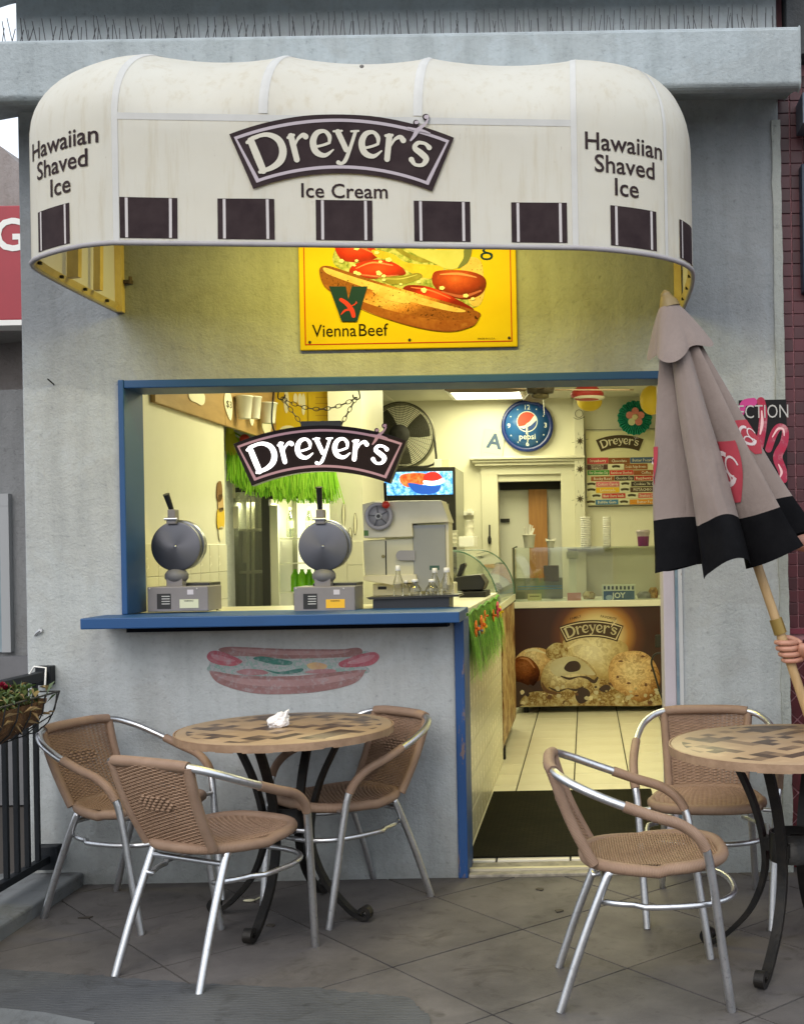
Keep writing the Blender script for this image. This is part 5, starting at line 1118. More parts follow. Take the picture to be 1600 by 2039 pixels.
M = MB(); M.lathe([(r*.26, 0), (r*.26, .012), (r*.17, .013)], 6, (c.x, c.y, c.z), axis=1); M.build('hub_nut', LBL, si)
M = MB(); M.lathe([(r*.15, .010), (r*.15, .015)], 6, (c.x, c.y, c.z), axis=1); M.build('hub_bore', BLACK, si)
k_ = at(768, 1005, d-.045); M = MB(); M.ball(k_, .018, 14); M.build('red_knob', mat('knob_red', (.55, .02, .015), .35), si)
M = MB(); e = at(766, 962, d); M.xbox(k_, e, .013, .006, up=(0, 1, 0)); M.build('crank_arm', BLACK, si)
M = MB(); pbox(M, 724, 1056, 733, 1067, d-.002, d); M.build('sticker', mat('sticker_green', (.1, .22, .05), .5), si)
M = MB(); pbox(M, 855, 1126, 874, 1135, d+.018, d+.02); M.build('sticker', mat('sticker_teal', (.03, .09, .07), .5), si)
# syrup tray and bottles
M = MB(); d = 5.14; ppris(M, [(728, 1189), (912, 1183), (914, 1187), (736, 1194)], d, .2); ppris(M, [(742, 1194), (894, 1190), (894, 1214), (742, 1218)], d+.02, .16)
tr = thing('syrup_tray', 'black bar tray standing on the counter behind the blue sill', 'tray', at(820, 1214, 5.2))
M = MB(); ppris(M, [(728, 1190), (912, 1184), (914, 1188), (736, 1194)], d, .2); M.build('rim', BLACK, tr)
M = MB(); ppris(M, [(742, 1194.3), (894, 1189), (894, 1216), (742, 1220)], d+.02, .16); M.build('body', mat('tray_black', (.014, .016, .022), .4), tr)
BOT = glass('bottle_plastic', (.93, .92, .84), .06, .93); CAPM = WHITE
def bottle(px, ytop, ybase, wpx, d, lab):
    t = thing('squeeze_bottle', lab, 'bottle', at(px, ybase, d), group='clear bottles on the tray'); k = d/F; H = (ybase-ytop)*k; R = wpx*k/2; z0 = at(px, ybase, d)
    M = MB(); M.lathe([(R*.92, 0), (R, .006), (R, H*.42), (R*.85, H*.52), (R*.5, H*.7), (R*.42, H*.84)], 16, z0); M.build('bottle_body', BOT, t)
    M = MB(); M.lathe([(R*.46, H*.83), (R*.5, H*.84), (R*.48, H*.97), (R*.4, H)], 14, z0); M.build('cap', CAPM, t)
for a in ((793, 1126, 1187, 21, 5.19, 'tall clear syrup bottle at the front left of the tray'), (866, 1131, 1186, 22, 5.27, 'clear syrup bottle with white cap, in front of the grey column'), (890, 1130, 1186, 26, 5.21, 'tallest clear syrup bottle at the right end of the tray'), (826, 1153, 1187, 26, 5.18, 'short clear bottle with a wide white cap, mid tray'), (860, 1153, 1187, 27, 5.18, 'short clear bottle beside the tall right-hand ones'), (808, 1155, 1187, 18, 5.25, 'small clear bottle partly hidden behind the front left bottle')): bottle(*a)
# hanging lit sign
hs = thing('hanging_sign', 'lit dark arched sign hanging on chains in the open window', 'lit sign', at(640, 900, 5.15))
d = 5.16; lc = at(640, 898, d); WD = .752
M = MB(); bn = _band(0, 1, 0)
pts = [(p[0][0], p[0][1]) for p in bn]+[(p[1][0], p[1][1]) for p in bn[::-1]]
vs = [(lc.x+x*WD, lc.y-.03+dy, lc.z+y*WD) for dy in (0, .05) for x, y in pts]; n_ = len(pts)
for i in range(24): M.add([vs[i], vs[i+1], vs[n_-2-i], vs[n_-1-i]], [(0, 1, 2, 3)])
M.add(vs, [(i, (i+1) % n_, n_+(i+1) % n_, n_+i) for i in range(n_)])
for i in range(24): M.add([vs[n_+i], vs[n_+i+1], vs[2*n_-2-i], vs[2*n_-1-i]], [(3, 2, 1, 0)])
M.build('sign_case', mat('sign_case', (.012, .006, .008), .3), hs)
SIGNF = mat('sign_face', (.010, .003, .005), .5, spec=.2)
banner(hs, lambda x, y, o: (lc.x+x, lc.y-.03-o, lc.z+y), WD*.995, SIGNF, emit('sign_line', (.40, .22, .26), .45), emit('sign_letters', (1, .97, 1), 1.6), .003)
M = MB(); p0, p1 = at(601, 848, d), at(680, 848, d); M.box((p0.x, lc.y-.02, lc.z+.145*WD-.012), (p1.x, lc.y+.01, lc.z+.145*WD+.02)); M.build('top_bracket', BLACK, hs)
CHM = mat('chain_metal', (.08, .07, .06), .4, .8)
def chain(M, P, L=.030):
    C = [Vector(p) for p in P]; tot = sum((b_-a).length for a, b_ in zip(C, C[1:])); n_ = max(2, int(tot/(L*.78))); 
    def pos(s):
        for a, b_ in zip(C, C[1:]):
            q = (b_-a).length
            if s <= q: return a.lerp(b_, s/q)
            s -= q
        return C[-1]
    for i in range(n_):
        a, b_ = pos(tot*i/n_), pos(tot*(i+1)/n_); t = (b_-a).normalized(); c = (a+b_)/2; s1 = t.cross(Vector((0, 1, 0))).normalized(); s1 = s1 if i % 2 == 0 else t.cross(s1).normalized()
        M.tube([c+t*(L*.5*cos(q))+s1*(L*.27*sin(q)) for q in [2*pi*j/12 for j in range(12)]], .0018, 5, closed=True)
hk = [at(557, 782, d), at(712, 782, d)]; br = [at(603, 848, d), at(678, 848, d)]; bl = [at(561, 792, d), at(709, 792, d)]
for k in range(2):
    M = MB(); chain(M, [bl[k], br[k]]); M.build('chain', CHM, hs, kind='stuff')
    M = MB(); c = (hk[k]+bl[k])/2; s_g = 1 if k == 0 else -1
    M.tube(crom([(hk[k].x, hk[k].y, hk[k].z+.02), (hk[k].x-s_g*.006, hk[k].y, hk[k].z), (c.x-s_g*.012, c.y, c.z-.012), (bl[k].x, bl[k].y, bl[k].z-.008), (bl[k].x+s_g*.013, bl[k].y, bl[k].z+.004), (bl[k].x+s_g*.014, bl[k].y, bl[k].z+.014)], 5), .0032, 6); M.build('hook', CHM, hs)
M = MB(); chain(M, [bl[0].lerp(bl[1], k/14)-Vector((0, 0, .05*4*(k/14)*(1-k/14))) for k in range(15)]); M.build('chain', CHM, hs, kind='stuff')
M = MB(); M.tube(crom([at(545, 778, d), at(543, 800, d), at(541, 840, d), at(548, 862, d+.01)], 5), .004, 6); M.build('power_cord', BLACK, hs)
# wooden fascia with cups, left
WOOD = mat('fascia_wood', (.40, .25, .10), .55, col2=(.30, .18, .06), vscale=4, stretch=(3, 1, 6)); 
fa = thing('wooden_fascia', 'long varnished wooden fascia board along the top of the left wall', 'board', (-1.98, 1.5, 2.4))
z0 = at(302, 800, 5.446).z
for k, (a, b_) in enumerate(((5.46, 6.52), (6.525, 7.62))):
    M = MB(); M.box((-1.998, a-DW, z0), (-1.975, b_-DW, CE-.002)); M.build('plank', WOOD, fa, bevel=.002)
def onleft(px, py, x=-1.975): d = -x*F/(CX-px-(CY-py)*ROLL); return at(px, py, d)
CUPM = mat('foam_cup', (.78, .76, .68), .6)
def cup(p, h, r, lab, name='foam_cup', m=None, grp=None, cat='cup'):
    M = MB(); M.lathe([(r*.7, 0), (r*.72, .003), (r*.97, h*.93), (r*1.06, h*.94), (r*1.06, h), (r*.96, h), (r*.7, .02)], 20, p); return tag(M.build(name, m or CUPM), lab, cat, grp)
for px, py, h, r, lab in ((487, 834, .13, .048, 'biggest foam cup on the wooden fascia, first in the row'), (507, 834, .13, .042, 'slimmer foam cup hung between two others on the fascia'), (534, 843, .125, .055, 'wide foam cup nearest to the yellow menu board')):
    p = onleft(px, py, -1.975+r*1.08); cup(p, h, r, lab, grp='foam cups hung on the fascia')
PAP = mat('cutout_paper', (.80, .76, .58), .8)
def cutout(name, pts, x, lab, m=PAP, grp='paper cutouts on the fascia', th=.003):
    P = [onleft(px, py, x) for px, py in crom(pts, 5, True)]; M = MB(); M.prism(P, (-th, 0, 0)); return tag(M.build(name, m), lab, 'paper cutout', grp)
cutout('paper_cutout', [(378, 782), (405, 783), (408, 800), (402, 807), (392, 802), (380, 796)], -1.970, 'ragged pale paper stuck to the near end of the wooden fascia')
c1 = cutout('paper_cutout', [(450, 782), (458, 782), (463, 805), (461, 835), (456, 832), (449, 812), (447, 795)], -1.970, 'white surfboard shaped price tag on the wooden fascia')
M = MB(); p = onleft(456, 806, -1.9695); vs, fs = text2('$3', .1, bold=.0); M.add([(p.x+.002, p.y+x*1.1, p.z+y*.55) for x, y in vs], fs); M.build('lettering', INK, c1)
cutout('paper_cutout', [(498, 834), (506, 834), (503, 848), (499, 843)], -1.970, 'small white pointed tag below the slim foam cup')
cutout('paper_cutout', [(523, 843), (540, 842), (538, 862), (531, 865), (524, 856)], -1.970, 'white tag hanging below the wide foam cup')
# yellow menu board
mb_ = thing('yellow_menu_board', 'yellow menu board with paper tags behind the hanging lit sign', 'menu board', at(630, 820, 7.58))
d = 7.6; YM = mat('menu_yellow', (.72, .50, .015), .5, col2=(.64, .43, .012), vscale=2)
for a, b_ in ((546, 612), (613, 688)):
    M = MB(); pbox(M, a, 740, b_, 868, d, d+.02); M.build('panel', YM, mb_)
SC = mat('menu_print', (.5, .3, .02), .7)
for j in range(6): M = MB(); pbox(M, 628, 790+j*12, 676-6*(j % 3), 792.2+j*12, d-.0015, d); M.build('print_line', SC, mb_)
for j, (px, py, w_, hh) in enumerate(((570, 800, 10, 46), (588, 793, 8, 20), (597, 795, 8, 24), (604, 805, 8, 44), (573, 858, 34, 22))):
    P = [at(px+w_/2*cos(a), py+hh/2*sin(a), d-.004) for a in [2*pi*k/14 for k in range(14)]]; M = MB(); M.prism(P, (0, .003, 0)); M.build('paper_tag', PAP, mb_)
# green grass skirt above the drinks cooler
gs = thing('grass_skirt', 'bright green grass skirt hanging over the drinks cooler', 'grass skirt', at(560, 930, 7.3))
random.seed(13); M = MB(); d = 7.32
GR2 = [mat('lime_grass', (.24, .58, .02), .55), mat('lime_grass_b', (.34, .68, .05), .55), mat('lime_grass_c', (.15, .42, .015), .55)]
for (xa, ya, xb, yb, L, n_) in ((456, 862, 500, 885, .29, 260), (500, 885, 560, 895, .30, 330), (560, 890, 662, 890, .33, 620)): fringe(M, at(xa, ya, d), at(xb, yb, d), n_, L, .25, (.0, -.03, 0), .0045)
M.build('fringe', GR2, gs, kind='stuff')
M = MB(); fringe(M, at(452, 855, d-.03), at(464, 855, d-.03), 60, .15, .2, (0, -.012, 0), .005); M.ball(at(458, 856, d-.03), .022, 10, sc=(1, .7, 1.4)); M.build('tassel', [mat('tassel_yellow', (.6, .62, .04), .6)]*3, gs)
M = MB(); M.tube([at(450, 852, d), at(500, 880, d), at(560, 888, d), at(664, 886, d)], .006, 6); M.build('cord', mat('cord_lime', (.2, .4, .03), .7), gs)
p = at(487, 875, 7.25); M = MB(); M.ball(p, .033, 14, sc=(1, .5, 1)); Ptag('red_flower', 'red paper flower on the green grass skirt', 'flower', M, mat('flower_red', (.55, .05, .04), .6))
# drinks cooler
dc = thing('drinks_cooler', 'glass-door drinks cooler with one dark door and one bright door', 'cooler', at(550, 1300, 7.5))
d = 7.42; GLA = glass('cooler_glass', (.9, .95, .9), .10, .92)
FRB = mat('cooler_frame', (.03, .03, .024), .4); SHW = mat('wire_shelf', (.72, .72, .62), .4)
a, b_ = at(440, 1230, d), at(652, 968, d); zt = b_.z
M = MB(); M.box((a.x, d-DW, zt), (b_.x, d-DW+.6, zt+.09)); M.build('header', mat('cooler_header', (.50, .55, .32), .5), dc)
M = MB(); M.box((a.x, d-DW+.56, .02), (b_.x, d-DW+.6, zt-.001)); M.build('back_panel', mat('cooler_back', (.34, .35, .25), .5), dc)
M = MB(); M.box((a.x, d-DW, .02), (b_.x, d-DW+.6, .25)); M.build('plinth', FRB, dc)
xm0, xm1 = at(523, 1100, d).x, at(538, 1100, d).x
M = MB(); M.box((xm0, d-DW-.012, .25), (xm1, d-DW+.03, zt-.001)); M.build('door_stile', FRB, dc)
M = MB(); M.box((xm1+.001, d-DW-.012, zt-.075), (b_.x, d-DW+.03, zt-.001)); M.build('door_rail', FRB, dc)
M = MB(); M.box((a.x, d-DW-.012, zt-.03), (xm0-.001, d-DW+.03, zt-.001)); M.build('door_rail', FRB, dc)
M = MB(); M.box((a.x, d-DW+.002, .25), (xm0-.001, d-DW+.008, zt-.031)); M.build('door_glass', glass('dark_glass', (.72, .72, .6), .16, .92), dc)
M = MB(); M.box((xm0+.02, d-DW+.031, .25), (xm0+.05, d-DW+.559, zt-.002)); M.build('divider', mat('cooler_inner', (.8, .8, .68), .4), dc)
M = MB(); M.box((xm1+.04, d-DW+.545, .25), (b_.x, d-DW+.559, zt-.002)); M.build('lit_liner', emit('cooler_glow', (1, .98, .66), .75), dc)
M = MB(); pbox(M, 540, 1006, 552, 1215, d-.004, d+.03); M.build('door_edge', mat('door_edge', (.6, .6, .45), .4), dc)
for (xa, xb, e) in ((a.x+.05, xm0-.05, 1.6), (xm1+.06, b_.x-.03, 3.2)):   # the cooler's own lamps
    L = bpy.data.lights.new('cooler_lamp', 'AREA'); L.shape = 'RECTANGLE'; L.size = xb-xa; L.size_y = .1; L.energy = e; L.color = (1, .97, .68)
    lo = bpy.data.objects.new('cooler_lamp', L); COL.objects.link(lo); lo.location = ((xa+xb)/2, d-DW+.12, zt-.09)
for py in (1055, 1140):
    M = MB(); pbox(M, 452, py-3, 522, py+3, d+.1, d+.55); M.build('shelf', SHW, dc)
for px in (470, 476, 494, 504):
    M = MB(); p, q = at(px, 1205, d+.12), at(px, 990, d+.12); M.tube([p, q], .004 if px < 490 else .011, 6); M.build('shelf_post', SHW, dc)
for py in (1072, 1122, 1180): M = MB(); pbox(M, 556, py-1.5, 650, py+1.5, d+.06, d+.54); M.build('shelf', SHW, dc)
GBOT = glass('water_bottle', (.75, .82, .66), .3, .8)
for px, lab in ((578, 'water bottle at the left on the top shelf of the lit cooler'), (616, 'water bottle partly behind the waffle iron handle, in the lit cooler')):
    p = at(px, 1070, d+.2); h = 60*7.6/F; r = .023; t = thing('water_bottle', lab, 'bottle', p, group='bottles in the cooler')
    M = MB(); M.lathe([(r, 0), (r, h*.6), (r*.7, h*.72), (r*.42, h*.85), (r*.42, h*.9)], 14, p); M.build('bottle_body', GBOT, t)
    M = MB(); M.lathe([(r*.5, h*.9), (r*.5, h)], 10, p); M.build('cap', mat('cap_grey', (.25, .27, .2), .5), t)
    M = MB(); M.lathe([(r*1.03, h*.3), (r*1.03, h*.55)], 14, p); M.build('bottle_label', mat('bottle_label', (.3, .34, .22), .5), t)
for k, px in enumerate((588, 602, 616, 630)):
    p = at(px, 1178, d+.22-.03*(k % 2)); M = MB(); h = .145; r = .028; M.lathe([(r, 0), (r, h*.7), (r*.45, h*.9), (r*.45, h)], 12, p)
    Ptag('soda_bottle', ('first', 'second', 'third', 'fourth')[k]+' lime green soda bottle from the left on the lower cooler shelf', 'bottle', M, mat('lime_soda', (.22, .62, .02), .25), 'lime bottles in the cooler')
p = at(488, 1120, d+.2); M = MB(); M.lathe([(.03, 0), (.03, .09), (.012, .15), (.012, .17)], 12, p); M.cbox((p.x-.012, p.y, p.z+.185), (.05, .02, .03)); Ptag('spray_bottle', 'white spray bottle behind the dark cooler door', 'bottle', M, WHITE)
for nm, (x0, y0, x1, y1), lab in (('paper_note', (456, 962, 468, 992), 'white paper note taped to the top of the dark cooler door'), ('paper_note', (457, 1008, 474, 1052), 'torn cream paper note on the dark cooler door'),):
    M = MB(); pbox(M, x0, y0, x1, y1, d-.016, d-.0125); Ptag(nm, lab, 'note', M, PAP, 'paper notes on the cooler')
# cutouts on the partition and on the left wall
for k, (px, y0, y1, w_) in enumerate(((684, 1000, 1052, 7), (707, 1021, 1066, 7), (697, 1050, 1082, 8))):
    P = [at(px+w_/2*cos(a)*abs(cos(a))**.2, (y0+y1)/2+(y1-y0)/2*sin(a), 7.474) for a in [2*pi*j/16 for j in range(16)]]; M = MB(); M.prism(P, (0, .003, 0)); o = Ptag('surfboard_cutout', ('surfboard paper cutout highest on the white partition', 'surfboard paper cutout right of the highest one on the partition', 'surfboard paper cutout lowest on the partition, by the waffle iron')[k], 'paper cutout', M, mat('ink_brown', (.09, .07, .03), .8), 'surfboard cutouts on the partition')
    P = [at(px+w_*.32*cos(a), (y0+y1)/2+(y1-y0)*.46*sin(a), 7.4725) for a in [2*pi*j/16 for j in range(16)]]; M = MB(); M.prism(P, (0, .001, 0)); M.build('face', PAP, o)
hg = thing('hula_cutout', 'paper hula dancer cutout in yellow skirt at the end of the left wall', 'paper cutout', (-1.99, 1.45, 1.7))
for nm, pts, m in (('hair', [(434, 962), (441, 960), (443, 990), (436, 1000), (432, 985)], mat('cut_brown', (.2, .1, .03), .8)), ('torso', [(435, 990), (443, 985), (445, 1015), (436, 1018)], mat('cut_skin', (.55, .36, .16), .8)), ('skirt', [(434, 1016), (446, 1014), (446, 1050), (434, 1052)], mat('cut_yellow', (.72, .48, .03), .8)), ('legs', [(436, 1052), (445, 1050), (443, 1074), (438, 1075)], PAP)):
    P = [onleft(px, py, -1.9935) for px, py in crom(pts, 4, True)]; M = MB(); M.prism(P, (-.003, 0, 0)); M.build(nm, m, hg)
# glass fronted cola fridge
pf = thing('cola_fridge', 'black display fridge with a lit red, white and blue header', 'fridge', at(822, 1400, 10.5))
d = 10.3; a, b_ = at(738, 1300, d), at(906, 930, d); zt = b_.z
M = MB(); M.box((a.x, d-DW, .012), (b_.x, BK-.02, zt)); M.build('cabinet', mat('fridge_side', (.40, .40, .33), .4), pf, bevel=.006)
M = MB(); M.box((a.x, d-DW-.03, .012), (b_.x, d-DW-.0005, zt)); M.build('door_frame', mat('fridge_black', (.022, .02, .016), .35), pf, bevel=.004)
M = MB(); pbox(M, 748, 1003, 893, 1360, d-.036, d-.0305); M.build('door_glass', mat('door_glass_dull', (.36, .36, .27), .12), pf)
HD0 = d-.042; M = MB(); pbox(M, 735, 938, 900, 987, HD0, d-.031)
hp = M.build('header_panel', emit('header_ice', (.3, .6, 1), 1.1, stops=[(.28, (.02, .10, .38)), (.45, (.05, .28, .70)), (.58, (.35, .72, .95)), (.7, (.9, .97, 1))], vscale=26), pf)
H_ = lambda o: (lambda x, y: tuple(at(x, y, HD0-o)))
REDG = emit('header_red', (.72, .03, .02), 1.0); WHG = emit('header_white', (1, 1, 1), 1.3); BLG = emit('header_blue', (.02, .10, .45), 1.0); ORG = emit('header_orange', (.7, .10, .02), 1.0, stops=[(.35, (.35, .02, .01)), (.5, (.75, .12, .02)), (.65, (.8, .3, .1))], vscale=30)
def hshape(nm, pts, m, o): M = MB(); flat2d(M, [crom(pts, 5, True)], H_(o)); M.build(nm, m, hp)
hshape('print_wave', [(800, 945), (840, 942), (858, 952), (840, 965), (812, 970), (797, 960)], ORG, .002)
hshape('print_globe_red', [(842, 950), (852, 941), (868, 940), (878, 948), (879, 954), (866, 957), (850, 958)], REDG, .003)
hshape('print_globe_white', [(843, 957), (866, 958), (879, 953), (880, 962), (866, 966), (850, 966), (844, 963)], WHG, .0035)
hshape('print_globe_blue', [(812, 962), (844, 966), (866, 968), (878, 966), (870, 980), (848, 984), (826, 980)], BLG, .003)
hshape('print_globe_red', [(745, 948), (752, 944), (762, 960), (764, 972), (757, 962), (746, 958)], REDG, .003)
hshape('print_globe_white', [(741, 955), (750, 960), (760, 975), (758, 986), (744, 986), (748, 975), (742, 962)], WHG, .0035)
for x0, lab in ((864, 'small white box on top of the cola fridge, left one'), (879, 'small cream box on top of the cola fridge, right one')):
    M = MB(); pbox(M, x0, 914, x0+15, 930.5, 10.36, 10.5); Ptag('small_box', lab, 'box', M, (WHITE, CREAME)[x0 > 870], 'boxes on the fridge', bevel=.003)
# standing fan on the fridge
fn_ = thing('drum_fan', 'large dark wire-guarded fan standing on top of the cola fridge', 'fan', at(830, 930, 10.55))
c = at(797, 866, 10.5); r = 65*10.5/F; FM = mat('fan_wire', (.035, .033, .02), .5)
M = MB()
for k in range(14): q = r*(.3+.7*k/13); M.tube([(c.x+q*cos(2*pi*j/40), c.y-.06*(1-(q/r)**2)-.0, c.z+q*sin(2*pi*j/40)) for j in range(40)], .0034 if k < 13 else .009, 4, closed=True)
for k in range(36): a = 2*pi*k/36; M.tube([(c.x+q*cos(a), c.y-.06*(1-(q/r)**2)+.001, c.z+q*sin(a)) for q in (r*.3, r*.6, r*.85, r)], .0018, 4)
M.build('wire_guard', FM, fn_, kind='stuff')
M = MB()
for k in range(3):
    a0 = 2*pi*k/3+.4; M.grid(lambda u, v: (c.x+r*(.22+.68*u)*cos(a0+(v-.5)*(1.25-.35*u)), c.y+.05+.05*(v-.5), c.z+r*(.22+.68*u)*sin(a0+(v-.5)*(1.25-.35*u))), 6, 8)
M.build('blades', mat('fan_blade', (.06, .056, .036), .5, .3), fn_, kind='stuff')
M = MB(); M.lathe([(r*.24, -.01), (r*.3, .02), (r*.3, .06), (r*.1, .075)], 24, (c.x, c.y-.01, c.z), axis=1); M.build('hub', BLACKM, fn_)
M = MB(); M.tube([(c.x+r*cos(2*pi*j/40), c.y+.1, c.z+r*sin(2*pi*j/40)) for j in range(40)], .012, 6, closed=True); M.build('shroud', mat('fan_shroud', (.2, .19, .13), .5), fn_)
M = MB(); M.tube(crom([at(862, 866, 10.52), at(866, 890, 10.52), at(862, 925, 10.55), at(800, 930, 10.55), at(742, 926, 10.55)], 5), .010, 8); M.build('stand', BLACKM, fn_)
# wall clock
ck = thing('wall_clock', 'round blue wall clock above the doorway', 'clock', at(1049, 848, 10.95))
d = 10.955; c = at(1049, 848, d); r = 52*d/F
M = MB(); M.lathe([(r, -.03), (r, .004), (r*.97, .014), (r*.86, .014), (r*.84, .008)], 48, c, axis=1); M.build('rim', mat('clock_rim', (.006, .022, .16), .25), ck)
M = MB(); M.lathe([(r*.85, -.02), (r*.85, .0085), (.001, .009)], 48, c, axis=1); M.build('dial', mat('clock_dial', (.012, .085, .30), .3, col2=(.05, .17, .42), vscale=4), ck)
cf = lambda o: wallfn((c.x, c.y, c.z), .0095+o)
M = MB(); CW = mat('clock_white', (.75, .78, .74), .5)
for s, x, y in (('12', 0, .70), ('3', .70, 0), ('6', 0, -.70), ('9', -.70, 0)):
    M = MB(); f0 = cf(.001); textM(M, s, (lambda x, y, f0: lambda a, b_: f0(a+x*r, b_+y*r))(x, y, f0), .062, bold=.008); M.build('numeral', CW, ck)
for k in range(12):
    if k % 3: a = 2*pi*k/12; M = MB(); flat2d(M, [disc2(r*.72*cos(a), r*.72*sin(a), .006, n=8)], cf(.001)); M.build('hour_dot', CW, ck)
G0 = (0, .16*r); gr = .40*r
M = MB(); flat2d(M, [disc2(G0[0], G0[1], gr)], cf(.001)); M.build('emblem_disc', CW, ck)
up = [(G0[0]+gr*.92*cos(a), G0[1]+gr*.92*sin(a)) for a in [radians(40+170*k/16) for k in range(17)]]+[(G0[0]-.1*r, G0[1]-.15*r), (G0[0]+.12*r, G0[1]+.02*r)]
M = MB(); flat2d(M, [up], cf(.0018)); M.build('emblem_red', mat('clock_red', (.55, .05, .02), .5), ck)
lo_ = [(G0[0]+gr*.92*cos(a), G0[1]+gr*.92*sin(a)) for a in [radians(218+150*k/14) for k in range(15)]]+[(G0[0]+.15*r, G0[1]-.14*r), (G0[0]-.12*r, G0[1]-.27*r)]
M = MB(); flat2d(M, [lo_], cf(.0018)); M.build('emblem_blue', mat('clock_blue', (.008, .05, .24), .5), ck)
M = MB(); f0 = cf(.001); textM(M, 'pepsi', lambda a, b_: f0(a, b_-.42*r), .075, bold=.006); M.build('lettering', CW, ck)
for nm, a, L, w_ in (('hour_hand', -98, .34, .014), ('minute_hand', -89, .60, .010)):
    a = radians(a); M = MB(); stroke2(M, [(-.06*r*cos(a), .08*r, w_), (.5*L*r*cos(a), .08*r+.5*L*r*sin(a)*1.2, w_*.9), (L*r*cos(a), .08*r+L*r*sin(a)*1.2, w_*.4)], cf(.006 if nm[0] == 'h' else .008)); M.build(nm, mat('hand_cream', (.8, .78, .6), .5), ck)
# grade card, junction box
gc = thing('grade_card', 'tilted white card with a blue letter A beside the clock', 'card', at(981, 886, 10.98))
f0 = wallfn(at(981, 886, 10.985), 0, 1, radians(-9)); k = 10.98/F
M = MB(); M.prism([f0(x*k, y*k) for x, y in ((-21, -27), (21, -27), (21, 30), (-21, 30))], (0, .004, 0)); M.build('card', mat('card_cream', (.47, .50, .48), .7), gc)
M = MB(); f1 = wallfn(at(981, 884, 10.985), .0015, 1, radians(-9)); textM(M, 'A', lambda x, y: f1(x+.01, y+.02), .19, bold=.028); M.build('lettering', mat('card_blue', (.05, .09, .18), .6), gc)
M = MB(); stroke2(M, [(-15*k, -19*k, .006), (14*k, -19*k, .006)], f1); M.build('rule_line', mat('card_rule', (.5, .5, .4), .6), gc)
M = MB(); pbox(M, 1018, 909, 1054, 925, 10.93, 10.999); Ptag('wall_box', 'small cream junction box on the wall above the doorway', 'box', M, CREAME, bevel=.004)
# flavour board
fv = thing('flavour_board', 'cream flavour board with rows of coloured name strips', 'menu board', at(1240, 1000, 10.95))
d = 10.96; pbx = lambda x0, y0, x1, y1, o: (lambda M: (pbox(M, x0, y0, x1, y1, d-o, d-o+.0025), M)[1])(MB())
M = MB(); pbox(M, 1168, 856, 1345, 1006, d, d+.02); M.build('panel', mat('board_cream', (.70, .66, .42), .6), fv)
pbx(1166, 853, 1345, 855.5, .004).build('edge_line', BLACKM, fv); pbx(1170, 1006.5, 1345, 1008, .004).build('edge_line', BLACKM, fv)
STR = [(1168, 911, 1210, 924, 'Strawberry', (.55, .05, .06), 0), (1210.5, 911, 1253, 924, 'Chocolate', (.24, .07, .012), 0), (1254, 910, 1300, 922, 'Butter Pecan', (.05, .10, .22), 0),
 (1168, 924.5, 1209, 935.5, 'COCONUT\nPINEAPPLE', (.06, .018, .012), 0), (1210, 923.5, 1241, 935, None, (.72, .7, .5), 1), (1242, 923, 1288, 935, 'Double Fudge Brownie', (.30, .09, .012), 0), (1169, 936, 1212, 946, 'Mint Chocolate Chip', (.04, .25, .03), 0),
 (1213, 935.8, 1260, 946, 'Rainbow Sherbet', (.55, .025, .018), 0), (1261, 935.5, 1310, 946, 'Coffee', (.30, .075, .012), 0), (1176, 948, 1222, 958, 'Rocky Road', (.28, .075, .012), 0), (1223, 947, 1261, 957, 'Chocolate Chip', (.03, .018, .01), 0), (1262, 946.5, 1320, 957, 'Raspberry Sorbet', (.45, .03, .02), 0),
 (1168, 959, 1185, 969.5, None, (.72, .7, .5), 1), (1186, 958.5, 1232, 969.5, 'Cotton Candy', (.62, .16, .18), 0), (1233, 958, 1255, 969, None, (.72, .7, .5), 1), (1256, 957.6, 1320, 968.5, "Cookies 'N Cream", (.035, .02, .012), 0),
 (1168, 970.3, 1185, 981, None, (.72, .7, .5), 1), (1186, 970, 1232, 981.5, 'Lemonade', (.72, .42, .01), 0), (1233, 969.5, 1253, 980.5, None, (.72, .7, .5), 1), (1254, 969.2, 1320, 980, 'PISTACHIO NUT', (.07, .03, .01), 0),
 (1176, 983, 1197, 992, None, (.72, .7, .5), 1), (1198, 982, 1244, 992.5, 'Black Cherry Vanilla', (.45, .02, .015), 0), (1245, 981.5, 1269, 992, None, (.72, .7, .5), 1), (1270, 981, 1320, 991.5, 'Strawberry Cheesecake', (.6, .14, .11), 0),
 (1168, 994.5, 1183, 1005, None, (.72, .7, .5), 1), (1185, 994.5, 1230, 1005, 'Bubble Gum', (.04, .17, .34), 0), (1231, 994, 1252, 1005, None, (.72, .7, .5), 1), (1253, 993.5, 1320, 1004.5, 'Butter Pecan', (.62, .24, .012), 0)]
LETW = mat('strip_letter', (.82, .76, .6), .6)
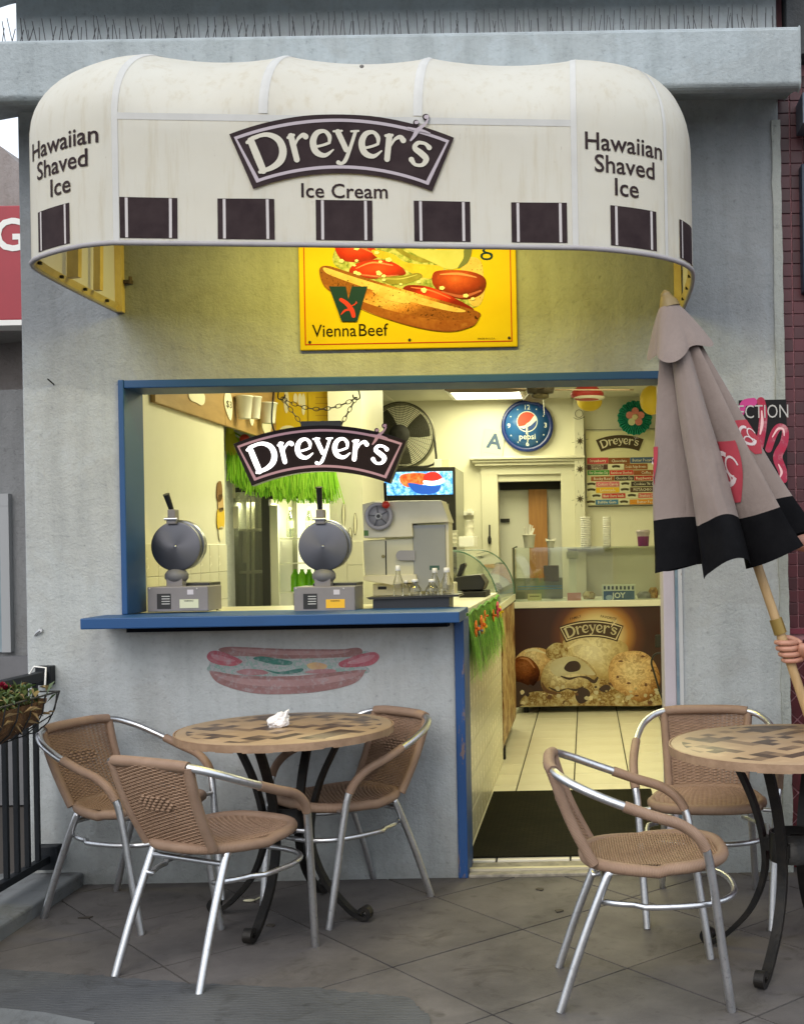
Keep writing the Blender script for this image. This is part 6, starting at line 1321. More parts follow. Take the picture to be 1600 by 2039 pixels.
for k, (x0, y0, x1, y1, s, col, lg) in enumerate(STR):
    o = pbx(x0, y0, x1, y1, .004).build('flavour_strip', mat('strip_%d' % k, col, .5), fv)
    p = at((x0+x1)/2, (y0+y1)/2+.3, d-.0055)
    if s:
        vs, fs = text2(s, .038 if '\n' not in s else .026, bold=.004, res=1); wd = max(v[0] for v in vs)-min(v[0] for v in vs); lim = (x1-x0-5)*d/F; q = min(.9, lim/wd); M = MB(); f0 = wallfn(p, .0012); yo = sum(v[1] for v in vs)/len(vs) if '\n' in s else 0
        M.add([f0(x*q, y-yo) for x, y in vs], fs); M.build('lettering', LETW, o)
    else:
        f0 = wallfn(p, 0); ws = 17*d/F; mi_ = MB(); vv, ff = _quads([((a[0]*ws, a[1]*ws+.006), (b_[0]*ws, b_[1]*ws+.006)) for a, b_ in _band(0, 1, 0)[::4]], lambda x, y: (lambda q: (q[0], q[1]-.0012, q[2]))(f0(x, y))); mi_.add(vv, ff); mi_.build('mini_emblem', mat('mini_brown', (.06, .045, .015), .6), o)
lc2 = at(1233, 880, d-.003); banner(fv, lambda x, y, o: (lc2.x+x, lc2.y-o, lc2.z+y), 95*d/F, mat('board_brown', (.05, .028, .008), .6), LILAC, mat('board_letters', (.72, .66, .48), .6), .003, rich=True, border=False)
# paper rosette
rs_ = thing('paper_rosette', 'turquoise paper rosette with pink petals above the flavour board', 'paper rosette', at(1263, 832, 10.85))
c = at(1263, 832, 10.85); r = 34*10.85/F; M = MB(); TQ = mat('turquoise_paper', (.03, .42, .30), .7, col2=(.02, .32, .24), vscale=9)
M.grid(lambda u, v: (c.x+r*(.12+.88*v)*cos(2*pi*u)*(1+.03*cos(2*pi*u*19)*v), c.y-.03+.03*v+.022*v*cos(2*pi*u*38), c.z+r*(.12+.88*v)*sin(2*pi*u)*(1+.03*cos(2*pi*u*19)*v)), 228, 5, smooth=False); M.build('pleats', TQ, rs_)
for k in range(5):
    a = 2*pi*k/5+.3; M = MB(); M.prism([(c.x+.045*cos(a)*1.2+.034*cos(b_), c.y-.075, c.z+.045*sin(a)*1.2+.034*sin(b_)) for b_ in [2*pi*j/12 for j in range(12)]], (0, .006, 0)); M.build('petal', (mat('petal_pink', (.66, .22, .20), .6), mat('petal_pale', (.6, .62, .4), .6))[k == 3], rs_)
M = MB(); M.lathe([(.028, -.01), (.028, .01), (.02, .016)], 16, (c.x, c.y-.07, c.z), axis=1); M.build('centre', mat('petal_centre', (.68, .6, .36), .6), rs_)
M = MB(); M.tube([c, (c.x, BK-.001, c.z)], .01, 6); M.build('pin', WHITE, rs_)
# ceiling fan, lanterns
cfn_ = thing('ceiling_fan', 'dark ceiling fan with long brown blades under the shop ceiling', 'ceiling fan', at(1075, 790, 8.2))
c = at(1075, 786, 8.2); M = MB(); M.lathe([(.02, .0), (.09, .01), (.1, .05), (.085, .09), (.03, .1), (.02, CE-c.z)], 24, c); M.build('motor', mat('fan_bronze', (.05, .04, .03), .4, .5), cfn_)
M = MB(); M.lathe([(.03, -.03), (.06, -.02), (.06, 0)], 16, c); M.build('switch_housing', mat('fan_brass', (.12, .1, .06), .35, .7), cfn_)
M = MB(); M.tube([(c.x+.02, c.y, c.z-.03), (c.x+.024, c.y, c.z-.14)], .0022, 5); M.build('pull_chain', WHITE, cfn_)
for k in range(4):
    a = radians(8+90*k); dr = Vector((cos(a), sin(a), 0)); sd_ = Vector((-sin(a), cos(a), .12)); M = MB(); P = [c+Vector((0, 0, .03))+dr*q+sd_*w_ for q, w_ in ((.10, -.02), (.2, -.055), (.62, -.065), (.66, 0), (.62, .065), (.2, .055), (.10, .02))]; M.prism(P, (0, 0, .008)); M.build('blade', mat('blade_brown', (.16, .10, .05), .5, col2=(.11, .065, .03), vscale=6), cfn_)
p = at(1168, 785, 8.9); M = MB(); M.lathe([(.02, -.045), (.09, -.04), (.125, -.012), (.125, .01), (.08, .05), (.02, CE-p.z)], 24, p)
Ptag('red_lantern', 'red and white hanging paper lantern under the ceiling', 'lantern', M, mat('lantern_red', (.42, .03, .03), .5))
p = at(1172, 795, 8.9); M = MB(); M.lathe([(.10, -.002), (.118, .008), (.12, .016)], 24, p); o = M.build('rim', mat('lantern_white', (.75, .7, .6), .5), bpy.data.objects['red_lantern'])
p = at(1173, 800, 9.8); M = MB(); M.ball(p, .105, 18, sc=(1, 1, .75)); M.tube([p, (p.x, p.y, CE)], .004, 5); Ptag('yellow_lantern', 'yellow paper lantern hanging behind the ceiling fan blade', 'lantern', M, mat('lantern_yellow', (.68, .48, .02), .6), 'yellow lanterns')
p = at(1296, 797, 9.6); M = MB(); M.ball(p, .12, 18, sc=(.8, .6, 1)); M.tube([p, (p.x, p.y, CE)], .004, 5); Ptag('yellow_balloon', 'yellow balloon near the ceiling above the turquoise rosette', 'balloon', M, mat('balloon_yellow', (.66, .46, .03), .4))
# curved glass display case beside the counter
dcs = thing('display_case', 'brown display case with a curved glass top at the end of the counter', 'display case', (-.7, 2.9, 0))
M = MB(); M.box((-1.1, 7.52-DW, .10), (-.548, 8.9-DW, .985)); M.build('cabinet', mat('case_brown', (.10, .045, .015), .35), dcs)
def swirl():
    return pnoise('case_print', [(.3, (.07, .025, .01)), (.42, (.30, .15, .06)), (.52, (.55, .42, .22)), (.6, (.2, .08, .03)), (.75, (.48, .34, .17))], 5)
for k in range(3):
    M = MB(); y0 = 7.56-DW+.44*k; M.box((-.548, y0, .12), (-.543, y0+.43, .97)); M.build('side_panel', swirl(), dcs)
M = MB(); M.box((-1.1, 7.2-DW, .986), (-.535, 8.92-DW, 1.03)); M.build('ledge', mat('ledge_cream', (.7, .68, .56), .3), dcs)
CG = glass('case_glass', (.95, .98, .96), .10, .97)
def curve(u): a = pi/2*u; return (-1.05+.24+(.27)*sin(a) if u > 0 else -.81, 1.031+.335*cos(a)**.8)
prof_ = [(-1.05, 1.366)]+[(-.81+.27*sin(pi/2*k/12), 1.031+.335*cos(pi/2*k/12)) for k in range(13)]
M = MB(); M.add([(x, y, z) for x, z in prof_ for y in (7.2-DW, 8.88-DW)], [(2*i, 2*i+1, 2*i+3, 2*i+2) for i in range(len(prof_)-1)], 0, None, True); M.build('curved_glass', CG, dcs)
GEDGE = mat('glass_edge', (.08, .16, .11), .15)
for y in (7.2-DW, 8.88-DW): M = MB(); M.tube([(x, y, z) for x, z in prof_], .005, 6); M.build('glass_edge', GEDGE, dcs)
M = MB(); M.prism([(x, 8.88-DW, z) for x, z in [(-1.05, 1.031)]+prof_], (0, .004, 0)); M.build('end_glass', CG, dcs)
M = MB(); M.prism([(x, 7.2-DW, z) for x, z in [(-1.05, 1.031)]+prof_], (0, .004, 0)); M.build('end_glass', CG, dcs)
M = MB(); M.box((-.56, 7.60-DW, .0), (-.54, 7.66-DW, .1)); M.build('foot', BLACKM, dcs)
M = MB(); M.box((-.66, 8.7-DW, .0), (-.6, 8.76-DW, .1)); M.build('foot', BLACKM, dcs)
# cash register and things near it
cr = thing('cash_register', 'black cash register with a raised display on the serving counter', 'cash register', at(935, 1195, 6.5))
M = MB(); pbox(M, 914, 1178, 966, 1201, 6.42, 6.75); M.build('drawer', BLACKM, cr, bevel=.004)
M = MB(); ppris(M, [(905, 1150), (922, 1147), (955, 1144), (966, 1160), (960, 1176), (908, 1177)], 6.45, .25); M.build('keyboard_body', BLACK, cr, bevel=.008)
M = MB(); ppris(M, [(908, 1148), (916, 1124), (924, 1121), (926, 1126), (916, 1149)], 6.55, .1); M.build('display', BLACK, cr, bevel=.002)
for (x0, y0, x1, d_, lab) in ((893, 1056, 912, 7.5, 'stack of white cups on the left of the glass case top'), (927, 1036, 944, 7.8, 'taller stack of white cups at the back of the glass case top')):
    p = at((x0+x1)/2, 1089, d_); h = (1089-y0)*d_/F; r = (x1-x0)*d_/F/2; t = thing('cup_stack', lab, 'cups', p, group='cup stacks on the display case')
    n_ = 4
    for k in range(n_): M = MB(); M.lathe([(r*.72, h*k/n_), (r*.95, h*(k+.85)/n_), (r, h*(k+.86)/n_), (r, h*(k+.98)/n_)], 18, p); M.build('cup', CUPM, t)
M = MB(); pbox(M, 913, 1068, 943, 1089, 7.65, 7.9); Ptag('lid_box', 'white box of lids standing on the glass case top', 'box', M, WHITE, bevel=.003)
M = MB(); pbox(M, 922, 1018, 942, 1026, 10.96, 10.999); pbox(M, 930, 1013, 938, 1022, 10.94, 10.96); Ptag('wall_socket', 'white socket with plug on the back wall beside the fridge', 'socket', M, WHITE)
p = at(974, 1075, 10.95); M = MB(); M.tube([at(974, 1045, 10.96), p], .008, 6); M.ball(p, .03, 10, sc=(.6, .5, 1.4)); Ptag('hanging_keys', 'dark bunch of keys hanging on the doorway casing', 'keys', M, BLACKM)
# dipping cabinet with its printed front
dp = thing('ice_cream_freezer', 'glass-topped ice cream freezer with a brown printed front', 'freezer', (.1, 4.9, 0))
FD = 9.66; x0, x1 = at(1022, 1300, FD).x, .86
zp0, zp1 = .085, at(1160, 1209, FD).z
M = MB(); M.box((x0, FD-DW, zp0), (x1, FD-DW+.75, zp1)); M.build('cabinet', mat('cabinet_white', (.68, .66, .55), .4), dp)
M = MB(); M.box((x0-.01, FD-DW-.03, zp1+.001), (x1, FD-DW+.75, at(1160, 1196, FD).z)); M.build('top_ledge', mat('ledge_white', (.78, .76, .65), .3), dp, bevel=.004)
zl = at(1160, 1196, FD).z; zg = at(1160, 1091, FD).z
M = MB(); M.box((x0+.01, FD-DW, zl+.001), (x1, FD-DW+.006, zg)); M.build('front_glass', CG, dp)
M = MB(); M.box((x0, FD-DW+.001, zl+.001), (x0+.006, FD-DW+.7, zg)); M.build('end_glass', CG, dp)
M = MB(); M.box((x0, FD-DW, zg+.0005), (x1, FD-DW+.5, zg+.01)); M.build('top_glass', CG, dp)
for px in (1024,): M = MB(); p = at(px, 1196, FD); M.tube([(p.x, FD-DW-.01, zl), (p.x, FD-DW-.01, zg+.01), (p.x+.03, FD-DW-.01, zg+.02)], .008, 8); M.build('corner_rod', mat('rod_dark', (.12, .14, .1), .3, .5), dp)
M = MB(); pbox(M, 1133, 1112, 1146, 1196, FD+.3, FD+.34); M.build('frame_post', mat('post_white', (.7, .69, .58), .3), dp)
M = MB(); pbox(M, 1127, 1098, 1150, 1113, FD+.3, FD+.4); M.build('post_cap', mat('cap_cream', (.55, .54, .4), .4), dp)
def wood_print():
    m, n, l, b = _nodes('freezer_print'); tc = n.new('ShaderNodeTexCoord'); mp = n.new('ShaderNodeMapping'); gc_ = at(1190, 1265, FD); mp.inputs['Location'].default_value = (-gc_.x/.40, 0, -gc_.z/.36); mp.inputs['Scale'].default_value = (1/.40, 0, 1/.36)
    l.new(tc.outputs['Object'], mp.inputs[0]); gt = n.new('ShaderNodeTexGradient'); gt.gradient_type = 'SPHERICAL'; l.new(mp.outputs[0], gt.inputs[0])
    l.new(ramp(n, l, gt.outputs[1], [(0, (.040, .012, .005)), (.2, (.10, .028, .007)), (.38, (.40, .18, .035)), (.6, (.66, .54, .28))]), b.inputs['Base Color']); b.inputs['Roughness'].default_value = .3; return m
M = MB(); M.box((x0, FD-DW-.004, zp0), (x1, FD-DW-.0005, zp1-.002)); po = M.build('printed_front', wood_print(), dp)
Q_ = lambda o: (lambda x, y: (lambda p: (p.x, FD-DW-.0045-o, p.z))(at(860+x/3.2, 1160+y/3.2, FD)))
def qs(nm, pts, m, o): M = MB(); flat2d(M, [crom(pts, 5, True)], Q_(o)); M.build(nm, m, po)
CRM = pnoise('print_cream_scoop', [(.3, (.80, .71, .48)), (.5, (.62, .50, .27)), (.58, (.34, .2, .08)), (.64, (.72, .6, .36)), (.8, (.5, .36, .16))], 20); TAN = pnoise('print_tan_scoop', [(.28, (.74, .55, .28)), (.46, (.58, .36, .14)), (.54, (.30, .13, .04)), (.6, (.6, .38, .15)), (.75, (.16, .06, .02))], 20); CHO = pnoise('print_chocolate_scoop', [(.3, (.30, .09, .025)), (.48, (.13, .032, .01)), (.56, (.45, .18, .06)), (.7, (.08, .02, .008))], 24); VAN = pnoise('print_vanilla_scoop', [(.3, (.82, .76, .58)), (.7, (.70, .60, .38))], 9); CRU = pnoise('print_crumble', [(.3, (.84, .77, .55)), (.46, (.66, .52, .27)), (.56, (.30, .16, .05)), (.64, (.74, .62, .36)), (.8, (.09, .04, .015))], 17); DKC = mat('print_dark_chip', (.035, .013, .006), .4)
sc_ = lambda nm, x, y, rx, ry, st, n_=20, amt=.6: pshade(nm, Q_(0)(x, y), (rx/3.2*FD/F, ry/3.2*FD/F), st, NZ, n_, amt)
T_ = [(0, (.16, .06, .02)), (.2, (.44, .24, .09)), (.45, (.72, .51, .26)), (.85, (.82, .68, .42))]
TAN_R = sc_('print_scoop_toffee', 1270, 560, 215, 235, T_, 11, .85); TAN_L = sc_('print_scoop_toffee_b', 630, 480, 150, 140, T_, 12, .7)
CHO = sc_('print_scoop_choc', 590, 530, 130, 130, [(0, (.025, .007, .003)), (.3, (.10, .026, .008)), (.65, (.26, .08, .022)), (.95, (.36, .14, .05))], 14, .8)
VAN_B = sc_('print_scoop_vanilla', 1010, 430, 300, 270, [(0, (.20, .12, .045)), (.25, (.46, .34, .15)), (.55, (.64, .54, .31)), (.9, (.84, .78, .58))], 7, .5)
CRM_C = sc_('print_scoop_cream', 850, 550, 250, 190, [(0, (.14, .08, .03)), (.25, (.42, .31, .14)), (.55, (.64, .55, .34)), (.9, (.80, .74, .54))], 11, .7)
qs('printed_scoop', [(830, 400), (860, 360), (1050, 345), (1220, 380), (1245, 470), (1180, 620), (950, 640), (840, 520)], VAN_B, .0006)
qs('printed_scoop', [(525, 500), (570, 440), (640, 415), (720, 425), (760, 480), (730, 580), (640, 640), (540, 600)], TAN_L, .0012)
qs('printed_scoop', [(525, 500), (560, 470), (620, 480), (670, 530), (685, 590), (640, 660), (560, 660), (524, 600)], CHO, .0018)
qs('printed_scoop', [(1120, 560), (1160, 470), (1240, 438), (1340, 442), (1410, 500), (1450, 600), (1430, 700), (1350, 770), (1230, 770), (1150, 690)], TAN_R, .0014)
qs('printed_scoop', [(690, 620), (720, 530), (780, 480), (880, 462), (980, 500), (1040, 570), (1050, 640), (980, 700), (820, 720), (720, 700)], CRM_C, .0022)
qs('printed_scoop_top', [(745, 540), (790, 490), (880, 470), (960, 500), (1020, 560), (1030, 590), (900, 580), (800, 600)], VAN, .0026)
for pts in ([(840, 540), (870, 505), (920, 500), (945, 530), (930, 560), (880, 570), (850, 560)],): qs('printed_chip', pts, (DKC, mat('print_caramel', (.22, .065, .02), .4))[pts[0][0] < 800], .0032)
M = MB(); stroke2(M, [(820, 596, 8), (872, 612, 18), (930, 600, 8), (985, 606, 20), (1030, 632, 24), (1052, 606, 14)], Q_(.0030)); M.build('printed_swirl', DKC, po)
M = MB(); stroke2(M, [(745, 668, 8), (800, 690, 16), (860, 676, 6), (915, 684, 18), (960, 664, 8)], Q_(.0031)); M.build('printed_swirl', DKC, po)
for (x, y, a, b_) in ((1200, 500, 16, 6), (1340, 470, 14, 7), (1400, 560, 12, 8), (1250, 640, 14, 7), (1360, 650, 10, 12), (1300, 720, 15, 6), (1180, 600, 9, 9)): M = MB(); flat2d(M, [[(x+a*cos(q)*(1+.3*sin(3*q)), y+b_*sin(q)) for q in [2*pi*k/9 for k in range(9)]]], Q_(.0026)); M.build('printed_fleck', mat('print_fleck', (.13, .045, .015), .4), po)
qs('printed_crumble', [(560, 760), (620, 700), (760, 690), (900, 680), (980, 640), (1080, 610), (1130, 650), (1200, 700), (1330, 760), (1450, 700), (1457, 780), (1000, 784), (620, 784)], CRU, .0024)
qs('printed_crumble', [(725, 430), (780, 385), (840, 395), (865, 440), (820, 480), (740, 480)], CRU, .0024)
for pts in ([(910, 720), (950, 670), (1000, 690), (995, 745), (940, 770)], [(1060, 680), (1100, 650), (1135, 665), (1110, 700)]): qs('printed_chip', pts, DKC, .0034)
SHD = mat('print_scoop_shade', (.12, .045, .012), .4); HIL = mat('print_scoop_light', (.70, .60, .38), .4)
for k, (st, m, o) in enumerate((([(1135, 640, 10), (1180, 730, 34), (1270, 765, 20)], SHD, .0023), ([(700, 640, 10), (730, 690, 26), (820, 712, 12)], SHD, .0028), ([(590, 440, 8), (650, 428, 20), (720, 450, 8)], HIL, .0016), ([(560, 480, 6), (610, 490, 16), (650, 540, 8)], mat('print_choc_light', (.48, .2, .07), .4), .0022), ([(860, 420, 8), (940, 380, 30), (1010, 400, 16)], HIL, .0010), ([(1190, 420, 10), (1215, 500, 26), (1190, 590, 12)], mat('print_vanilla_shade', (.5, .38, .18), .4), .0010), ([(880, 420, 4), (900, 490, 10), (890, 540, 5)], mat('print_vanilla_shade', (.5, .38, .18), .4), .0011))):
    M = MB(); stroke2(M, st, Q_(o)); M.build('printed_scoop_shade' if m is SHD else 'printed_scoop_light', m, po)
random.seed(77)
for k in range(34):
    x = random.uniform(560, 1440); y = random.uniform(655, 775); r = random.uniform(9, 22)
    M = MB(); flat2d(M, [[(x+r*random.uniform(.6, 1.1)*cos(2*pi*j/7), y+r*random.uniform(.5, .9)*sin(2*pi*j/7)) for j in range(7)]], Q_(.0036+k*.00006)); M.build('printed_crumb', (VAN, CRM, HIL, SHD, DKC)[k % 5 if k % 3 else 0], po)
qs('printed_shadow_scoop', [(524, 640), (600, 650), (640, 690), (600, 740), (570, 784), (524, 784)], mat('print_dark_scoop', (.05, .02, .01), .4), .0020)
p3 = Q_(0)(1012, 298); banner(po, lambda x, y, o: (p3[0]+x, p3[1]-o, p3[2]+y), 412/3.2*FD/F, mat('freezer_brown', (.05, .022, .008), .5), mat('freezer_line', (.7, .6, .4), .5), VAN, .003)
for s, x, rr in (('FAMILY', 912, -14), ('FAVORITE', 1122, 12)):
    M = MB(); q = Q_(0)(x, 224); ff = wallfn(q, .002, 1, radians(-rr)); textM(M, s, lambda a, b_: ff(a, b_+.00), .030, bold=.004); M.build('lettering', mat('freezer_brown', (.05, .022, .008), .5), po)
M = MB(); M.box((x0, FD-DW-.002, zp0-.012), (x1, FD-DW+.02, zp0-.0005)); M.build('bottom_edge', mat('edge_cream', (.6, .5, .25), .4), dp)
M = MB(); M.box((x0+.03, FD-DW+.1, .055), (x1, FD-DW+.7, zp0-.013)); M.build('underside', BLACKM, dp)
for x in (x0+.09, x1-.1): M = MB(); M.lathe([(.04, -.018), (.046, -.012), (.046, .012), (.04, .018)], 16, (x, FD-DW+.08, .06), axis=0); M.build('castor', BLACKM, dp)
# things in and on the freezer
def seen(name, lab, cat, x0, y0, x1, y1, d0, d1, m, grp=None, **k): M = MB(); pbox(M, x0, y0, x1, y1, d0, d1); return Ptag(name, lab, cat, M, m, grp, **k)
CRD = mat('card_yellow', (.66, .62, .34), .6); o = seen('price_card', 'yellowish price card behind the freezer glass', 'card', 1050, 1182, 1077, 1196, FD+.03, FD+.034, CRD, 'price cards in the freezer')
M = MB(); pbox(M, 1054, 1186, 1073, 1189, FD+.028, FD+.0299); M.build('print', mat('card_print', (.3, .28, .12), .6), o)
seen('price_card', 'pink price card behind the freezer glass', 'card', 1129, 1180, 1156, 1196, FD+.03, FD+.034, mat('card_pink', (.62, .30, .26), .6), 'price cards in the freezer')
bx = thing('cone_box', 'blue and white striped cone box standing in the freezer', 'box', at(1230, 1196, FD+.05)); JB = mat('cone_box_blue', (.035, .10, .22), .5)
M = MB(); pbox(M, 1198, 1164, 1264, 1196.5, FD+.04, FD+.14); M.build('carton', mat('cone_box_white', (.68, .7, .6), .5), bx, bevel=.002)
M = MB(); pbox(M, 1201, 1176, 1262, 1196, FD+.0375, FD+.0399); M.build('blue_panel', JB, bx)
for k in range(8): M = MB(); pbox(M, 1201+k*8, 1167, 1205+k*8, 1174, FD+.0375, FD+.0399); M.build('stripe', mat('stripe_dark', (.03, .04, .07), .5), bx)
M = MB(); textM(M, 'JOY', wallfn(at(1231, 1186, FD+.0365), .001), .062, bold=.03); M.build('lettering', CW, bx)
M = MB(); flat2d(M, [disc2(0, 0, .03, .022)], wallfn(at(1212, 1190, FD+.0365), .001)); M.build('emblem', mat('emblem_pale', (.3, .42, .55), .5), bx)
for k, (a, b_, y0, y1, m) in enumerate(((1030, 1118, 1166, 1169, mat('tub_blue', (.03, .22, .45), .4)), (1030, 1118, 1171, 1174, mat('tub_blue', (.03, .22, .45), .4)))):
    seen('blue_rail', ('upper', 'lower')[k]+' blue rail inside the left end of the freezer', 'rail', a, y0, b_, y1, FD+.3, FD+.32, m, 'blue rails in the freezer')
seen('brown_box', 'brown cardboard box inside the freezer, left of the white post', 'box', 1082, 1126, 1111, 1158, FD+.35, FD+.5, mat('cardboard_dark', (.12, .09, .05), .8), bevel=.002)
seen('freezer_divider', 'grey divider panel at the left end inside the freezer', 'panel', 1026, 1150, 1119, 1196, FD+.5, FD+.52, mat('divider_grey', (.27, .27, .2), .5))
random.seed(2)
for k, (x, w_, h) in enumerate(((1172, 26, 12), (1282, 30, 12), (1300, 20, 18))):
    p = at(x, 1194, FD+.25); M = MB(); M.lathe([(w_*.4*FD/F, 0), (w_*.5*FD/F, h*.6*FD/F), (w_*.5*FD/F, h*FD/F), (w_*.3*FD/F, h*1.4*FD/F)], 16, p); Ptag('ice_cream_tub', ('ice cream tub left of the striped cone box', 'ice cream tub just right of the striped cone box', 'taller ice cream tub at the right end of the freezer')[k], 'tub', M, (CRM, GREYP, TAN)[k], 'tubs in the freezer')
def cupstack(px, y0, y1, w_, d_, lab):
    p = at(px, y1, d_); h = (y1-y0)*d_/F; r = w_*d_/F/2; t = thing('cup_stack', lab, 'cups', p, group='tall cup stacks on the freezer'); n_ = 14
    for k in range(n_):
        M = MB(); M.lathe([(r*.86, h*k/n_), (r, h*(k+.2)/n_), (r, h*(k+.9)/n_), (r*.9, h*(k+.98)/n_)], 18, p); M.build('cup', WHITE, t)
cupstack(1166, 1029, 1092, 21, FD+.2, 'wider tall stack of white cups on the freezer top'); cupstack(1208, 1029, 1092, 16, FD+.2, 'narrower tall stack of white cups on the freezer top')
p = at(1053, 1091, FD+.15); k = FD/F; cu_ = cup(p, 27*k, 13*k, 'white cup full of plastic spoons on the freezer top', 'spoon_cup')
random.seed(8)
for q in range(9): M = MB(); a = random.uniform(0, 6.28); M.tube([p+Vector((0, 0, .04)), p+Vector((.045*cos(a), .03*sin(a), random.uniform(.15, .2)))], .0045, 5); M.build('spoon', WHITE, cu_)
p = at(1096, 1091, FD+.15); cu_ = cup(p, 15*k, 9*k, 'small white cup of folded napkins on the freezer top', 'napkin_cup'); M = MB(); M.add([p+Vector(v) for v in ((-.04, 0, .05), (.04, 0, .05), (.045, 0, .085), (.0, .01, .065), (-.045, 0, .08))], [(0, 1, 2, 3, 4)]); M.build('napkin', WHITE, cu_)
t = thing('purple_cup', 'clear cup of purple drink with a lid on the freezer top', 'cup', at(1280, 1088, FD+.3)); p = at(1280, 1088, FD+.3); k = (FD+.3)/F
M = MB(); M.lathe([(10.5*k, 0), (12*k, 20*k)], 18, p); M.build('drink', mat('purple_drink', (.17, .02, .12), .3), t)
M = MB(); M.lathe([(12*k, 20.2*k), (13*k, 27*k), (14*k, 27.5*k), (14*k, 31*k), (12*k, 33*k)], 18, p); M.build('lid', mat('cup_lid', (.5, .42, .45), .3), t)
M = MB(); M.box((at(1128, 1088, 10.9).x, BK-.2, at(1200, 1089, 10.9).z-.012), (RR-.001, BK-.001, at(1200, 1089, 10.9).z)); Ptag('wall_shelf', 'narrow cream shelf on the back wall under the flavour board', 'shelf', M, mat('shelf_cream', (.5, .48, .33), .5))
# mat on the floor, chair in the aisle
def matm():
    m, n, l, b = _nodes('rubber_mat'); tc = n.new('ShaderNodeTexCoord').outputs['Object']
    br_ = n.new('ShaderNodeTexBrick'); br_.inputs['Scale'].default_value = 11; br_.inputs['Color1'].default_value = (.010, .0095, .0055, 1); br_.inputs['Color2'].default_value = (.014, .013, .0075, 1); br_.inputs['Mortar'].default_value = (.005, .0048, .003, 1); br_.inputs['Mortar Size'].default_value = .03; l.new(tc, br_.inputs['Vector'])
    c = mixc(n, l, .6, br_.outputs[0], ramp(n, l, noise(n, l, tc, 5, 7, .7), [(.35, (.7, .7, .7)), (.75, (2.0, 1.9, 1.6))]), 'MULTIPLY'); l.new(c, b.inputs['Base Color']); b.inputs['Roughness'].default_value = .85; b.inputs['Specular IOR Level'].default_value = .08; addbump(n, l, b, br_.outputs[1], -.6, .004); return m
M = MB(); M.box((-.538, 5.20-DW, .0178), (.34, 6.58-DW, .026)); Ptag('door_mat', 'dark worn rubber mat on the tiles just inside the doorway', 'mat', M, matm(), bevel=.002)
t = thing('folding_chair', 'dark wire chair back standing right of the freezer front', 'chair', at(1330, 1400, 9.3)); d = 9.3
M = MB(); M.tube(crom([at(1318, 1392, d), at(1311, 1372, d), at(1300, 1335, d), at(1296, 1318, d), at(1303, 1303, d), at(1320, 1300, d), at(1345, 1300, d)], 6), .008, 8); M.build('back_hoop', BLACK, t)
M = MB(); pbox(M, 1304, 1264, 1330, 1290, d, d+.05); M.build('back_pad', BLACKM, t, bevel=.01)
M = MB(); M.tube([at(1318, 1392, d), (at(1325, 1392, d).x, d-DW, .016)], .008, 8); M.build('leg', BLACK, t)
M = MB(); a = at(1345, 1300, d); M.tube([a, (a.x, d-DW+.02, .016)], .008, 8); M.build('leg', BLACK, t)
# ------------------------------------------------------------------ folded umbrella carried by a person
UD = 4.10; um = thing('folded_umbrella', 'folded taupe market umbrella with black hem and red prints, carried at a tilt', 'umbrella', at(1600, 1400, UD))
k_ = UD/F
def umat():
    m, n, l, b = _nodes('umbrella_cloth'); tc = n.new('ShaderNodeTexCoord').outputs['Object']
    l.new(ramp(n, l, noise(n, l, tc, 5, 6, .6), [(.3, (.25, .20, .178)), (.7, (.20, .158, .14))]), b.inputs['Base Color']); b.inputs['Roughness'].default_value = .85; b.inputs['Specular IOR Level'].default_value = .15
    b.inputs['Sheen Weight'].default_value = .15; nb = addbump(n, l, b, noise(n, l, tc, 60, 5), .25, .006); addbump(n, l, b, noise(n, l, scaled(n, l, tc, (1, 1, .4)), 11, 4, .55, .5), .5, .02, nb); return m
UCL = umat(); UBL = mat('umbrella_black', (.004, .004, .005), .95, spec=.1, col2=(.008, .008, .009), vscale=8, bump=.15, bscale=40)
TOPC = (1345, 640); NR = 7
def lerp(a, b_, t): return a+(b_-a)*t
def pleat(ph, t, sharp=1.0):
    """1 on the ribs, pulled in between them"""
    w_ = warp(ph)*NR/(2*pi); f = w_-math.floor(w_); v = abs(2*f-1)               # 1 at ribs, 0 between
    return 1-(1-v**.75)*(.36+.42*t)*sharp
RJ = [1.0, .84, 1.10, .92, 1.02, .80, 1.12]
def warp(ph): return ph+.22*sin(ph*2+.7)+.10*sin(ph*3+2)
def cloth(ph, t, off=0):
    """ph around the canopy (0 = towards +x, -pi/2 = street side), t from the top to the hem"""
    i = (warp(ph)*NR/(2*pi)) % NR; i0 = int(i) % NR; j = RJ[i0]+(RJ[(i0+1) % NR]-RJ[i0])*(i-int(i)); pl = pleat(ph, t)
    swirl = .18*sin(3*ph+1)*t*(1-t)
    a = ph+swirl
    # hem centre and spread, in photo pixels
    cx = lerp(TOPC[0], 1462, t**1.05); cy = lerp(TOPC[1], 1098, t)
    rx = lerp(26, 168*j, t**.95)*pl; rd = lerp(.05, .25*j, t**.9)*pl
    hx = cx+rx*cos(a); hy = cy-rx*cos(a)*.28*t*t - sin(a)*34*t*t*j + 14*t*t*sin(5*ph)
    if cos(a) < 0: hx = lerp(hx, max(hx, 1299), 1)
    wn = mn.noise(Vector((ph*2.2, t*3.1, 4))); w2 = mn.noise(Vector((ph*5.5, t*2.2, 9)))
    hx += (7*wn+4*w2)*t; hy += 12*mn.noise(Vector((ph*1.7, 3, t)))*t*t; rd *= 1+.16*wn*t+.10*w2*t
    p = at(hx, hy, UD+rd*sin(a)); 
    if off:
        q = at(cx, cy, UD); dv = Vector((p.x-q.x, p.y-q.y, 0)); p += dv.normalized()*off
    return p
NS = 192; MT = MB(); MBk = MB()
def ring(M, t0, t1, n):
    M.grid(lambda u, v: cloth(2*pi*u, t0+(t1-t0)*v), NS, n)
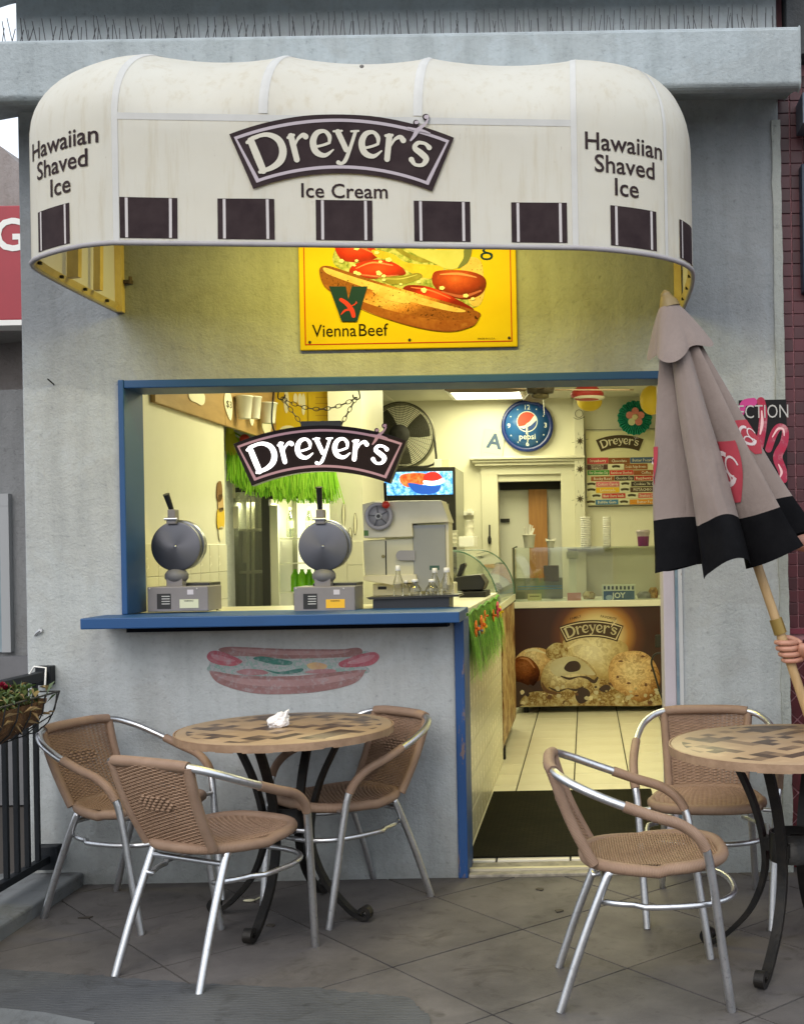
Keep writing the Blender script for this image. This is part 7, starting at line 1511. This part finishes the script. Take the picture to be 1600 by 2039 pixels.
ring(MT, 0, .815, 34); MT.build('canopy', UCL, um)
ring(MBk, .815, 1.0, 10); MBk.build('canopy_hem', UBL, um)
M = MB(); M.grid(lambda u, v: (lambda p, q: Vector(p).lerp(Vector(q), v*.8))(cloth(2*pi*u, .998), at(1470, 1060, UD)), NS, 3); M.build('hem_inside', UBL, um)
# vent flounce on top
def fl(u, v):
    ph = 2*pi*u; pl = .74+.26*abs(cos(ph*2+.5)); cx = lerp(1331, 1349, v); cy = lerp(603, 694, v); rx = lerp(15, 66+8*sin(ph*3+1), v**.85)*lerp(1, pl, v); rd = lerp(.03, .12, v)*lerp(1, pl, v)
    return at(cx+rx*cos(ph), cy-rx*cos(ph)*.10*v-sin(ph)*16*v+9*v*v*cos(4*ph+.6)-10*v*cos(ph), UD+rd*sin(ph))
M = MB(); M.grid(fl, 96, 12); M.build('vent_flounce', UCL, um)
M = MB(); p = at(1330, 606, UD); M.tube([at(1332, 612, UD), at(1329, 601, UD), at(1326, 594, UD), at(1322, 578, UD)], lambda q: .032*(1-q)**.5+.006, 12); M.ball(at(1325, 590, UD), .02, 10); M.build('finial', mat('finial_wood', (.20, .14, .05), .5), um)
# printed badges on four of the panels
RB = mat('badge_red', (.40, .055, .075), .9, spec=.1, col2=(.31, .045, .06), vscale=14); WB_ = mat('badge_white', (.60, .51, .51), .9, spec=.1)
def badge(ph0, t0, t1, w_):
    M = MB(); n_ = 10
    M.grid(lambda u, v: cloth(ph0+(u-.5)*w_*(1-.75*v*v), t0+(t1-t0)*v, .005), 12, n_); b_ = M.build('red_badge', RB, um)
    for j, (c0, c1, rr, th) in enumerate(((-.1, .45, .34, .16), (.16, .42, .22, .12), (-.2, .62, .20, .12))):
        M = MB(); L = 14
        def f_(u, v): a = .6+j+u*4.6; r = rr*(1+(v-.5)*2*th); return cloth(ph0+w_*(c0+r*cos(a))*.8, t0+(t1-t0)*(c1+r*.75*sin(a)), .008+.001*j)
        M.grid(f_, L, 2); M.build('white_swirl', WB_, b_)
def pix(p): d = p.y+DW; a, b_ = p.x*F/d, (p.z-EYE)*F/d; return CX+a*c_-b_*s_, CY-(a*s_+b_*c_)
for tx, t0, t1, wpx in ((1312, .53, .70, 40), (1447, .50, .74, 62), (1488, .44, .60, 46)):
    best = min((abs(pix(cloth(-pi*k/400, (t0+t1)/2))[0]-tx)+4000*max(0, cloth(-pi*k/400, (t0+t1)/2).y-(UD-DW)+.02), -pi*k/400) for k in range(401))[1]
    e = .02; q = abs(pix(cloth(best+e, (t0+t1)/2))[0]-pix(cloth(best-e, (t0+t1)/2))[0])/(2*e); badge(best, t0, t1, min(.62, max(.22, wpx/max(q, 40))))
# pole: from under the canopy down to the table side
PD = lambda y: UD
def polep(y): return at(1348+(y-660)*.3405, y, UD)
M = MB(); M.tube([polep(700), polep(1180), polep(1510)], .0165, 14); M.build('pole', mat('pole_wood', (.46, .31, .15), .5, col2=(.36, .23, .10), vscale=7, stretch=(8, 8, 1.5)), um)
M = MB(); M.tube([polep(1232), polep(1262)], .0225, 14); M.build('pole_sleeve', mat('sleeve_brass', (.28, .19, .05), .4, .4), um)
for ph in range(NR):
    a = 2*pi*ph/NR; M = MB(); M.tube([polep(700)]+[cloth(a, t, -.03) for t in (.15, .3, .45)], .005, 6); M.build('rib', mat('rib_wood', (.3, .19, .09), .6), um)
# ------------------------------------------------------------------ the person
pe = thing('person', 'person in a dark T-shirt and jeans gripping the folded umbrella pole with both hands', 'person', (1.46, -.62, 0))
H1 = polep(1296); H2 = polep(1066)                 # where the two hands close on the pole
ax = (polep(1100)-polep(1300)).normalized()        # up along the pole
X0, Y0 = 1.46, -.62
V, E, R = [], [], []
def node(p, r, par=None):
    V.append(tuple(p)); R.append(r); k = len(V)-1
    if par is not None: E.append((par, k))
    return k
pel = node((X0, Y0, .94), (.155, .115)); sp1 = node((X0-.01, Y0-.01, 1.10), (.135, .10), pel); sp2 = node((X0-.02, Y0-.02, 1.28), (.155, .11), sp1); ch = node((X0-.03, Y0-.03, 1.42), (.13, .095), sp2)
nk = node((X0-.04, Y0-.05, 1.52), (.056, .058), ch); hd0 = node((X0-.05, Y0-.07, 1.585), (.062, .07), nk); hd1 = node((X0-.055, Y0-.075, 1.66), (.078, .092), hd0); hd2 = node((X0-.055, Y0-.07, 1.73), (.06, .072), hd1)
for sg_ in (1, -1):
    hp_ = node((X0+.02, Y0+sg_*.095, .87), (.095, .095), pel); kn = node((X0-.02, Y0+sg_*.12, .48), (.062, .062), hp_); an = node((X0+.03, Y0+sg_*.13, .09), (.042, .042), kn); node((X0-.11, Y0+sg_*.15, .035), (.036, .03), an)
hands = []
for sg_, H, zsh, up in ((-1, H1, 1.40, 1), (1, H2, 1.40, 1)):
    sh_ = node((X0-.04, Y0+sg_*.17, 1.41), (.062, .062), ch)
    side = Vector((1, .12*sg_, 0)).normalized(); wr = H+side*.105+ax*-.012
    mid = Vector(V[sh_]).lerp(wr, .48)+Vector((.05, sg_*.05, -.14 if sg_ < 0 else -.09))
    e1 = node(mid, (.043, .043), sh_); f1 = node(mid.lerp(wr, .4), (.042, .040), e1); w1 = node(wr+side*.005, (.026, .030), f1); pm = node(H+side*.055, (.022, .040), w1); pm2 = node(H+side*.034, (.018, .040), pm)
    hands.append((H, side, pm, pm2))
me = bpy.data.meshes.new('body'); me.from_pydata(V, E, []); body = link('body', me, pe)
SKIN = mat('skin', (.46, .23, .155), .5, col2=(.40, .18, .12), vscale=18, bump=.08, bscale=120)
def skinmesh(o, radii, root=0, lv=2):
    md = o.modifiers.new('s', 'SKIN'); md.use_smooth_shade = True; o.modifiers.new('u', 'SUBSURF').levels = lv; o.modifiers['u'].render_levels = lv
    for k, r in enumerate(radii): o.data.skin_vertices[0].data[k].radius = r if isinstance(r, tuple) else (r, r)
    o.data.skin_vertices[0].data[root].use_root = True
    dg = bpy.context.evaluated_depsgraph_get(); return bpy.data.meshes.new_from_object(o.evaluated_get(dg))
def body_mesh():
    bm0 = skinmesh(body, R); B = bmesh.new(); B.from_mesh(bm0)
    # fingers: each a short curled chain rooted inside the palm
    for H, side, pm, pm2 in hands:
        oth = ax.cross(side).normalized()
        for f in range(5):
            if f < 4:
                zo = ax*(.030-.0205*f)*1.0; rr = (.0098, .0102, .0098, .0085)[f]; Lq = (1, 1.06, 1, .86)[f]
                pts = [H+side*.046+oth*.010+zo, H+side*.020-oth*.0275+zo*1.05, H-side*.012-oth*.0275+zo*1.08, H-side*.0275*Lq+oth*.004+zo*1.05, H-side*.013+oth*.0265*Lq+zo]
            else:
                rr = .011; pts = [H+side*.062+oth*.012+ax*.022, H+side*.036+oth*.030+ax*.040, H+side*.006+oth*.0285+ax*.046, H-side*.018+oth*.020+ax*.046]
            mf = bpy.data.meshes.new('f'); mf.from_pydata([tuple(p) for p in pts], [(i, i+1) for i in range(len(pts)-1)], []); of = bpy.data.objects.new('f', mf); COL.objects.link(of)
            md = of.modifiers.new('s', 'SKIN'); of.modifiers.new('u', 'SUBSURF').levels = 2
            mf.skin_vertices or bpy.context.view_layer.update()
            r2 = [rr*1.15, rr*1.08, rr*1.02, rr*.96, rr*.8][:len(pts)]
            if not mf.skin_vertices: bpy.data.objects.remove(of); continue
            for k, r in enumerate(r2): mf.skin_vertices[0].data[k].radius = (r, r)
            mf.skin_vertices[0].data[0].use_root = True
            m2 = bpy.data.meshes.new_from_object(of.evaluated_get(bpy.context.evaluated_depsgraph_get())); B.from_mesh(m2); bpy.data.objects.remove(of)
    # face
    hx, hy, hz = X0-.055, Y0-.075, 1.655
    for f in B.faces: f.smooth = True
    out = bpy.data.meshes.new('body'); B.to_mesh(out); B.free(); out.materials.append(SKIN); return out
if not me.skin_vertices:
    body.modifiers.new('s', 'SKIN'); bpy.context.view_layer.update(); body.modifiers.clear()
bmesh_ = None
try:
    o_me = body_mesh(); body.modifiers.clear(); body.data = o_me
except Exception as ex: print('BODY', ex)
def clothing(name, nodes, m, grow, root):
    idx = {n: i for i, n in enumerate(nodes)}; mm = bpy.data.meshes.new(name); mm.from_pydata([V[n] for n in nodes], [(idx[a], idx[b_]) for a, b_ in E if a in idx and b_ in idx], []); o = link(name, mm, pe)
    o.modifiers.new('s', 'SKIN'); bpy.context.view_layer.update(); o.modifiers.clear()
    q = skinmesh(o, [((R[n][0]+grow) if isinstance(R[n], tuple) else R[n]+grow, (R[n][1]+grow) if isinstance(R[n], tuple) else R[n]+grow) for n in nodes], idx[root]); o.modifiers.clear(); q.materials.append(m)
    for p in q.polygons: p.use_smooth = True
    o.data = q; return o
sh1 = [k for k in range(len(V)) if abs(V[k][2]-1.41) < .001 and k > 8]
clothing('t_shirt', [pel, sp1, sp2, ch]+sh1, mat('shirt_black', (.025, .025, .03), .9), .035, pel)
legs = [k for k in range(len(V)) if V[k][2] < .9 and V[k][2] > .06 and k > 7 and k < 16]
clothing('trousers', [pel]+legs, mat('denim', (.05, .07, .12), .9, col2=(.08, .1, .16), vscale=20), .026, pel)
M = MB(); hx, hy, hz = X0-.055, Y0-.072, 1.685
M.grid(lambda u, v: (hx+.012+.096*sin(pi*v*.62)*cos(2*pi*u)*(1.02), hy+.088*sin(pi*v*.62)*sin(2*pi*u), hz+.012+.10*cos(pi*v*.62)-.02*cos(2*pi*u)*-1*v), 28, 12); M.build('hair', mat('hair_brown', (.05, .03, .02), .6), pe)
EYE_ = mat('eye_white', (.7, .68, .65), .3); IRIS = mat('iris', (.05, .03, .02), .2)
for sg_ in (1, -1):
    M = MB(); M.ball((hx-.078, hy+sg_*.032, hz-.022), .0125, 10); e = M.build('eye', EYE_, pe); M = MB(); M.ball((hx-.0865, hy+sg_*.032, hz-.022), .006, 8); M.build('iris', IRIS, e)
    M = MB(); M.ball((hx+.005, hy+sg_*.082, hz-.03), .03, 10, sc=(.6, .3, 1)); M.build('ear', SKIN, pe)
M = MB(); M.tube([(hx-.082, hy, hz-.018), (hx-.098, hy, hz-.045), (hx-.104, hy, hz-.06), (hx-.082, hy, hz-.066)], lambda q: .009+.007*q, 8); M.build('nose', SKIN, pe)
M = MB(); M.tube([(hx-.072, hy-.026, hz-.098), (hx-.088, hy, hz-.096), (hx-.072, hy+.026, hz-.098)], .006, 6); M.build('mouth', mat('lips', (.4, .13, .11), .5), pe)
for sg_ in (1, -1): M = MB(); M.ball((X0-.06, Y0+sg_*.145, .035), .05, 12, sc=(2.2, .95, .7)); M.build('shoe', BLACKM, pe)
